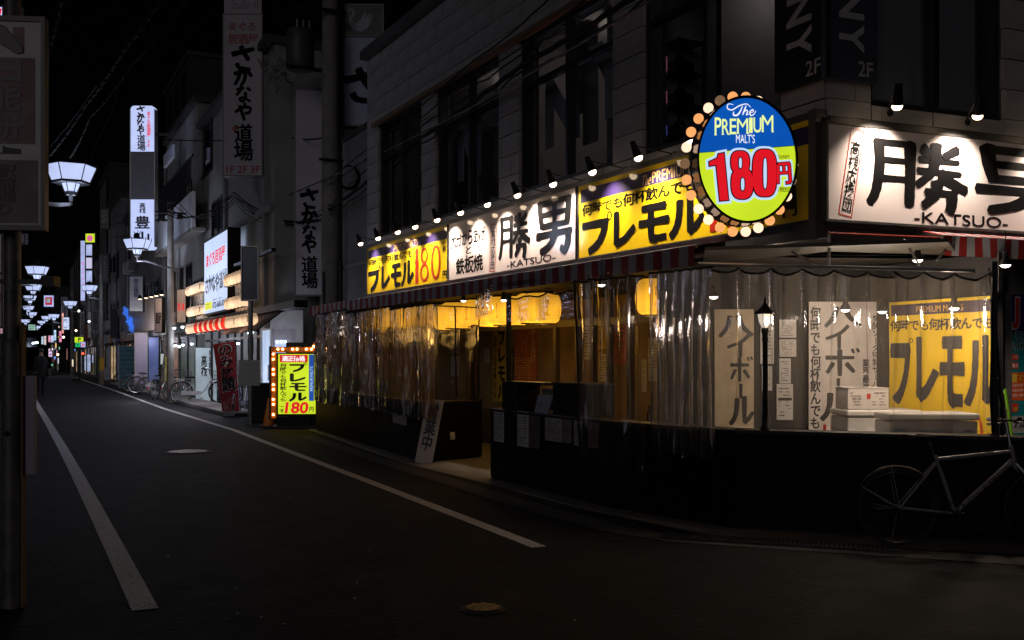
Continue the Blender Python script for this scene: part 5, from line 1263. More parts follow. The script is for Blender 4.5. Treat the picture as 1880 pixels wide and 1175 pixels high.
    for k in range(5): a = 2*PI*k/5; mb.cyl((bb[0], -.045, bb[2]), (bb[0]+math.cos(a)*.083, -.045, bb[2]+math.sin(a)*.083), .005, n=4)
    for sgn, a in ((-1, -.7), (1, -.7+PI)):
        e = (bb[0]+math.cos(a)*.165, sgn*.075, bb[2]+math.sin(a)*.165); mb.cyl((bb[0], sgn*.065, bb[2]), e, .008, n=6).box(e[0]-.04, e[0]+.04, min(e[1], e[1]+sgn*.09), max(e[1], e[1]+sgn*.09), e[2]-.01, e[2]+.01)
    mb.build('crank', METAL_D if not city else CHROME, r)
    mb = MB().tube([(0, -.045, R+.035), (bb[0], -.045, bb[2]+.087)], .0035, 4).tube([(0, -.045, R-.035), (bb[0], -.045, bb[2]-.087)], .0035, 4); mb.build('chain', METAL_D, r)
    if city:
        MB().box(-.02, bb[0]+.10, -.062, -.050, bb[2]-.02, bb[2]+.10).build('chain_case', fm, r, bevel=.004)
        bx_ = ht[0]+.06; mb = MB(); z0, z1 = .70, .95
        for zz_, s_ in ((z0, .82), ((z0+z1)/2, .92), (z1, 1.0)):
            q = [(bx_, -.17*s_, zz_), (bx_+.28*s_, -.17*s_, zz_), (bx_+.28*s_, .17*s_, zz_), (bx_, .17*s_, zz_)]; mb.tube(q, .004, 4, closed=True)
        for i in range(9):
            x = bx_+.28*i/8; [mb.cyl((bx_+(x-bx_)*.82, y*.82, z0), (x, y, z1), .002, n=3, cap=False) for y in (-.17, .17)]
            y = -.17+.34*i/8; [mb.cyl((bx_+xx*.82, y*.82, z0), (bx_+xx, y, z1), .002, n=3, cap=False) for xx in (0, .28)]; mb.cyl((bx_, y*.82, z0), (bx_+.23, y*.82, z0), .002, n=3, cap=False)
        mb.build('basket', METAL_D, r); MB().cyl((WB-.05, 0, R+.36), (WB+.03, 0, R+.36), .03, .04, 10).build('headlight', CHROME, r)
        mb = MB()
        for y in (-.06, -.02, .02, .06): mb.cyl((-.22, y, R+.39), (.18, y, R+.39), .004, n=4)
        for x in (-.22, .18): mb.cyl((x, -.06, R+.39), (x, .06, R+.39), .004, n=4)
        for y in (-.06, .06): mb.cyl((-.08, y, R+.39), (0, y, R), .004, n=4)
        mb.build('rear_carrier', METAL, r)
    T([(.02, .06, R), (.0, .18, .01)] if not city else [(-.06, .07, R), (-.10, .10, .005), (-.10, -.10, .005), (-.06, -.07, R)], .006, METAL, 'stand')
    if city: MB().box(-R-.045, -R-.022, -.02, .02, R+.06, R+.11).build('rear_reflector', mat('red reflector', (.6, .02, .02), .2), r)
    if text:
        A = Vector(bb).lerp(Vector((.91, 0, .69)), .12); B_ = Vector(bb).lerp(Vector((.91, 0, .69)), .88); d = (B_-A).normalized(); up = Vector((-d.z, 0, d.x))
        v, f = glyph(text, .0); x0 = min(p.x for p in v); x1 = max(p.x for p in v); y0 = min(p.y for p in v); y1 = max(p.y for p in v)
        MB().add([A+d*((p.x-x0)/(x1-x0)*(B_-A).length)+up*((p.y-y0)/(y1-y0)*.030-.015)+Vector((0, -.0245, 0)) for p in v], f).build('lettering', BLACK, r, fix=False)
    return r
c = camxy((1650-940)/FPX*7.86, 7.86)
bk = bicycle('bicycle', 'grey framed city bicycle leaning on the black counter wall at the right', BIKE_SLV, city=False, R=.308, text='OFFICE PRESS')
bk.location = (c.x, c.y, .008); bk.rotation_euler = (math.radians(-4), 0, YAW-.05)
# parked city bicycles
def parked(px, py, rz, m, label, sc=1.1, proto=[None]):
    g = gd(px, py); r = bicycle('parked_bicycle', label, m, True, group='bicycles parked along the shop fronts'); r.scale = (sc,)*3
    r.location = (g.x, g.y, 0); r.rotation_euler = (math.radians(random.Random(label).uniform(-4, 4)), 0, rz); return r
GB = 'bicycles parked along the shop fronts'
w1 = parked(333, 741, YAW+.35, BIKE_WHT, 'white city bicycle parked in front of the lit white restaurant sign', 1.12)
b1 = parked(238, 719, YAW+.2, BIKE_BLK, 'dark city bicycle with a rear carrier at the head of the bicycle row', 1.1)
dup(b1, gd(262, 716), YAW+.5, 'second dark bicycle in the row beside the patterned blue board', scale=1.1)
dup(b1, gd(284, 733), YAW+1.35, 'dark bicycle seen from behind at the near end of the row', scale=1.1)
dup(b1, gd(222, 708), YAW+.1, 'far dark bicycle half hidden at the start of the row', scale=1.1)
dup(b1, gd(272, 709), YAW+.8, 'dark bicycle standing against the pale shutter', scale=1.1)
dup(b1, gd(352, 730), YAW+.6, 'dark bicycle behind the white one', scale=1.1)
dup(b1, gd(250, 722), YAW+.35, 'dark bicycle tangled with the head of the row', scale=1.1); dup(b1, gd(300, 722), YAW+.9, 'dark bicycle parked beside the slim utility pole', scale=1.1)
dup(w1, gd(268, 722), YAW+.15, 'pale bicycle in the middle of the bicycle row', scale=1.05); dup(b1, gd(244, 712), YAW-.2, 'dark bicycle leaning behind the head of the row', scale=1.1); dup(b1, gd(310, 735), YAW+1.2, 'dark bicycle at the foot of the slim utility pole', scale=1.05)
dup(b1, gd(435, 763), YAW+1.5, 'black bicycle in the shade between the red banner and the steel pole', scale=1.0)

# ================================================================== LEFT EDGE: steel pole with sign
g = Vector(cw(23, 600, 6.0)); DP = 6.0
t = thing('steel_pole', 'grey steel pole with a thicker lower sleeve at the left edge', 'pole', (g.x, g.y, 0), YAW)
MB().cyl((0,0,0), (0,0,cw(0, 632, DP).z), .062, n=20).cyl((0,0,cw(0, 632, DP).z), (0,0,cw(0,622,DP).z), .062, .050, n=20).cyl((0,0,cw(0,622,DP).z), (0,0,5.5), .048, n=20).build('shaft', POLEM, t, smooth=True)
MB().box(.062-.01, .072, -.02, .02, 0, 1.7).build('edge_strip', mat('brown strip', (.16, .10, .05), .6), t)
z = cw(0, 517, DP).z; MB().box(-.08, .26, -.03, .03, z-.012, z+.012).box(.20, .27, -.05, .04, z-.03, z+.03).build('clamp', METAL_D, t)
MB().box(.052, .137, .0, .02, cw(0,872,DP).z, cw(0,690,DP).z).build('cover_sheet', mat('grey plastic sheet', (.40, .38, .42), .5, var=.1), t, bevel=.004)
mb = MB().cyl((.0,-.064,cw(0,795,DP).z), (0,-.06,cw(0,795,DP).z), .018); mb.build('sticker', BLACK, t)
# big hanging school sign
W = 1.0; zb_, zt_ = cw(0, 420, DP).z, cw(0, 56, DP).z; R0 = cw(76, 400, 5.85)
SGF = mat('unlit sign face', (.12, .10, .12), .35, coat=.4, var=.1); SGR = mat('dark red print', (.13, .004, .007), .4, var=.1)
t = thing('hanging_sign', 'large unlit red and white vertical sign hung on the left pole', 'sign', R0, YAW+.10)
H = zt_-zb_; t.location.z = zb_
MB().box(-W, 0, 0, .05, 0, H).build('panel', SGF, t); mb = MB().box(-W, .0, -.01, .055, H, H+.03).box(-W, 0, -.01, .055, -.03, 0).box(.0, .022, -.012, .055, -.03, H+.03); mb.build('frame', FRAME_GR, t)
X = lambda p: (p-76)/FPX*5.85; Z = lambda y: H*(420-y)/364
rect(t, (-W+.02, Z(275), X(65), Z(121)), SGR, -.002, 'red_panel')
brush(t, [], SGF) if False else None
for ch, ya, yb in (('日', 123, 165), ('能', 170, 217), ('研', 220, 268)): write(t, ch, (X(-18), Z(yb), X(42), Z(ya)), mat('pale print', (.26, .23, .25), .5), y=-.005, bold=.03)
rect(t, (X(26), Z(113), X(46), Z(66)), SGR, -.002, 'red_corner')
mb = MB(); q = [(X(-14), Z(72)), (X(4), Z(64)), (X(12), Z(66)), (X(44), Z(103)), (X(43), Z(112)), (X(34), Z(114)), (X(2), Z(96)), (X(-14), Z(100))]
mb.flat(q, -.005); mb.build('pencil_mark', MATS['pale print'], t, fix=False); mb = MB(); 
for i in range(len(q)):
    a, b_ = Vector(q[i]), Vector(q[(i+1) % len(q)]); mb.tube([(a.x, -.006, a.y), (b_.x, -.006, b_.y)], .003, 4)
mb.build('pencil_outline', INK, t)
MB().flat([(X(-20), Z(293)), (X(8), Z(291)), (X(8), Z(278)), (X(16), Z(282)), (X(40), Z(284)), (X(40), Z(293))], -.004).build('arrow_mark', INK, t, fix=False)
rect(t, (-W+.02, Z(416), X(70), Z(304)), mat('mauve print', (.10, .035, .045), .4, var=.3, scale=6), -.002, 'lower_panel'); write(t, '駅前通り', (X(-6), Z(402), X(32), Z(312)), mat('faded print', (.15, .085, .09), .5), y=-.005, vert=True, bold=.03)
light_ = None

# ================================================================== STREET LAMPS, both rows
def street_lamp(label):
    """origin at the foot of the arm's pole side; head hangs over the street"""
    r = thing('street_lamp', label, 'street lamp', (0,0,0), 0, 'hexagonal street lamps')
    n = 6; prof = [(.23, -.11), (.42, .14), (.40, .17)]
    MB().lathe([(.10, -.30), (.155, -.15)], n).lathe([(.315, -.11), (.425, .155), (.41, .165)], n).build('lamp_glass', E_LAMP, r)
    MB().lathe([(.43, .165), (.40, .18), (.12, .24), (.04, .30), (.02, .40)], n).lathe([(.33, -.15), (.33, -.11), (.16, -.11)], n).lathe([(.09, -.36), (.115, -.30), (.09, -.29)], n).build('cap', METAL_D, r)
    mb = MB()
    for k in range(n):
        a = 2*PI*k/n; c, s_ = math.cos(a), math.sin(a); mb.tube([(c*.32, s_*.32, -.12), (c*.435, s_*.435, .165), (c*.44, s_*.44, .24)], .012, 4).tube([(c*.105, s_*.105, -.30), (c*.16, s_*.16, -.14)], .010, 4)
    mb.build('cage', mat('bronze lamp frame', (.10, .07, .03), .5, .4), r)
    mb = MB().sphere((-.02, 0, .30), .10, 10, 6)
    for k in range(7): a = k*2.4; mb.tube([(0, 0, .3), (math.cos(a)*.12, math.sin(a)*.12, .40+.03*(k % 3))], .012, 4)
    mb.build('junction', METAL_D, r)
    return r
lamp0 = street_lamp('nearest bright hexagonal street lamp hanging over the left of the street'); HL = cw(130, 322, 18); lamp0.location = HL
MB().tube([(0, 0, -.36), (0, 0, -.52), (-.2, -.1, -.56), (-.9, -.3, -.56)], .035, 8).build('arm', POLEM, lamp0)
light('street_lamp_light', 'POINT', HL+Vector((0, 0, -.5)), 55, (.62, .74, 1), .4)
lampR = street_lamp('bright hexagonal street lamp on the right before the tall lit sign'); HR = cw(252, 450, 32); lampR.location = HR; lampR.rotation_euler.z = .3
MB().tube([(0, 0, -.36), (0, 0, -.5), (.3, 0, -.50), (.8, 0, -.66), (1.25, 0, -.72)], .035, 8).build('arm', POLEM, lampR); lampR.rotation_euler.z = 0
light('street_lamp_light', 'POINT', HR+Vector((0, 0, -.6)), 100, (.66, .76, 1), .4)
assumed_lamp = dup(lamp0, (.9, -3.0, 4.9), 1.0, 'assumed hexagonal street lamp, added unseen behind the viewpoint to light curtains and foreground'); light('street_lamp_light', 'POINT', (.9, -3.0, 4.35), 3, (.62, .72, 1), .3)  # assumed lamp and its light, added out of view for glints on the curtains
far = [(68, 498, 38, 'L'), (61, 529, 50, 'L'), (55, 548, 63, 'L'), (52, 566, 78, 'L'), (58, 577, 86, 'L'), (47, 590, 96, 'L'), (41, 600, 108, 'L'), (164, 530, 54, 'R'), (129, 558, 66, 'R'), (99, 581, 82, 'R'), (85, 584, 90, 'R'), (76, 592, 112, 'R'), (68, 601, 125, 'R')]
ordn = ['second', 'third', 'fourth', 'fifth', 'sixth', 'seventh', 'eighth', 'ninth']
kL = kR = 0
for px, py, d, sd in far:
    if sd == 'L': lab = ordn[kL]+' hexagonal lamp of the left row going up the street'; kL += 1; dup(lamp0, cw(px, py, d), .2*kL, lab)
    else: lab = ordn[kR]+' hexagonal lamp of the right row going up the street'; kR += 1; dup(lampR, cw(px, py, d), .0, lab)
for px, py, d, e in ((68, 498, 38, 60), (164, 530, 54, 60), (99, 581, 82, 80), (55, 548, 63, 60)): light('street_lamp_light', 'POINT', cw(px, py, d)-Vector((0,0,.5)), e, (.64, .75, 1), .4)

# ================================================================== UTILITY POLES
def util_pole(x, y, h, r0, r1, label, m=POLEC):
    t = thing('utility_pole', label, 'utility pole', (x, y, 0)); MB().cyl((0,0,0), (0,0,h), r0, r1, 16).build('shaft', m, t, smooth=True); return t
p = cw(607, 600, 23.8)
up1 = util_pole(p.x, p.y, 13, .235, .19, 'thick dark utility pole with a transformer beside the corner building')
zz = lambda y: 1.5+(657-y)*23.8/FPX
MB().cyl((-.10,-.1,0), (-.10,-.1,zz(0)-0), .02, n=6).cyl((.27,-.1,2), (.27,-.1,zz(60)), .02, n=6).cyl((.32,-.05,2), (.32,-.05,zz(300)), .025, n=6).cyl((.16,-.22,0), (.16,-.22,zz(480)), .05, n=8).cyl((.27,-.12,0), (.27,-.12,zz(470)), .05, n=8).cyl((-.2,-.12,0), (-.2,-.12,zz(500)), .04, n=8).build('conduit', METAL_D, up1, smooth=True)
zt1 = zz(128); MB().lathe([(.30, zz(128)-.0), (.33, zz(125)), (.33, zz(62)), (.28, zz(55))], 20, c=(-.72*.9, .34, 0)).build('transformer', mat('transformer paint', (.07, .07, .075), .5), up1, smooth=True)
mb = MB(); [mb.cyl((-.72+.15*k, .34, zz(55)), (-.72+.15*k, .34, zz(35)), .035, .02, 8) for k in range(3)]; mb.build('insulator', mat('porcelain', (.3, .3, .28), .3), up1)
for q_ in ((-1.05, .2, .0, .08, zz(134), zz(128)), (-1.0, .3, -.3, -.22, zz(30), zz(24)), (-.35, .3, -.28, -.2, zz(300), zz(296))): MB().box(*q_).build('crossarm', METAL_D, up1)
p = cw(313, 600, 33.2); zz2 = lambda y: 1.5+(657-y)*33.2/FPX
up2 = util_pole(p.x, p.y, zz2(372), .125, .10, 'slim concrete utility pole carrying the right hand street lamp', POLEC)
mb = MB(); [mb.cyl((dx, -.1, zz2(y)), (dx, -.1, zz2(y-10)), .10, .08, 8) for dx, y in ((-.28, 408), (.28, 402), (0, 385))]; mb.box(-.5, .5, -.04, .04, zz2(392), zz2(389)); mb.build('junction_box', METAL_D, up2)
MB().box(-.19, -.13, -.12, -.08, zz2(700), zz2(655)).build('banner_strip', mat('yellow black tape', (.3, .25, .02), .5, var=.6, scale=3), up2)
p = cw(186, 640, 56); up3 = util_pole(p.x, p.y, 7.2, .13, .10, 'farther utility pole with a yellow marker band near its foot', POLEC)
MB().cyl((0,0,.8), (0,0,1.5), .135, n=12).build('marker_band', PAPER_Y, up3)
p = cw(133, 640, 70); up4 = util_pole(p.x, p.y, 6.2, .15, .12, 'dark far utility pole before the parking sign', POLEC)
# thin steel pole with mirror-like board
p = gd(460, 780); dz = p.dot(FWD); z5 = lambda y: 1.5+(657-y)*dz/FPX
t = thing('sign_post', 'grey steel post with a framed board at head height, right of the red banner', 'sign post', (p.x, p.y, 0), YAW)
MB().cyl((0,0,0), (0,0,z5(456)), .055, n=14).cyl((0,0,z5(650)), (0,0,z5(620)), .066, n=14).build('pole', mat('zinc pole', (.28, .28, .26), .45, .5, var=.25), t, smooth=True)
MB().box(-.165, .175, -.07, -.055, z5(553), z5(452)).build('board', mat('dark board back', (.03, .03, .035), .4), t)
W, H = .38, z5(452)-z5(553); o = frame_mb(.34, H-.06, .03, -.10, -.02).build('frame', mat('pale frame metal', (.75, .70, .66), .5), t, loc=(-.165, 0, z5(553)+.03), bevel=.006)
MB().box(-.25, .22, -.075, -.06, z5(708), z5(661)).build('notice_plate', BEIGE, t, bevel=.003)

# ================================================================== LIT STANDING SIGN
p = gd(540, 786); dz = p.dot(FWD); k_ = dz/FPX
t = thing('lit_standing_sign', 'yellow green lit beer price sign framed by orange light bulbs on castors', 'sign', (p.x, p.y, 0), YAW+.05)
X = lambda px: (px-540)*k_; Z = lambda py: (786-py)*k_
DX = .0
MB().box(X(508), X(584), .0, .16, Z(764), Z(648)).build('cabinet', BLACK, t, bevel=.005)
rect(t, (X(511), Z(760), X(579), Z(650)), E_YG2 if False else emi('lit lime acrylic', (.60, .76, .022), .97, .10), -.004, 'lit_face')
ORG = mat('orange metal channel', (.80, .22, .015), .45, var=.15)
mb = MB().box(X(499), X(508), -.05, .10, Z(768), Z(648)).box(X(499), X(580), -.05, .10, Z(647), Z(637)); mb.build('bulb_channel', ORG, t); MB().box(X(495), X(498.6), -.04, .12, Z(770), Z(636)).build('side_plate', METAL_D, t)
MB().flat([(X(574), Z(637)), (X(588), Z(637)), (X(576), Z(628))], -.05).build('arrow_tip', ORG, t)
bm = MB().sphere((0,0,0), .021, 10, 6).mesh('bulb', emi('small warm bulb', (1, .58, .25), 16.0), True); bd = MB().sphere((0,0,0), .022, 10, 6).mesh('bulb', emi('faint warm bulb', (.7, .22, .02), .35), True)  # the off bulbs also get a faint orange emission
ln = [(503, y) for y in (650, 659.5, 669, 678, 687, 696.5, 706, 715, 724, 733, 742, 751.5, 761)] + [(x, 641) for x in (511.5, 520, 529, 538, 546, 555, 563, 572)]
for i, (x, y) in enumerate(ln):
    off = i in (2, 5, 8, 11) or i in (15, 18); o = bpy.data.objects.new('bulb', bd if off else bm); C.objects.link(o); o.parent = t; o.location = (X(x), -.06, Z(y))
o = bpy.data.objects.new('bulb', bm); C.objects.link(o); o.parent = t; o.location = (X(576.5), -.07, Z(636))
rect(t, (X(514), Z(665), X(564.5), Z(651.5)), emi('lit red panel', (.75, .01, .02), .8), -.007, 'red_panel'); write(t, '適正価格', (X(518), Z(663.5), X(560.5), Z(653)), E_WH, y=-.010, bold=.035)
rect(t, (X(567), Z(736), X(576), Z(651)), emi('lit blue panel', (.02, .10, .50), .7), -.007, 'blue_panel')
v, f = glyph("PREMIUM MALT'S", .01); x0, x1 = min(q.x for q in v), max(q.x for q in v); y0, y1 = min(q.y for q in v), max(q.y for q in v)
MB().add([(X(574.5)-(q.y-y0)/(y1-y0)*(X(574.5)-X(569)), -.010, Z(718)+(q.x-x0)/(x1-x0)*(Z(673)-Z(718))) for q in v], f).build('lettering', E_PALE, t, fix=False)
write(t, '何時でも何杯飲んでも', (X(514), Z(737), X(526.5), Z(667)), INKL, y=-.008, vert=True, bold=.02, jit=.08, seed=3)
for ch, ya, yb in (('プ', 667, 682), ('レ', 686, 701), ('モ', 703, 717.5), ('ル', 721, 736)): brush(t, [(ch, (X(532), Z(yb), X(562), Z(ya)))], INKL, y=-.008, taper=False)
write(t, '180', (X(524), Z(759), X(566), Z(738)), E_RED, y=-.008, bold=.03, shear=.12); write(t, '円', (X(568), Z(756), X(575.5), Z(747)), INKL, y=-.008, bold=.02); write(t, '一杯', (X(515), Z(758), X(521.5), Z(746)), INKL, y=-.008, vert=True, bold=.02)
MB().box(X(508), X(569), .0, .30, Z(782), Z(765)).build('base_box', BLACK, t); MB().box(X(491), X(580), -.15, .35, Z(785), Z(782)).build('trolley', METAL_D, t)
for x in (494, 505, 570, 578): MB().cyl((X(x), -.12, .03), (X(x)+.03, -.12, .03), .03, n=10).build('caster', RUBBER, t)
light('standing_sign_light', 'POINT', Vector((p.x, p.y, 1.0))-FWD*.3, 1.4, (.75, .9, .25), .3)
# traffic cone behind it
q = gd(499, 785); c_ = thing('traffic_cone', 'worn orange traffic cone standing behind the lit beer sign', 'traffic cone', (q.x, q.y+.25, 0)); MB().lathe([(.14, .03), (.03, .62), (.02, .63)], 16).build('cone', ORG, c_, smooth=True); MB().box(-.19, .19, -.19, .19, 0, .03).build('foot', RUBBER, c_)
# dark cabinet boxes between post and sign
q = gd(487, 775); c_ = thing('storage_box', 'black covered box standing between the steel post and the lit sign', 'box', (q.x, q.y, 0), YAW); MB().box(-.35, .30, 0, .5, 0, .88).build('body', BLACK, c_, bevel=.02); MB().box(-.37, .32, -.02, .52, .885, .91).build('lid', BLACK, c_)
q = cw(525, 700, 22.6); c_ = thing('shutter_box', 'dark olive cupboard behind the lit standing sign', 'cabinet', (q.x, q.y, 0), YAW); MB().box(0, .75, 0, .4, 0, 1.85).build('body', mat('dark olive', (.06, .06, .035), .6), c_)
# red brush banner
p = gd(421, 764); dz = p.dot(FWD); k_ = dz/FPX
t = thing('banner_flag', 'red leaning banner with black brush writing bordered in white', 'banner', (p.x, p.y, 0), YAW+.12)
def F(px, py): return ((px-421)*k_, (764-py)*k_)
TL_, TR_, BR_, BL_ = F(391.5, 632), F(430, 626.5), F(440, 760), F(409.5, 765)
RDC = mat('red banner cloth', (.30, .018, .025), .7, var=.25, scale=3, bump=.2)
bl = lambda a, b: ((1-a)*((1-b)*BL_[0]+b*TL_[0])+a*((1-b)*BR_[0]+b*TR_[0]), (1-a)*((1-b)*BL_[1]+b*TL_[1])+a*((1-b)*BR_[1]+b*TR_[1]))
wav = lambda a, b: .02*math.sin(a*5+b*3)+.015*math.sin(b*9)
MB().grid(lambda a, b: (bl(a, b)[0], wav(a, b), bl(a, b)[1]), 10, 24).build('cloth', RDC, t, smooth=True)
def bwrite(txt, a0, b0, a1, b1, m, dy, bold, seed):
    V, Fc = layout(txt, True, bold, .10, 0, seed); x0 = min(q[0] for q in V); x1 = max(q[0] for q in V); z0 = min(q[1] for q in V); z1 = max(q[1] for q in V); vs = []
    for q in V:
        a = a0+(q[0]-x0)/(x1-x0)*(a1-a0); b = b0+(q[1]-z0)/(z1-z0)*(b1-b0); xx, zz_ = bl(a, b); vs.append((xx, wav(a, b)-dy, zz_))
    MB().add(vs, Fc).build('lettering', m, t, fix=False)
bwrite('のみ放題', .12, .32, .93, .98, mat('white border print', (.55, .5, .5), .6), .004, .05, 2); bwrite('のみ放題', .15, .33, .90, .965, INK, .008, .02, 2)
mb = MB(); rnd = random.Random(3)
for a, b in ((.22, .14), (.5, .2), (.72, .2), (.3, .08), (.65, .09)):
    pts = []; 
    for i in range(14): an = 2*PI*i/14; rr = .10*(1+.3*math.sin(an*3+a*9)); x_, z_ = bl(a+math.cos(an)*rr, b+math.sin(an)*rr*.5); pts.append((x_, wav(a, b)-.006, z_))
    mb.tube(pts, .006, 4, closed=True)
mb.build('outline_print', MATS['white border print'], t)
mb = MB().tube([(TL_[0], .03, TL_[1]+.02), (TR_[0]+.02, .03, TR_[1]+.03)], .010, 6).tube([(TR_[0]+.02, .03, TR_[1]+.03), (BR_[0]+.02, .03, 0.02)], .012, 6); mb.build('pole', METAL_D, t); MB().box(BR_[0]-.2, BR_[0]+.2, -.15, .25, 0, .08).build('foot', BLACK, t, bevel=.02)
# ================================================================== MIDDLE BUILDINGS
def building(name, label, loc, rz, W, D, H, wm, rows, cols, z0=3.2, dz=3.0, ww=.55, wh=1.5, fm=WIN_FR, roof=True, lit=(), x0=.1, blk=False, shop=False, fdepth=.05):
    """front on local y=0 looking to -y; windows built, each with its pane"""
    b = thing(name, label, 'building', loc, rz); 
    MB().box(0, W, 0, D, 0, H).build('wall', wm, b)
    if roof: MB().box(-.12, W+.12, -.15, D, H+.002, H+.22).build('cornice', DARKW, b)
    cw_ = (W*(1-2*x0))/cols; fmesh = {}
    for r_ in range(rows):
        for c_ in range(cols):
            xx = W*x0+cw_*(c_+.5)-cw_*ww/2; zz_ = z0+r_*dz; wd = cw_*ww
            if zz_+wh > H-.2: continue
            mb = frame_mb(wd, wh, .06, -fdepth, .02); mb.box(wd/2-.025, wd/2+.025, -fdepth+.01, .02, 0, wh)
            wi = mb.build('window', fm, b, loc=(xx, 0, zz_))
            MB().box(0, wd, -.02, -.004, 0, wh).build('pane', emi('dim lit room', (.55, .5, .35), .12) if (r_, c_) in lit else DARKGLASS, wi)
    rn = random.Random(name+label)
    if shop:
        k = max(2, int(W/1.9)); pw = W/k
        for i in range(k):
            c_ = rn.choice(((.9, .62, .35), (.55, .65, 1), (.7, .75, .9), (.9, .5, .3), (.5, .6, .5))); s_ = rn.choice((.03, .06, .12, .35, .02))
            sf = frame_mb(pw-.25, 2.1, .05, -.06, .0).build('shop_front', METAL_D, b, loc=(i*pw+.12, 0, .15)); MB().box(0, pw-.25, -.03, -.01, 0, 2.1).build('pane', emi('shop pane %s' % ''.join(chr(97+int(v*9)) for v in (*c_, s_)), c_, s_, .6), sf)
            if rn.random() < .7: o_ = MB().box(0, pw-.3, -.28, 0, 0, rn.uniform(.4, .7)).build('fascia_sign', mat('fascia %s' % ''.join(chr(97+int(v*9)) for v in c_), tuple(v*.35 for v in c_), .5), b, loc=(i*pw+.1, -.001, 2.45)); lines(o_, (.2, .1, pw-.5, .4), PRINT, 1, y=-.285, seed=i)
        for i in range(k):
            if rn.random() < .6: MB().box(0, .8, -.38, -.02, 0, .6).cyl((.28, -.385, .3), (.28, -.40, .3), .22, n=12).build('air_conditioner', GREYW, b, loc=(i*pw+.4, 0, rn.choice((3.3, 6.2))))
            if rn.random() < .6: MB().cyl((0, -.08, 0), (0, -.08, H-.5), .05, n=6).build('drain_pipe', GREYW2, b, loc=(i*pw+.05, 0, 0))
    return b
# grey rendered block next to the corner building, with signs
MD = Fr((7.0, 25.2), math.radians(-90)); 
b = thing('grey_block', 'plain grey rendered block behind the utility pole, carrying a tall faded sign', 'building', (7.0, 25.2, 0), math.radians(-90))
ZG = 1.5+(657-232)*22/FPX
MB().box(0, 4.55, 0, 6, 0, ZG).build('wall', GREYW2, b); MB().box(-.02, 4.6, -.04, 6, ZG+.002, ZG+.12).build('cornice', DARKW, b)
mb = MB().box(.0, 4.5, -.03, 0, 3.6, 3.68).box(2.2, 2.26, -.03, 0, 0, ZG); mb.build('joint_strip', GREYW, b)
# pale lit panel above it with brush mark, and dark swan sign
zf = lambda px, py, v=0: MD.at(px, py, v)
D9 = 24.2; k9 = D9/FPX; p = cw(626, 228, D9); pw_ = (716-626)*k9; ph_ = (228-68)*k9
r = board('rooftop_sign', 'large pale blue rooftop sign with a cut off black brush character', 'sign', (p.x, p.y, p.z), YAW, pw_, ph_, mat('pale blue sign face', (.34, .36, .50), .5, var=.1), FRAME_GR, t=.3, b=.05); W, H = pw_, ph_
brush(r, [('さ', (W*.04, H*.24, W*.78, H*.64))], INKM)
p = cw(631, 66, D9); pw_ = (702-631)*k9; ph_ = (64-8)*k9
r = board('swan_sign', 'dark square sign with a pale swan above the pale blue sign', 'sign', (p.x, p.y, p.z), YAW, pw_, ph_, mat('black sign face', (.012, .013, .02), .4), FRAME_GR, t=.3, b=.04); W, H = pw_*.82, ph_
sw = mat('pale swan print', (.40, .42, .46), .6)
MB().flat([(W*x, H*z) for x, z in ((.18,.40),(.30,.20),(.55,.14),(.75,.25),(.85,.45),(.92,.72),(.78,.55),(.84,.78),(.68,.58),(.70,.80),(.55,.58),(.42,.42),(.30,.42),(.24,.5))], -.004).build('swan_body', sw, r, fix=False)
Q = ribbon([(W*.22,H*.40),(W*.20,H*.55),(W*.30,H*.70),(W*.27,H*.86),(W*.14,H*.84),(W*.07,H*.74)], 1, n=5); vs = []
for i, q in enumerate(Q):
    tt = (Q[min(i+1, len(Q)-1)]-Q[max(i-1, 0)]).normalized(); w_ = .05*W*(1-.6*i/len(Q)); vs += [(q.x-tt.y*w_, -.006, q.y+tt.x*w_), (q.x+tt.y*w_, -.006, q.y-tt.x*w_)]
MB().add(vs, [(2*i, 2*i+1, 2*i+3, 2*i+2) for i in range(len(Q)-1)]).build('swan_neck', sw, r, fix=False)
# taller white building beyond with a sloping top edge (the diagonal seen behind the transformer)
b = thing('lantern_restaurant', 'three storey restaurant building with lanterns and a large lit signboard', 'building', (5.9, 36.0, 0), math.radians(-90))
IF_ = Fr((5.9, 36.0), math.radians(-90)); WI = 10.6
zT = 1.5+(657-190)*27/FPX
MB().box(0, WI, 0, 6, 2.62, 9.5).box(0, .3, 0, 6, 0, 2.62).box(WI-1.0, WI, 0, 6, 0, 2.62).box(.3, WI-1, 3, 3.2, 0, 2.62).build('wall', GREYW, b)
MB().box(-.1, WI+.1, -.25, 6, 9.503, 9.7).build('cornice', DARKW, b); MB().box(0, WI+.005, -.12, -.003, 5.25, 5.45).build('band', GREYW2, b)
for px0, px1, py0, py1 in ((365, 390, 215, 320), (285, 300, 0, 0), (392, 412, 370, 430), (325, 346, 255, 350)):
    if px0 == 285: continue
    a = IF_.at(px0, (py0+py1)/2); c_ = IF_.at(px1, (py0+py1)/2); pc = (px0+px1)/2; z1 = IF_.z(pc, py0); z0 = IF_.z(pc, py1)
    W = c_[0]-a[0]; H = z1-z0; mb = frame_mb(W, H, .08, -.06, .0); mb.box(W/2-.03, W/2+.03, -.05, 0, 0, H)
    wi = mb.build('window', WIN_FR, b, loc=(a[0], 0, z0)); MB().box(0, W, -.02, -.003, 0, H).build('pane', DARKGLASS, wi)
for px in (352, 360, 417, 490): u = IF_.u(px); MB().box(u-.12, u+.12, -.10, -.003, 2.7, 9.4).build('drain_pipe' if px > 400 else 'pilaster', GREYW2, b)
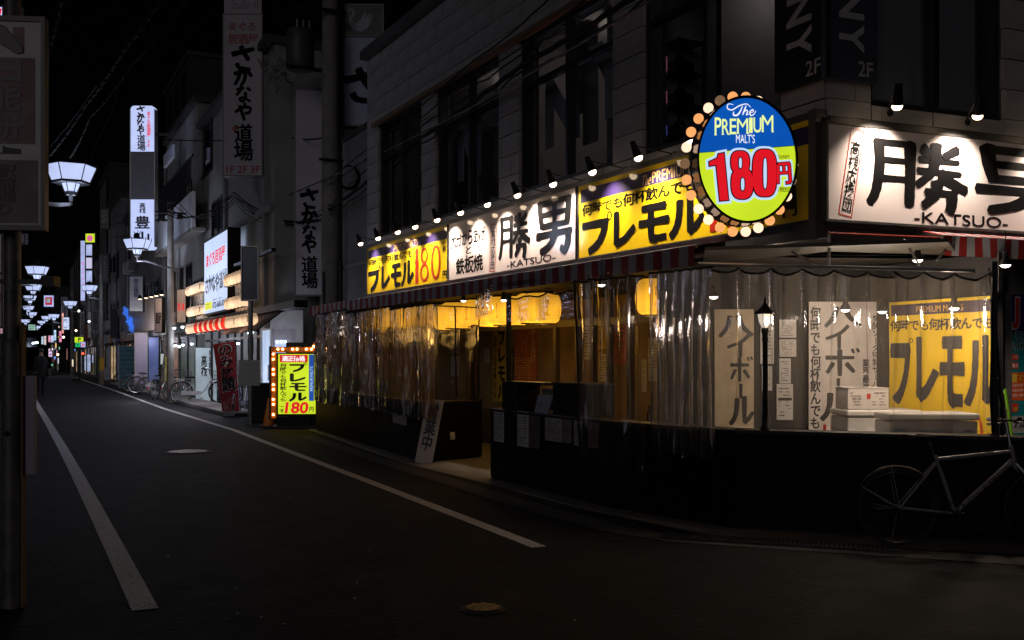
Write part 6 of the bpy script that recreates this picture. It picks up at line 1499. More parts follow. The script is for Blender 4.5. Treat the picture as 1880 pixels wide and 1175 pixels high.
# dim downstairs room of the restaurant, bright inside
MB().box(.3, WI-1, 2.9, 2.98, 0, 2.6).build('inner_wall', mat('pale inner wall', (.45, .45, .5), .7), b)
mb = MB(); [mb.box(x, x+.06, .02, .10, 0, 2.6) for x in (1.2, 2.6, 4.0, 5.2, 6.2, 7.4, 8.4, 9.4)]; mb.box(.3, WI-1, .03, .09, 2.05, 2.12); mb.build('mullion', METAL_D, b)
mb = MB(); [mb.box(x, x+.9, 2.85, 2.88, .8, 1.9) for x in (1.4, 3.1, 6.6)]; mb.build('wall_menu', mat('red menu board', (.35, .05, .04), .6, var=.6, scale=9), b)
for x in (1.5, 4.0, 6.5, 8.8): light('shop_and_fill_light', 'POINT', IF_.w(x, 1.2, 2.3), 24, (.72, .80, 1), .1)
def tubes(u, v, z, l, label):
    r = thing('ceiling_tube', label, 'lamp', IF_.w(u, v, z), IF_.a, 'shop ceiling lamps'); MB().cyl((0,0,0), (l,0,0), .03, n=8).build('tube', E_WALLW if False else emi('tube white', (.85, .92, 1), 3.5), r); MB().box(-.02, l+.02, -.05, .05, .035, .07).build('holder', METAL, r)
tubes(9.0-2.1, 1.0, 2.38, .8, 'white lamp tube deep inside the restaurant'); tubes(4.5, 1.3, 2.38, .8, 'white lamp tube in the middle of the restaurant'); tubes(1.6, 1.2, 2.35, .8, 'white lamp tube at the far side of the restaurant')
# bright door strips at the near end
for k, (a_, c_, e_) in enumerate(((548-58, 522-16, 1.1),)): pass
rt = thing('glass_door', 'brightly lit white glass door at the near end of the restaurant', 'door', IF_.w(IF_.u(484), -.03, .02), IF_.a)
W = IF_.u(500)-IF_.u(484); MB().box(0, W, 0, .02, 0, 2.2).build('pane', emi('glowing frosted pane', (.55, .72, 1), .75, .2), rt); frame_mb(W, 2.2, .05, -.02, .03).build('frame', METAL, rt); MB().box(W*.8, W*.86, -.05, -.02, .9, 1.3).build('handle', METAL, rt)
# entrance porch wall: pale plane facing camera at near end
p = cw(496, 700, 24.75)
t = thing('porch', 'pale lit shop porch with a glass side behind the lit standing sign', 'porch', (p.x, p.y, 0), YAW+.1)
MB().box(0, .80, 0, .1, 2.22, 2.68).box(.62, .80, 0, .1, 0, 2.22).box(0, .05, 0, .1, 0, 2.22).build('wall', mat('white render', (.55, .53, .54), .7), t); MB().box(.05, .62, .16, .18, 0, 2.22).build('back_panel', mat('lilac grey panel', (.42, .40, .45), .6), t)
MB().box(.10, .38, .12, .14, .55, 1.95).build('white_panel', emi('lit frosted screen', (.50, .64, .95), .75, .15), t); light('porch_light', 'POINT', Vector((p.x-.1, p.y-1.0, 2.0)), 12, (.8, .85, 1), .1)
for k in range(3): MB().sphere((.16+.10*k, .08, 1.90), .028, 8, 6).build('bulb', emi('porch bulb', (1, .97, .95), 5), t)
# side wall of restaurant carrying the vertical sign
u0_ = cw(543, 400, 25.0); u1_ = cw(592, 400, 25.0); za = 1.5+(657-541)*25/FPX; zb4 = 1.5+(657-166)*25/FPX; W = (u1_-u0_).length; H = zb4-za
SF = mat('faded white sign', (.46, .42, .46), .55, var=.12, scale=.8)
r = board('vertical_sign', 'tall unlit white vertical sign with black brush kana left of the utility pole', 'sign', (u0_.x, u0_.y, za), YAW, W, H, SF, FRAME_GR, t=.2, b=.04)
def vtext(r, W, H, items, m, seed=1, bold=.06):
    for i, (ch, cx0, cz, s) in enumerate(items):
        if ch in ST: brush(r, [(ch, (W*cx0-s*W/2, cz-s*W*.5, W*cx0+s*W/2, cz+s*W*.5))], m, seed=seed+i)
        else: write(r, ch, (W*cx0-s*W/2, cz-s*W*.5, W*cx0+s*W/2, cz+s*W*.5), m, bold=bold, jit=0, rot=random.Random(seed+i).uniform(-.08, .08))
hz_ = lambda y: (657-y)*25/FPX+1.5-za
vtext(r, W, H, [('さ', .5, hz_(365), .75), ('か', .5, hz_(398), .62), ('な', .5, hz_(427), .55), ('や', .5, hz_(451), .55), ('道', .52, hz_(485), .62), ('場', .52, hz_(515), .62)], INKM)
# pole for mounting
MB().box(W+.05, W+.12, .1, .17, -3.0+za*0, H-.2).build('mount_post', METAL_D, r)
# projecting 1F 2F 3F sign
D2 = 26.0; p0 = cw(411, 300, D2); p1 = cw(480, 300, D2); W = (p1-p0).length; za = 1.5+(657-321)*D2/FPX; zt_ = 1.5+(657-27)*D2/FPX; H = zt_-za
hz_ = lambda y: (657-y)*D2/FPX+1.5-za
r = board('vertical_sign', 'large projecting white sign with red 1F 2F 3F at its foot', 'sign', (p0.x, p0.y, za), YAW, W, H, SF, FRAME_GR, t=.35, b=.03)
REDF = mat('faded red print', (.34, .03, .03), .5)
write(r, 'まぐろ', (W*.14, hz_(57), W*.84, hz_(40)), REDF, bold=.03, jit=.06); write(r, '居酒屋', (W*.10, hz_(81), W*.90, hz_(62)), REDF, bold=.03, jit=.06)
vtext(r, W, H, [('さ', .5, hz_(107), .66), ('か', .5, hz_(141), .50), ('な', .52, hz_(173), .44), ('や', .52, hz_(205), .46), ('道', .52, hz_(244), .50), ('場', .52, hz_(278), .52)], INKM)
MB().add([(W*.29+math.cos(2*PI*i/20)*.07, -.007, hz_(236)+math.sin(2*PI*i/20)*.07) for i in range(20)], [tuple(range(20))]).build('red_dot', REDF, r, fix=False)
write(r, '1F 2F 3F', (W*.06, hz_(318), W*.96, hz_(304)), REDF, bold=.03); MB().box(W*.0, W, .02, .3, H+.04, H+1.6).build('upper_panel', SF, r); MB().box(W, W+.55, .10, .18, H*.25, H*.25+.08).box(W, W+.55, .10, .18, H*.8, H*.8+.08).build('bracket', METAL_D, r)
write(r, 'Studio 4F', (W*.2, H+.16, W*.95, H+.4), FRAME_GR, bold=.0, y=.015)
# lit billboard with phone number
bl_ = Fr((5.4, 36.0), math.radians(-90)); u0, u1 = bl_.u(375), bl_.u(418); z0 = bl_.z(418, 560)-.0; z1 = bl_.z(418, 421); z0 = bl_.z(396, 572)
r = board('lit_billboard', 'large lit white billboard with red and black brush writing over the red lanterns', 'billboard', bl_.w(u0, 0, z0), bl_.a, u1-u0, z1-z0, emi('billboard lit acrylic', (.60, .72, 1.0), .92, .07), BLACK, t=.35, b=.06); W, H = u1-u0, z1-z0
write(r, 'まぐろ居酒屋', (W*.10, H*.63, W*.90, H*.83), E_RED, bold=.045, jit=.08, seed=4)
write(r, 'さかなや道場', (W*.06, H*.26, W*.98, H*.53), INKL, bold=.04, jit=.10, seed=4); rect(r, (W*.04, H*.05, W*.36, H*.155), emi('lit yellow patch', (.85, .85, .05), .9), -.003, 'yellow_patch')
write(r, '予約受付', (W*.06, H*.065, W*.34, H*.14), E_RED, y=-.006, bold=.02) if False else lines(r, (W*.06, H*.06, W*.34, H*.145), emi('lit olive print', (.35, .45, .02), .6), 2, y=-.006, seed=2)
write(r, '072-668-5084', (W*.38, H*.05, W*.97, H*.135), mat('lit blue ink', (.03, .05, .2), .4), y=-.004, bold=.035); lines(r, (W*.4, H*.145, W*.9, H*.185), MATS['lit blue ink'], 1, seed=3)
# black canopy frame under and beside the billboard
fu0, fu1 = bl_.u(343, .1), bl_.u(540, .1); 
t = thing('storefront_frame', 'black storefront frame carrying the billboard and lantern rows', 'frame', bl_.w(fu0, .1, 0), bl_.a); L_f = fu1-fu0
zA = bl_.z(396, 577, .1)-.06; mb = MB().box(0, L_f, 0, .3, zA-.16, zA).box(0, L_f*.86, .0, .1, bl_.z(345, 525, .1), bl_.z(345, 525, .1)+.08).box(0, .08, 0, .1, zA, bl_.z(345, 525, .1)); mb.build('beam', BLACK, t)
# lantern rows: cream ones beside the billboard, striped ones below
LC = mat('cream lantern paper', (.8, .62, .45), .7, emit=1.1, ecol=(1, .66, .40), var=0); _lant(LC, None, .75, 1.05, .15, .195, .35)
LR = mat('red lantern paper', (.7, .03, .02), .7, emit=.9, ecol=(.9, .035, .02), var=0); _lant(LR, None, .6, .95, .17, .21, .35)
INK_D = mat('lantern brush ink', (.04, .03, .05), .7)
lc = lantern_proto('small_lantern', 'cream lantern', LC, .15, .30, 'cream lanterns of the restaurant front', ink='酒'); lr = lantern_proto('striped_lantern', 'red lantern', LR, .17, .32, 'red and white lanterns below the billboard')
rnd = random.Random(1); first = [True, True]
def put(px, py, v, kind, label):
    u = bl_.u(px, v); z = bl_.z(px, py, v); proto_ = (lc, lr)[kind]
    if first[kind]: proto_.location = bl_.w(u, v, z); proto_['label'] = label; first[kind] = False; return
    dup(proto_, bl_.w(u, v, z), rnd.uniform(0, 3), label)
us = [bl_.u(349, -.25)+k*(bl_.u(462, -.25)-bl_.u(349, -.25))/21 for k in range(22)]
zl2 = bl_.z(400, 596, -.25); nth = lambda k: ['first', 'second', 'third', 'fourth', 'fifth', 'sixth', 'seventh', 'eighth', 'ninth', 'tenth', 'eleventh', 'twelfth', 'thirteenth', 'fourteenth', 'fifteenth', 'sixteenth', 'seventeenth', 'eighteenth', 'nineteenth', 'twentieth', 'twenty-first', 'twenty-second'][k]
for k, u in enumerate(us):
    kind = 1 if (4 <= k <= 15 and k % 2 == 0) else 0; pr = (lc, lr)[kind]; lab = nth(k)+(' lantern of the row under the billboard, red, counted from its far end' if kind else ' lantern of the row under the billboard, cream, counted from its far end')
    if first[kind]: pr.location = bl_.w(u, -.25, zl2); pr['label'] = lab; first[kind] = False
    else: dup(pr, bl_.w(u, -.25, zl2), k*1.1, lab)
grp = 0
for (pa, pb, n_, y_, nm) in ((348, 371, 6, 531, 'upper far'), (350, 371, 6, 571, 'lower far'), (420, 446, 5, 511, 'upper near'), (421, 448, 5, 555, 'lower near')):
    ua, ub = bl_.u(pa, -.05), bl_.u(pb, -.05); zc = bl_.z((pa+pb)/2, y_, -.05)
    for k in range(n_): dup(lc, bl_.w(ua+(ub-ua)*k/(n_-1), -.05, zc), k*.9, nth(k)+' cream lantern in the '+nm+' group beside the billboard')
    w_ = thing('menu_strips', 'hanging paper menu strips behind the '+nm+' lantern group', 'menu', bl_.w(ua, .12, zc-.75), bl_.a); n2 = 5
    for k in range(n2): o = MB().box(k*(ub-ua)/n2+.03, (k+1)*(ub-ua)/n2-.05, 0, .02, 0, .62).build('strip', PAPER, w_); lines(o, (k*(ub-ua)/n2+.12, .1, (k+1)*(ub-ua)/n2-.14, .55), PRINT, 4, y=-.004, seed=k)
    light('small_lantern_light', 'POINT', bl_.w((ua+ub)/2, -.35, zc-.2), 3, (1, .72, .48), .2)
for px in (360, 385, 410, 440): light('small_lantern_light', 'POINT', bl_.w(bl_.u(px, -.4), -.45, zl2-.25), 4, (1, .62, .42), .2)
# shop awning behind lantern row, menu boards
t = thing('brown_awning', 'sloping brown shop awning at the near end of the restaurant', 'awning', bl_.w(bl_.u(432), .1, 2.15), bl_.a); W = bl_.u(502)-bl_.u(432)
MB().add([(0,-.5,0),(W,-.5,0),(W,.3,.62),(0,.3,.62),(0,-.5,-.03),(W,-.5,-.03),(W,.3,.58),(0,.3,.58)], [(0,1,2,3),(7,6,5,4),(0,4,5,1),(1,5,6,2),(3,7,4,0),(2,6,7,3)]).build('cloth', mat('brown canvas', (.14, .09, .08), .8, var=.2), t); MB().cyl((W, -.5, -.02), (W, .3, .6), .02, n=6).build('edge_bar', METAL_D, t)
def standing(px0, px1, py0, py1, label, face, frm, items=(), kk=0, cat='sign', rz=YAW, name='standing_sign', foot=True, t_=.1):
    g_ = gd((px0+px1)/2, py1); dz_ = g_.dot(FWD); k1 = dz_/FPX; W = (px1-px0)*k1; H = (py1-py0)*k1
    r = board(name, label, cat, Vector((g_.x, g_.y, .03))-RGT*W/2, rz, W, H, face, frm, t=t_, b=.03)
    if foot: MB().box(0, W, -.1, t_+.1, -.03, 0).build('foot', BLACK, r) if False else MB().box(.02, .08, -.12, t_+.12, -.03, -.0305+.0).build('foot', BLACK, r)
    for (txt, x0, z0, x1, z1, m_, vert) in items: write(r, txt, (W*x0, H*z0, W*x1, H*z1), m_, vert=vert, bold=.03)
    return r, W, H
standing(359, 398, 640, 738, 'backlit grey white shop sign with black characters behind the white bicycle', emi('dim lit white sign', (.48, .58, .66), .42, .15), METAL_D, [('高槻', .26, .46, .54, .86, INK, True), ('地場割り', .62, .5, .80, .96, INK, True)], t_=.2)
r, W, H = standing(286, 311, 650, 722, 'white over green standing sign beside the leaning board', mat('green board', (.02, .10, .045), .5), METAL_D, t_=.1); rect(r, (.02, H*.72, W-.02, H-.02), emi('dim lit white panel', (.55, .62, .6), .6), -.01, 'lit_panel')
r, W, H = standing(219, 247, 637, 712, 'patterned blue board standing behind the bicycles', mat('blue patterned board', (.06, .20, .28), .5, var=.35, scale=7), METAL, t_=.05); 
mb = MB(); [mb.lathe([(.05, 0), (.05, .002)], 8, c=(W*(i+.5+.25*(j % 2))/6, -.004, H*(j+.5)/9), M=Matrix.Rotation(PI/2, 3, 'X')) for i in range(6) for j in range(9)]; mb.build('dot_print', mat('light blue dots', (.12, .33, .42), .5), r)
standing(191, 208, 675, 699, 'small pale board standing beside the street', mat('pale grey board', (.35, .36, .42), .5), None, t_=.05)
# leaning wooden boards and umbrella stand
for k, (a, b_, lab) in enumerate((((296, 716), (309, 620), 'long leaning plank with painted pattern left of the slim pole'), ((331, 712), (350, 640), 'long leaning plank right of the slim pole'), ((243, 690), (251, 645), 'thin leaning plank beside the patterned blue board'))):
    P0 = gd(a[0], a[1]+8); dz_ = P0.dot(FWD); P1 = cw(b_[0], b_[1], dz_+.3); t = thing('leaning_plank', lab, 'plank', (P0.x, P0.y, 0)); d = P1-Vector((P0.x, P0.y, 0)); s_ = .10
    vs = []
    for q in (Vector((0,0,.02)), d):
        for x_, y_ in ((-s_, 0), (s_, 0), (s_, .04), (-s_, .04)): vs.append(q+RGT*x_+FWD*y_)
    MB().add(vs, [(0,1,5,4),(1,2,6,5),(2,3,7,6),(3,0,4,7),(3,2,1,0),(4,5,6,7)]).build('board', mat('patterned plank', (.28, .20, .16), .6, var=.7, scale=5), t)

# ================================================================== FARTHER SHOP FRONTS ON THE RIGHT
specs = [(36.3, 8.0, 5.75, 10.5, GREYW, 'pale building with a balcony and a bright fascia beyond the restaurant', 3, 3, ((1, 2),)), (44.5, 9, 5.6, 8.0, GREYW2, 'two storey shop with a slanted fascia board', 2, 3, ()), (53.7, 9, 5.8, 9.5, DARKW, 'dark shop building beyond the slanted board', 2, 3, ()),
         (63, 9, 5.6, 11.0, GREYW2, 'brownish tiled block with several window rows', 3, 3, ()), (72.3, 10, 5.8, 14.5, DARKW, 'tall dark block behind the far lit vertical signs', 4, 3, ()), (82.6, 14, 5.6, 9.0, GREYW2, 'far low shop row behind the parking sign', 2, 4, ()), (97, 20, 5.4, 11.5, DARKW, 'far dark building at the street bend', 3, 5, ()), (118, 20, 4.2, 9.0, DARKW, 'farthest building on the right side', 2, 5, ())]
for s0, wd, n_, h_, m_, lab, rows, cols, lit in specs:
    building('shop_building', lab, (n_, s0+wd, 0), math.radians(-90), wd, 8, h_, m_, rows, cols, lit=lit, z0=3.4, shop=True)
building('left_building', 'dark building on the left side at the far end', (-1.2, 96, 0), math.radians(90), 30, 8, 9, DARKW, 2, 7); building('left_building', 'farthest dark building on the left side', (-1.6, 128, 0), math.radians(90), 40, 8, 12, DARKW, 3, 8)
building('end_building', 'wide dark building closing the view at the street end', (-16, 175, 0), 0, 34, 8, 9, DARKW, 2, 10)
t = building('tall_block', 'tall dark brown block rising above the shops against the sky', (8, 62, 0), math.radians(-90), 9, 6, 17, mat('dark brown wall', (.05, .045, .04), .8), 4, 3, z0=9, dz=3)
# bright balcony of the pale building
BF = Fr((5.3, 44.3), math.radians(-90)); 
t = thing('balcony', 'brightly lit white balcony front over the slim utility pole', 'balcony', BF.w(0, 0, 0), BF.a)
ua, ub = BF.u(285), BF.u(352); 
def pz(px, py): return BF.z(px, py)
mb = MB().box(ua, ub, 0, .12, pz(300, 455), pz(300, 400)); mb.build('parapet', mat('white balcony paint', (.70, .70, .74), .6, var=.1), t)
mb = MB().box(ua, ub, 0, .45, pz(300, 455)-.12, pz(300, 455)-.005); mb.build('floor_slab', GREYW, t); mb = MB(); [mb.box(ua+.25*k, ua+.25*k+.03, .03, .06, pz(300, 400), pz(300, 345)) for k in range(int((ub-ua)/.25))]; mb.box(ua, ub, .02, .07, pz(300, 345), pz(300, 342)); mb.build('railing', METAL_D, t)
light('balcony_light', 'SPOT', BF.w((ua+ub)/2-1, -1.2, pz(300, 455)-.6), 60, (.62, .74, 1), .2, rot=(Vector((.8, 0, .75))).to_track_quat('-Z', 'Y').to_euler(), spot=2.2)
MB().box(ua+3.4, ua+5.8, -.1, 0, pz(340, 265), pz(340, 240)).build('fascia', mat('white fascia', (.7, .7, .75), .5), t)
# slanted grey board with blue projection
p = cw(213, 565, 46); q2 = cw(290, 565, 42); F6, l6 = fr2((p.x, p.y), (q2.x, q2.y))
t = thing('slanted_board', 'slanted grey fascia board with blue lit lettering', 'signboard', (p.x, p.y, 0), F6.a); zq = lambda px, py: F6.z(px, py)
P4 = [(F6.u(213), zq(213, 568)), (F6.u(230), zq(230, 615)), (F6.u(290), zq(290, 604)), (F6.u(288), zq(288, 540))]
MB().prism(P4, 0, .2).build('panel', mat('grey fascia', (.30, .27, .27), .5, var=.1), t); E_B = emi('blue glow letters', (.05, .20, .9), .85)
for ch, px, py, s in (('酒', 231, 572, 9), ('場', 238, 590, 11), ('居', 242, 602, 8)): write(t, ch, (F6.u(px-s*.6), zq(px, py+s*.9), F6.u(px+s*.6), zq(px, py-s*.9)), E_B, y=-.02, bold=.03, rot=-.25)
light('shop_and_fill_light', 'POINT', cw(245, 604, 41.6), 50, (1, .82, .72), .1)  # added lamp, brightens the slanted board from in front
light('blue_glow_light', 'POINT', F6.w(F6.u(238), -.4, zq(238, 590)), 3, (.1, .3, 1), .2)
# spot row + shop boards
pr = None
for k, px in enumerate((257, 268, 278, 287, 297)):
    loc = cw(px, 549-k*2, 41-k*.8)
    if pr is None:
        pr = thing('shop_spot', 'small shop spot lamp, first from the far end', 'spot lamp', loc, YAW, 'shop spot lamps over the pale board'); MB().lathe([(.03, .18), (.06, .12), (.10, 0)], 10).build('shade', METAL_D, pr); MB().lathe([(.001, -.03), (.07, -.01), (.085, .005)], 10).build('bulb', emi('shop spot bulb', (1, .75, .5), 4), pr)
    else: dup(pr, loc, YAW, 'small shop spot lamp, '+['second', 'third', 'fourth', 'fifth'][k-1]+' from the far end')
def fboard(px0, px1, py0, py1, d, label, face, txt=None, tm=INK, frm=METAL_D, vert=True, bold=.03, rz=YAW, box=(.15, .08, .85, .92), t_=.15, name='shop_sign', cat='sign'):
    k1 = d/FPX; W = (px1-px0)*k1; H = (py1-py0)*k1; p = cw(px0, py1, d)
    r = board(name, label, cat, p, rz, W, H, face, frm, t=t_, b=.03)
    if txt: write(r, txt, (W*box[0], H*box[1], W*box[2], H*box[3]), tm, vert=vert, bold=bold, y=-.01)
    return r, W, H
fboard(285, 302, 548, 610, 39, 'pale shop board lit by small spots', mat('pink beige sign', (.60, .46, .40), .5, var=.1), '個室居酒屋', INK, vert=False, box=(.1, .25, .9, .6), rz=YAW-.5)
fboard(238, 262, 508, 572, 42, 'hanging vertical sign above the slanted board', mat('grey white sign', (.32, .35, .40), .5), '炭火焼肉', mat('dark slate print', (.05, .06, .1), .5), box=(.3, .4, .7, .95))
fboard(325, 347, 532, 592, 35.5, 'posters behind glass beside the upper lantern row', emi('dim warm poster glow', (.55, .36, .26), .45, .3), '旨い魚', E_RED, vert=False, box=(.1, .35, .9, .6), rz=YAW-.5)
light('shop_and_fill_light', 'POINT', cw(295, 560, 38.2), 16, (1, .75, .55), .1)
# pale shutter and doorway
fboard(248, 270, 612, 705, 43, 'pale roller shutter behind the parked bicycles', mat('pale lilac shutter', (.40, .38, .52), .6, var=.05), frm=GREYW, name='roller_shutter', cat='shutter'); fboard(273, 291, 620, 700, 41.5, 'narrow glass doorway with a bluish glow', emi('bluish glass glow', (.10, .13, .3), .5, .3), frm=METAL_D, name='glass_doorway', cat='door')
light('shop_and_fill_light', 'POINT', cw(262, 625, 41), 25, (.7, .72, 1), .2)
for k, (px, py) in enumerate(((320, 602), (335, 600), (322, 634), (329, 636), (336, 633), (351, 605), (352, 631), (437, 630), (399, 605))):
    b_ = thing('shop_downlight', 'white downlight '+('behind the slim pole, high and left', 'high behind the slim pole, second from the left', 'first of the low trio right of the slim pole', 'middle of the low trio right of the slim pole', 'last of the low trio right of the slim pole', 'under the far end of the lantern row', 'glowing low under the far lanterns', 'beside the red banner under the brown awning', 'under the middle of the striped lantern row')[k], 'lamp', cw(px, py, 33+k*.1 if px < 380 else 29.5), 0, 'white downlights of the restaurant ceiling'); MB().sphere((0,0,0), .05, 8, 6).build('bulb', emi('downlight white', (.8, .9, 1), 7), b_); MB().lathe([(.07, .02), (.07, .08)], 8).build('housing', METAL_D, b_)
light('shop_and_fill_light', 'POINT', cw(330, 625, 33), 20, (.75, .85, 1), .2)
# tall lit vertical sign in two lit parts with grey between
D3 = 35.5; k1 = D3/FPX; p = cw(240, 458, D3); W = 43*k1; H = (458-194)*k1
t = thing('tall_lit_sign', 'tall vertical sign, lit white at top and bottom with a grey middle', 'sign', p, YAW)
def rr_(x0, z0, x1, z1, rad, top=True, bot=True):
    P_ = []
    for cx_2, cz_, a0, do in ((x1-rad, z1-rad, 0, top), (x0+rad, z1-rad, 90, top), (x0+rad, z0+rad, 180, bot), (x1-rad, z0+rad, 270, bot)):
        if do: P_ += [(cx_2+rad*math.cos(math.radians(a0+q*18)), cz_+rad*math.sin(math.radians(a0+q*18))) for q in range(6)]
        else: P_.append(({0: x1, 90: x0, 180: x0, 270: x1}[a0], {0: z1, 90: z1, 180: z0, 270: z0}[a0]))
    return P_
MB().prism(rr_(0, H*.683, W, H, .12, True, False), 0, .3).build('upper_lit_panel', E_SIGNW, t, fix=True); MB().prism(rr_(0, 0, W, H*.347, .12, False, True), 0, .3).build('lower_lit_panel', E_SIGNW, t)
MB().box(0, W, 0, .3, H*.349, H*.681).build('middle_panel', mat('grey sign panel', (.22, .23, .26), .5), t); MB().box(-.03, -.002, -.01, .31, .1, H-.12).box(W+.002, W+.03, -.01, .31, .1, H-.12).build('frame', METAL, t)
vtext(t, W, H, [('さ', .42, H*.965, .38), ('か', .42, H*.915, .34), ('な', .42, H*.87, .32), ('や', .42, H*.825, .32), ('道', .45, H*.77, .36), ('場', .45, H*.715, .36)], INKL, bold=.05)
write(t, 'まぐろ居酒屋 3F', (W*.68, H*.71, W*.85, H*.96), E_RED, vert=True, bold=.03); write(t, '高槻', (W*.36, H*.25, W*.64, H*.325), INKL, vert=True, bold=.02); write(t, '豊', (W*.18, H*.145, W*.82, H*.235), INKL, bold=.04); write(t, '山', (W*.2, H*.05, W*.8, H*.125), INKL, bold=.04)
MB().box(W, W+.5, .1, .18, H*.2, H*.2+.07).box(W, W+.5, .1, .18, H*.8, H*.8+.07).build('bracket', METAL_D, t)
# far lit signs
fboard(148, 156, 442, 552, 62, 'tall narrow lit sign with pink script on the far right', E_SIGNW_FAR, 'Katsumi', emi('pink script', (.9, .15, .45), .8), vert=True, box=(.3, .1, .8, .65), bold=.02)
for k, (ya, yb) in enumerate(((449, 469), (473, 493), (497, 518))): fboard(158, 169, ya, yb, 61, ['upper', 'middle', 'lower'][k]+' small square lit sign beside the pink script sign', E_SIGNW_FAR if k != 1 else emi('pinkish lit sign', (.65, .62, .85), .85), name='square_lit_sign')
r, W, H = fboard(157, 174, 429, 445, 60.5, 'yellow green lit sign with a pink disc above the square signs', E_YG, name='disc_sign'); MB().add([(W*.48+math.cos(2*PI*i/20)*W*.32, -.02, H*.48+math.sin(2*PI*i/20)*H*.36) for i in range(20)], [tuple(range(20))]).build('pink_disc', emi('pink disc', (.85, .15, .4), .9), r, fix=False)
r, W, H = fboard(80.5, 98.5, 542.5, 563, 88, 'square lit picture sign hanging over the street centre', E_SIGNW_FAR, name='picture_sign'); rect(r, (W*.15, H*.15, W*.85, H*.85), emi('red lit patch', (.6, .02, .06), .7), -.02, 'red_patch'); rect(r, (W*.3, H*.35, W*.65, H*.72), emi('pale lit patch', (.5, .6, .8), .6), -.04, 'pale_patch'); rect(r, (W*.38, H*.5, W*.5, H*.75), emi('green lit patch', (.1, .5, .05), .6), -.06, 'green_patch')
MB().cyl((W*.5, .1, H), (W*.5, .1, H+3), .05, n=6).cyl((W*.5, .1, H+2.9), (W*.5+5, .1, H+4.5), .04, n=6).build('hanger', METAL_D, r)
r, W, H = fboard(137, 153, 619, 629, 66, 'yellow lit parking sign with a black P', E_YG, 'P', INKL, vert=False, box=(.4, .12, .72, .9), bold=.04, name='parking_sign')
fboard(138.5, 146.5, 630, 637, 66, 'small green lit plate below the parking sign', emi('green lit plate', (.02, .75, .25), .8), '空', INKL, box=(.2, .1, .8, .9), name='vacancy_plate'); fboard(148, 157, 628, 637.5, 65.8, 'small white lit plate beside the green one', E_SIGNW_FAR, '24', E_RED, vert=False, box=(.2, .2, .8, .8), name='vacancy_plate')
MB().cyl((0,0,0), (0,0,2.5), .06, n=8).build('sign_pole', METAL_D, loc=(cw(146, 640, 66.3).x, cw(146, 640, 66.3).y, 0)); tag(bpy.data.objects['sign_pole'], 'thin pole below the parking sign', 'pole')
farsign = [(116, 127, 583, 605, 80, (.55, .65, .9), 'white lit sign with coloured text beneath the right lamp row'), (113.5, 117, 575, 612, 82, (.85, .4, .3), 'thin red and white lit strip sign'), (108.5, 113, 608, 628, 95, (.9, .3, .5), 'pink lit vertical sign in the far distance'), (99, 103, 606, 625, 105, (.5, .75, 1), 'pale blue tube shaped far sign'), (93, 98.5, 616, 628, 110, (.6, .65, .9), 'far white lit box sign'), (88.5, 92.5, 616, 628, 112, (.75, .3, .4), 'far red and white box sign'),
           (76, 79.5, 618, 632, 118, (.5, .7, .9), 'far pale lit sign left of the distant shops'), (80.5, 84.5, 617, 633, 117, (.8, .65, .6), 'far pinkish lit sign left of the distant shops'), (101, 103, 628, 641, 104, (.3, .5, 1), 'far thin blue lit strip'), (155, 158, 654, 680, 60, (.35, .45, .6), 'far lit vending panel near the dark pole'), (160, 166, 651, 682, 59, (.35, .42, .6), 'far lit vending machine beside the dark pole'), (167.5, 171.5, 652, 666, 60, (.3, .35, .6), 'small bluish lit panel in the far shop'),
           (52, 65, 596, 606, 105, (.25, .45, .35), 'far green oval canopy sign'), (89, 101, 640, 655, 125, (.7, .5, .7), 'bright far shop front at the street end'), (59, 61, 629, 632, 130, (.8, .9, 1), 'tiny far white light'), (0, 5, 590, 612, 30, (.45, .25, .3), 'reddish lit sign cut off by the left edge'), (122, 124, 640, 660, 70, (.25, .1, .08), 'dim far red banner')]
for i, (a, b_, c_, d_, dd, col, lab) in enumerate(farsign):
    r, W, H = fboard(a, b_, c_, d_, dd, lab, emi('far glow %d' % i if False else 'far glow '+'abcdefghijklmnopqrstu'[i], col, 1.0, .35), name='far_sign')
    lines(r, (W*.15, H*.1, W*.85, H*.9), emi('far print', (.25, .1, .3), .3), max(2, int(H/W*2)), y=-.03, seed=i)
for px0, px1, py0, py1, d, lab, m_, txt in ((146.5, 155, 572, 618, 64, 'unlit cream vertical sign above the parking sign', mat('dim cream sign', (.40, .36, .33), .6), '酒処'), (155, 163, 594, 626, 63, 'dark red unlit hanging sign', SGR, None), (204, 216, 570, 620, 50, 'dark navy hanging sign left of the slanted board', mat('dark navy sign', (.02, .025, .06), .5), None), (168, 183, 568, 612, 58, 'grey poster board on the far shop wall', mat('grey poster', (.20, .19, .20), .6), '営業中'), (182, 200, 466, 520, 60, 'unlit grey vertical sign high on the brownish block', mat('dull sign', (.13, .12, .13), .6), '医院'), (184, 200, 383, 420, 62, 'dim white character sign high above the street', mat('dull sign', (.13, .12, .13), .6), '明'),
                                            (112, 124, 545, 585, 84, 'grey banner hanging behind the right lamp row', mat('grey banner', (.22, .20, .22), .6), '市場'), (161, 168, 572, 620, 62.5, 'cream poster column lit by a white lamp', mat('dim cream sign', (.40, .36, .33), .6), None)):
    fboard(px0, px1, py0, py1, d, lab, m_, txt, mat('dark sign print', (.05, .045, .05), .6) if txt not in ('明', '医院') else mat('pale sign print', (.35, .35, .36), .6))
rnq = random.Random(77); spots_ = [(rnq.uniform(92, 172), rnq.uniform(592, 672)) for _ in range(16)]  # made-up glowing signs at random spots, added to brighten the far street
hues = [('white', (.8, .85, 1)), ('red', (.9, .12, .08)), ('amber', (1, .6, .2)), ('blue', (.2, .4, 1)), ('pink', (.95, .4, .6)), ('cream', (1, .85, .6)), ('green', (.3, .8, .5))]
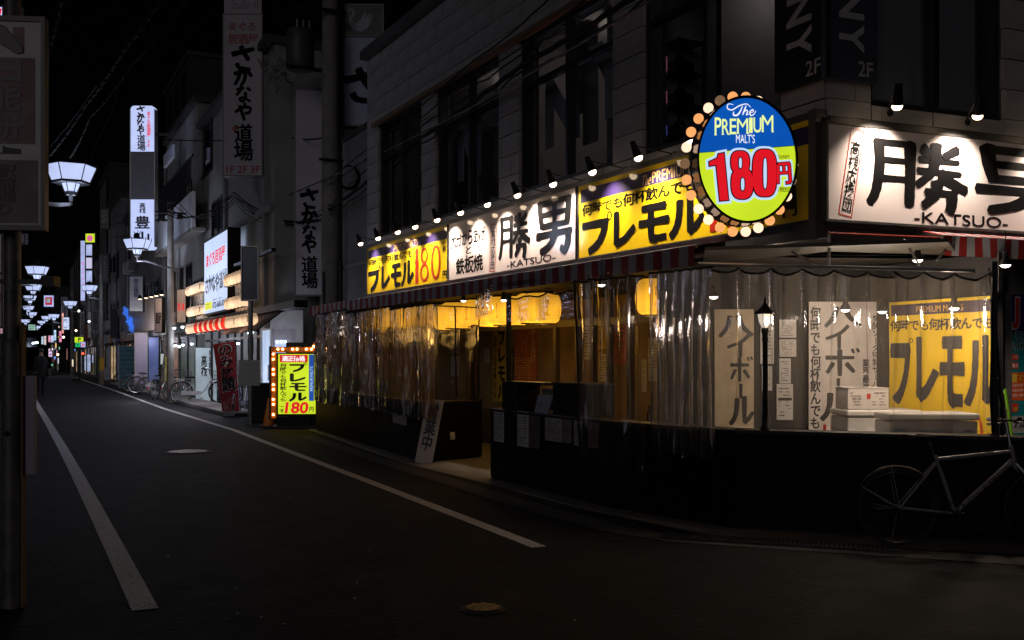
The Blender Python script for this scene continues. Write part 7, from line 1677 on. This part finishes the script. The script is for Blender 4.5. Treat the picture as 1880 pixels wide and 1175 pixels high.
for i, (px, py) in enumerate(spots_):
    nm_, col = hues[i % 7]; d = 64+rnq.uniform(0, 55); wpx = rnq.uniform(1.2, 3.2); hpx = rnq.uniform(4, 13) if i % 3 else rnq.uniform(2, 4)
    r, W, H = fboard(px, px+wpx, py, py+hpx, d, '%s lit little %s far up the street, %s' % (nm_, 'upright sign' if i % 3 else 'flat sign', ['lowest over the road', 'between the lamp posts', 'near the parking sign', 'behind the walking people', 'beside a dark pole', 'under the lamp row', 'against the dark houses', 'close to the lane line', 'above a shop door', 'next to the pink sign', 'next to the vending machines', 'past the bend', 'below the hanging picture sign', 'left of the poster column', 'right of the tube sign', 'in the deepest part'][i]), emi('small far glow '+nm_, col, .8, .3), name='added_glow_sign')
for px, py, d, e in ((163, 590, 61, 14), (110, 640, 85, 40), (240, 640, 45, 6), (330, 685, 30, 26), (400, 700, 27, 14), (255, 685, 35, 34), (95, 640, 118, 60), (180, 640, 52, 6)): light('shop_and_fill_light', 'POINT', cw(px, py, d), e, (.85, .85, 1), .2)  # partly added fill: brightens the parked bicycles, no lamp stands there
for k, (px, py, d, col) in enumerate(((163.5, 590, 62, (.7, .85, 1)), (145, 571, 66, (1, .9, .8)), (152, 649, 60, (1, .05, .02)), (70, 512, 40, (1, .2, .02)), (139.5, 607, 68, (1, .7, .5)), (116.5, 619, 84, (1, .8, .5)), (60.5, 630, 120, (.7, .9, 1)), (64.5, 629.5, 120, (.7, .9, 1)), (68.5, 629, 121, (.6, .9, .8)), (106, 651, 90, (1, .6, .3)), (50, 590, 100, (.6, .7, 1)))):
    b_ = thing('far_lamp', 'tiny distant '+('bluish white lamp on the cream poster column', 'warm lamp high above the parking sign', 'red lamp under the parking sign', 'orange red lamp below the second left street lamp', 'amber lamp just above the parking sign', 'yellow lamp beside the coloured text sign', 'white lamp, left of a trio near the street end', 'white lamp, middle of a trio near the street end', 'greenish lamp, right of a trio near the street end', 'amber lamp near the walking people', 'pale lamp behind the left lamp row')[k], 'lamp', cw(px, py, d), 0, 'tiny distant lamps'); MB().sphere((0,0,0), .0011*d, 8, 6).build('bulb', emi('tiny lamp '+'abcdefghijk'[k], col, 5), b_); MB().cyl((0,0,.0011*d), (0,0,.0025*d), .02, n=5).build('holder', METAL_D, b_)
# signs cut off at the left edge above
fboard(-14, 4.5, 13, 45, 14, 'lit red and white sign cut off at the top left edge', E_SIGNW, '7', E_RED, vert=False, box=(.5, .2, .98, .9), bold=.1); fboard(36, 40, 18, 50, 13, 'slim bright red lit strip behind the left pole', emi('red neon', (.85, .05, .02), .8), name='red_strip')
fboard(-20, 3, 430, 500, 20, 'pale sign cut off by the left edge below the big sign', mat('cream left sign', (.55, .45, .40), .6), name='left_sign'); fboard(-20, 3, 500, 600, 21, 'beige sign cut off by the left edge, lower', mat('cream left sign', (.55, .45, .40), .6), '食', SGR, box=(.7, .3, .98, .7), name='left_sign'); fboard(36, 45, 430, 446, 30, 'small white sign right of the left pole', mat('small white sign', (.5, .45, .5), .5), name='small_sign')
b_ = thing('left_corner_post', 'brownish post rising behind the left pole', 'post', cw(39, 700, 20)*Vector((1,1,0)), YAW) if False else None

# ================================================================== PEOPLE
def person(px, py, h, rz, label, stride=.12, bag=False, coat=(.004, .004, .005)):
    g_ = gd(px, py); r = thing('person', label, 'person', (g_.x, g_.y, 0), rz); s = h/1.75
    V = [(0,0,.95),(0,0,1.12),(0,.0,1.32),(0,-.01,1.44),(0,-.02,1.53),(0,-.02,1.62),(0,-.015,1.72),
         (-.17,0,1.40),(-.22,.04,1.15),(-.21,-.06,.92),(-.21,-.08,.84), (.17,0,1.40),(.22,-.03,1.15),(.21,.06,.92),(.21,.08,.84),
         (-.09,0,.90),(-.10,-stride*.6,.52),(-.10,-stride*.3,.09),(-.10,-stride*.3-.13,.03), (.09,0,.90),(.10,stride*.4,.50),(.10,stride*1.2,.12),(.10,stride*1.2-.12,.03)]
    R_ = [.15,.14,.17,.09,.055,.085,.06, .07,.055,.042,.03, .07,.055,.042,.03, .11,.075,.055,.035, .11,.075,.055,.035]
    E_ = [(0,1),(1,2),(2,3),(3,4),(4,5),(5,6),(2,7),(7,8),(8,9),(9,10),(2,11),(11,12),(12,13),(13,14),(0,15),(15,16),(16,17),(17,18),(0,19),(19,20),(20,21),(21,22)]
    me = bpy.data.meshes.new('b'); me.from_pydata([Vector(v)*s for v in V], E_, []); o = bpy.data.objects.new('b', me); C.objects.link(o)
    o.modifiers.new('s', 'SKIN'); 
    for i, sv in enumerate(me.skin_vertices[0].data): sv.radius = (R_[i]*s, R_[i]*s*.8); sv.use_root = (i == 0)
    o.modifiers.new('u', 'SUBSURF').levels = 1; bpy.context.view_layer.update()
    m2 = bpy.data.meshes.new_from_object(o.evaluated_get(bpy.context.evaluated_depsgraph_get())); bpy.data.objects.remove(o)
    ms = [mat('dark coat cloth', coat, .85, var=.2), mat('dark trousers', (.012, .012, .016), .85), mat('skin', (.35, .22, .16), .6), mat('hair black', (.01, .008, .007), .6)]
    for m_ in ms: m2.materials.append(m_)
    for p_ in m2.polygons:
        z_ = p_.center.z/s; p_.use_smooth = True; x_ = abs(p_.center.x)/s
        p_.material_index = 3 if z_ > 1.66 or (z_ > 1.55 and p_.center.y > -.01) else 2 if z_ > 1.50 or (z_ < .88 and x_ > .17 and z_ > .8) else 0 if z_ > .84 else 1
    ob = bpy.data.objects.new('body', m2); C.objects.link(ob); ob.parent = r
    MB().lathe([(.20*s, .70*s), (.205*s, .8*s), (.17*s, 1.0*s), (.175*s, 1.2*s), (.21*s, 1.35*s), (.14*s, 1.46*s), (.06*s, 1.50*s)], 16, sx=1.15, sy=.8).build('coat', ms[0], r, smooth=True)
    MB().lathe([(.07*s, 1.60*s), (.098*s, 1.66*s), (.085*s, 1.74*s), (.04*s, 1.775*s)], 12, c=(0, .005, 0)).build('hair', ms[3], r, smooth=True)
    for sx_ in (-1, 1): MB().box(sx_*.10*s-.04, sx_*.10*s+.04, -.18, .09, 0, .07).build('shoe', BLACK, r, bevel=.02) if False else None
    if bag: MB().box(.19*s, .33*s, -.16, .14, .72*s, 1.02*s).build('bag', mat('dark bag', (.02, .018, .018), .5), r, bevel=.04)
    return r
person(75, 727, 1.86, .3, 'person in a long black coat walking away with a shoulder bag', bag=True)
person(99, 678, 1.75, .2, 'dark clad person walking far up the street, left of the pair'); person(112, 680, 1.78, -.2, 'dark clad person in the middle of the far group'); person(123, 687, 1.85, .1, 'dark clad person nearest the lane line in the far group', .18); person(64, 679, 1.7, .1, 'dark clad person at the left edge of the far street'); person(88, 674, 1.7, 2.9, 'small distant person walking in front of the lit shops')

# ================================================================== CABLES
def cable(name, pts, r_, label, m=CABLE, sag=.0, group=None, wraps=0, jit=0, seed=0):
    rnd_ = random.Random(seed); P_ = [Vector(p) for p in pts]; out = []
    for i in range(len(P_)-1):
        n_ = 14
        for k in range(n_ + (1 if i == len(P_)-2 else 0)): t_ = k/n_; q = P_[i].lerp(P_[i+1], t_); q = q-Vector((0, 0, sag*4*t_*(1-t_))); q += Vector((rnd_.uniform(-jit, jit), rnd_.uniform(-jit, jit), rnd_.uniform(-jit, jit))); out.append(q)
    base = out[0].copy(); o = MB().tube([q-base for q in out], r_, 6).build(name, m, smooth=True); o.location = base; tag(o, label, 'cable', group)
    if wraps:
        mb_ = MB(); L0 = len(out)
        for k in range(wraps):
            t_ = (k+.5)/wraps*(L0-1); i = int(t_); q = out[i].lerp(out[min(i+1, L0-1)], t_-i)-base; d = (out[min(i+1, L0-1)]-out[i]).normalized(); mb_.cyl(q-d*.02, q+d*.02, r_*1.7, n=6)
        w_ = mb_.build('cable_clip', CABLE, o); w_['kind'] = 'stuff'
    return o
A = cw(605, 385, 23.6)
cable('cable_bundle', [A, cw(760, 262, 17.5), cw(960, 118, 13), cw(1185, -20, 10)], .035, 'thick cable bundle running from the utility pole along the tiled front', sag=.03, jit=.012, seed=1)
cable('cable_bundle', [A+Vector((0,0,-.1)), cw(760, 272, 17.5), cw(960, 130, 13), cw(1185, -2, 10)], .014, 'thin loose cable wound beneath the thick bundle', sag=.08, jit=.03, seed=2)
cable('cable_bundle', [A+Vector((0,0,.1)), cw(740, 258, 17.9), cw(960, 100, 13), cw(1150, -20, 10)], .012, 'looping thin cable above the thick bundle', sag=-.02, jit=.04, seed=3)
cable('overhead_wire', [cw(470, 380, 28), cw(607, 325, 23), cw(860, 200, 14.5), cw(1210, -10, 9.4)], .014, 'single straight wire crossing in front of the upstairs windows', METAL_D, sag=.02)
cable('overhead_wire', [A+Vector((0,0,.75)), cw(870, 110, 14.5), cw(1010, -5, 12)], .012, 'upper thin wire over the parapet', sag=.05, jit=.006); cable('overhead_wire', [A+Vector((0,0,.6)), cw(860, 145, 14.5), cw(1080, -5, 11)], .012, 'lower thin wire over the parapet', sag=.06, jit=.006)
B0 = cw(313, 378, 33)
for k in range(5): cable('cable_bundle', [B0+Vector((.1*k-.2, 0, .12*k-.3)), cw(430, 352+5*k, 28), A+Vector((0, 0, -.25+.09*k))], .018-.002*k, ['lowest', 'second lowest', 'middle', 'second highest', 'highest'][k]+' cable of the tangle between the two utility poles', sag=.35+.05*k, jit=.03, seed=k+5)
cable('overhead_wire', [cw(300, 256, 33), cw(540, 253, 25.5), cw(606, 250, 23.6)], .018, 'horizontal black wire across the projecting 1F 2F 3F sign', sag=.06); cable('overhead_wire', [cw(90, 425, 60), cw(150, 412, 55), cw(313, 388, 33)], .012, 'wire from the slim pole back across the dark sky', sag=.2); cable('overhead_wire', [cw(60, 380, 55), cw(170, 425, 52), cw(240, 430, 40)], .010, 'bluish wire crossing beside the tall lit sign', sag=.2)
cable('sheathed_cable', [cw(92, 285, 17.5), cw(160, 190, 14), cw(225, 95, 11), cw(305, -20, 9)], .020, 'sheathed cable from the near lamp rising to the upper left', CABLE_Y, sag=.03, wraps=22); cable('sheathed_cable', [cw(92, 268, 17.5), cw(165, 172, 14), cw(250, 60, 11), cw(300, -20, 9.5)], .012, 'thin cable running beside the sheathed one', sag=.04, jit=.01)
cable('sheathed_cable', [cw(128, 290, 17.5), cw(165, 215, 14.5), cw(240, 120, 12), cw(355, -20, 10)], .014, 'right hand sheathed cable above the near lamp', CABLE_Y, sag=.05, wraps=20); cable('sheathed_cable', [cw(84, 108, 8), cw(98, 60, 7), cw(114, -10, 6)], .014, 'short clipped cable beside the top of the left pole', CABLE_Y, wraps=9)
cable('overhead_wire', [cw(165, 290, 18), cw(205, 205, 18), cw(215, 170, 18)], .006, 'faint thin wire above the near lamp', METAL_D); cable('overhead_wire', [cw(268, -5, 12), cw(272, 30, 12), cw(283, 62, 12)], .006, 'short hanging wire in the top left sky', METAL_D, jit=.01)
for k, (px, py, d) in enumerate(((640, 325, 22.5),)):
    c_ = cw(px, py, d); mb = MB()
    for j in range(5): mb.tube([c_+RGT*(math.cos(a)*(.20+.012*j))+Vector((0, 0, math.sin(a)*(.24+.01*j)))+FWD*(.02*j)-c_ for a in [2*PI*i/20 for i in range(20)]], .010, 4, closed=True)
    o = mb.build('coiled_cable', CABLE, loc=c_); tag(o, 'coil of spare cable hanging beside the utility pole', 'cable')
rnd = random.Random(9); mb = MB(); c_ = cw(505, 125, 24.5)
for j in range(26):
    q = Vector((rnd.uniform(-.35, .35), rnd.uniform(-.2, .2), rnd.uniform(-.35, .35))); pts_ = [q]
    for i in range(6): q = q+Vector((rnd.uniform(-.14, .14), rnd.uniform(-.1, .1), rnd.uniform(-.14, .14))); pts_.append(q)
    mb.tube(pts_, .012, 4)
for j in range(7): mb.sphere((rnd.uniform(-.3, .3), rnd.uniform(-.1, .1), rnd.uniform(-.25, .3)), rnd.uniform(.04, .08), 8, 6)
o = mb.build('cable_tangle', mat('grey cable tangle', (.20, .19, .18), .6), loc=c_); tag(o, 'messy grey cable tangle and joints left of the transformer', 'cable')
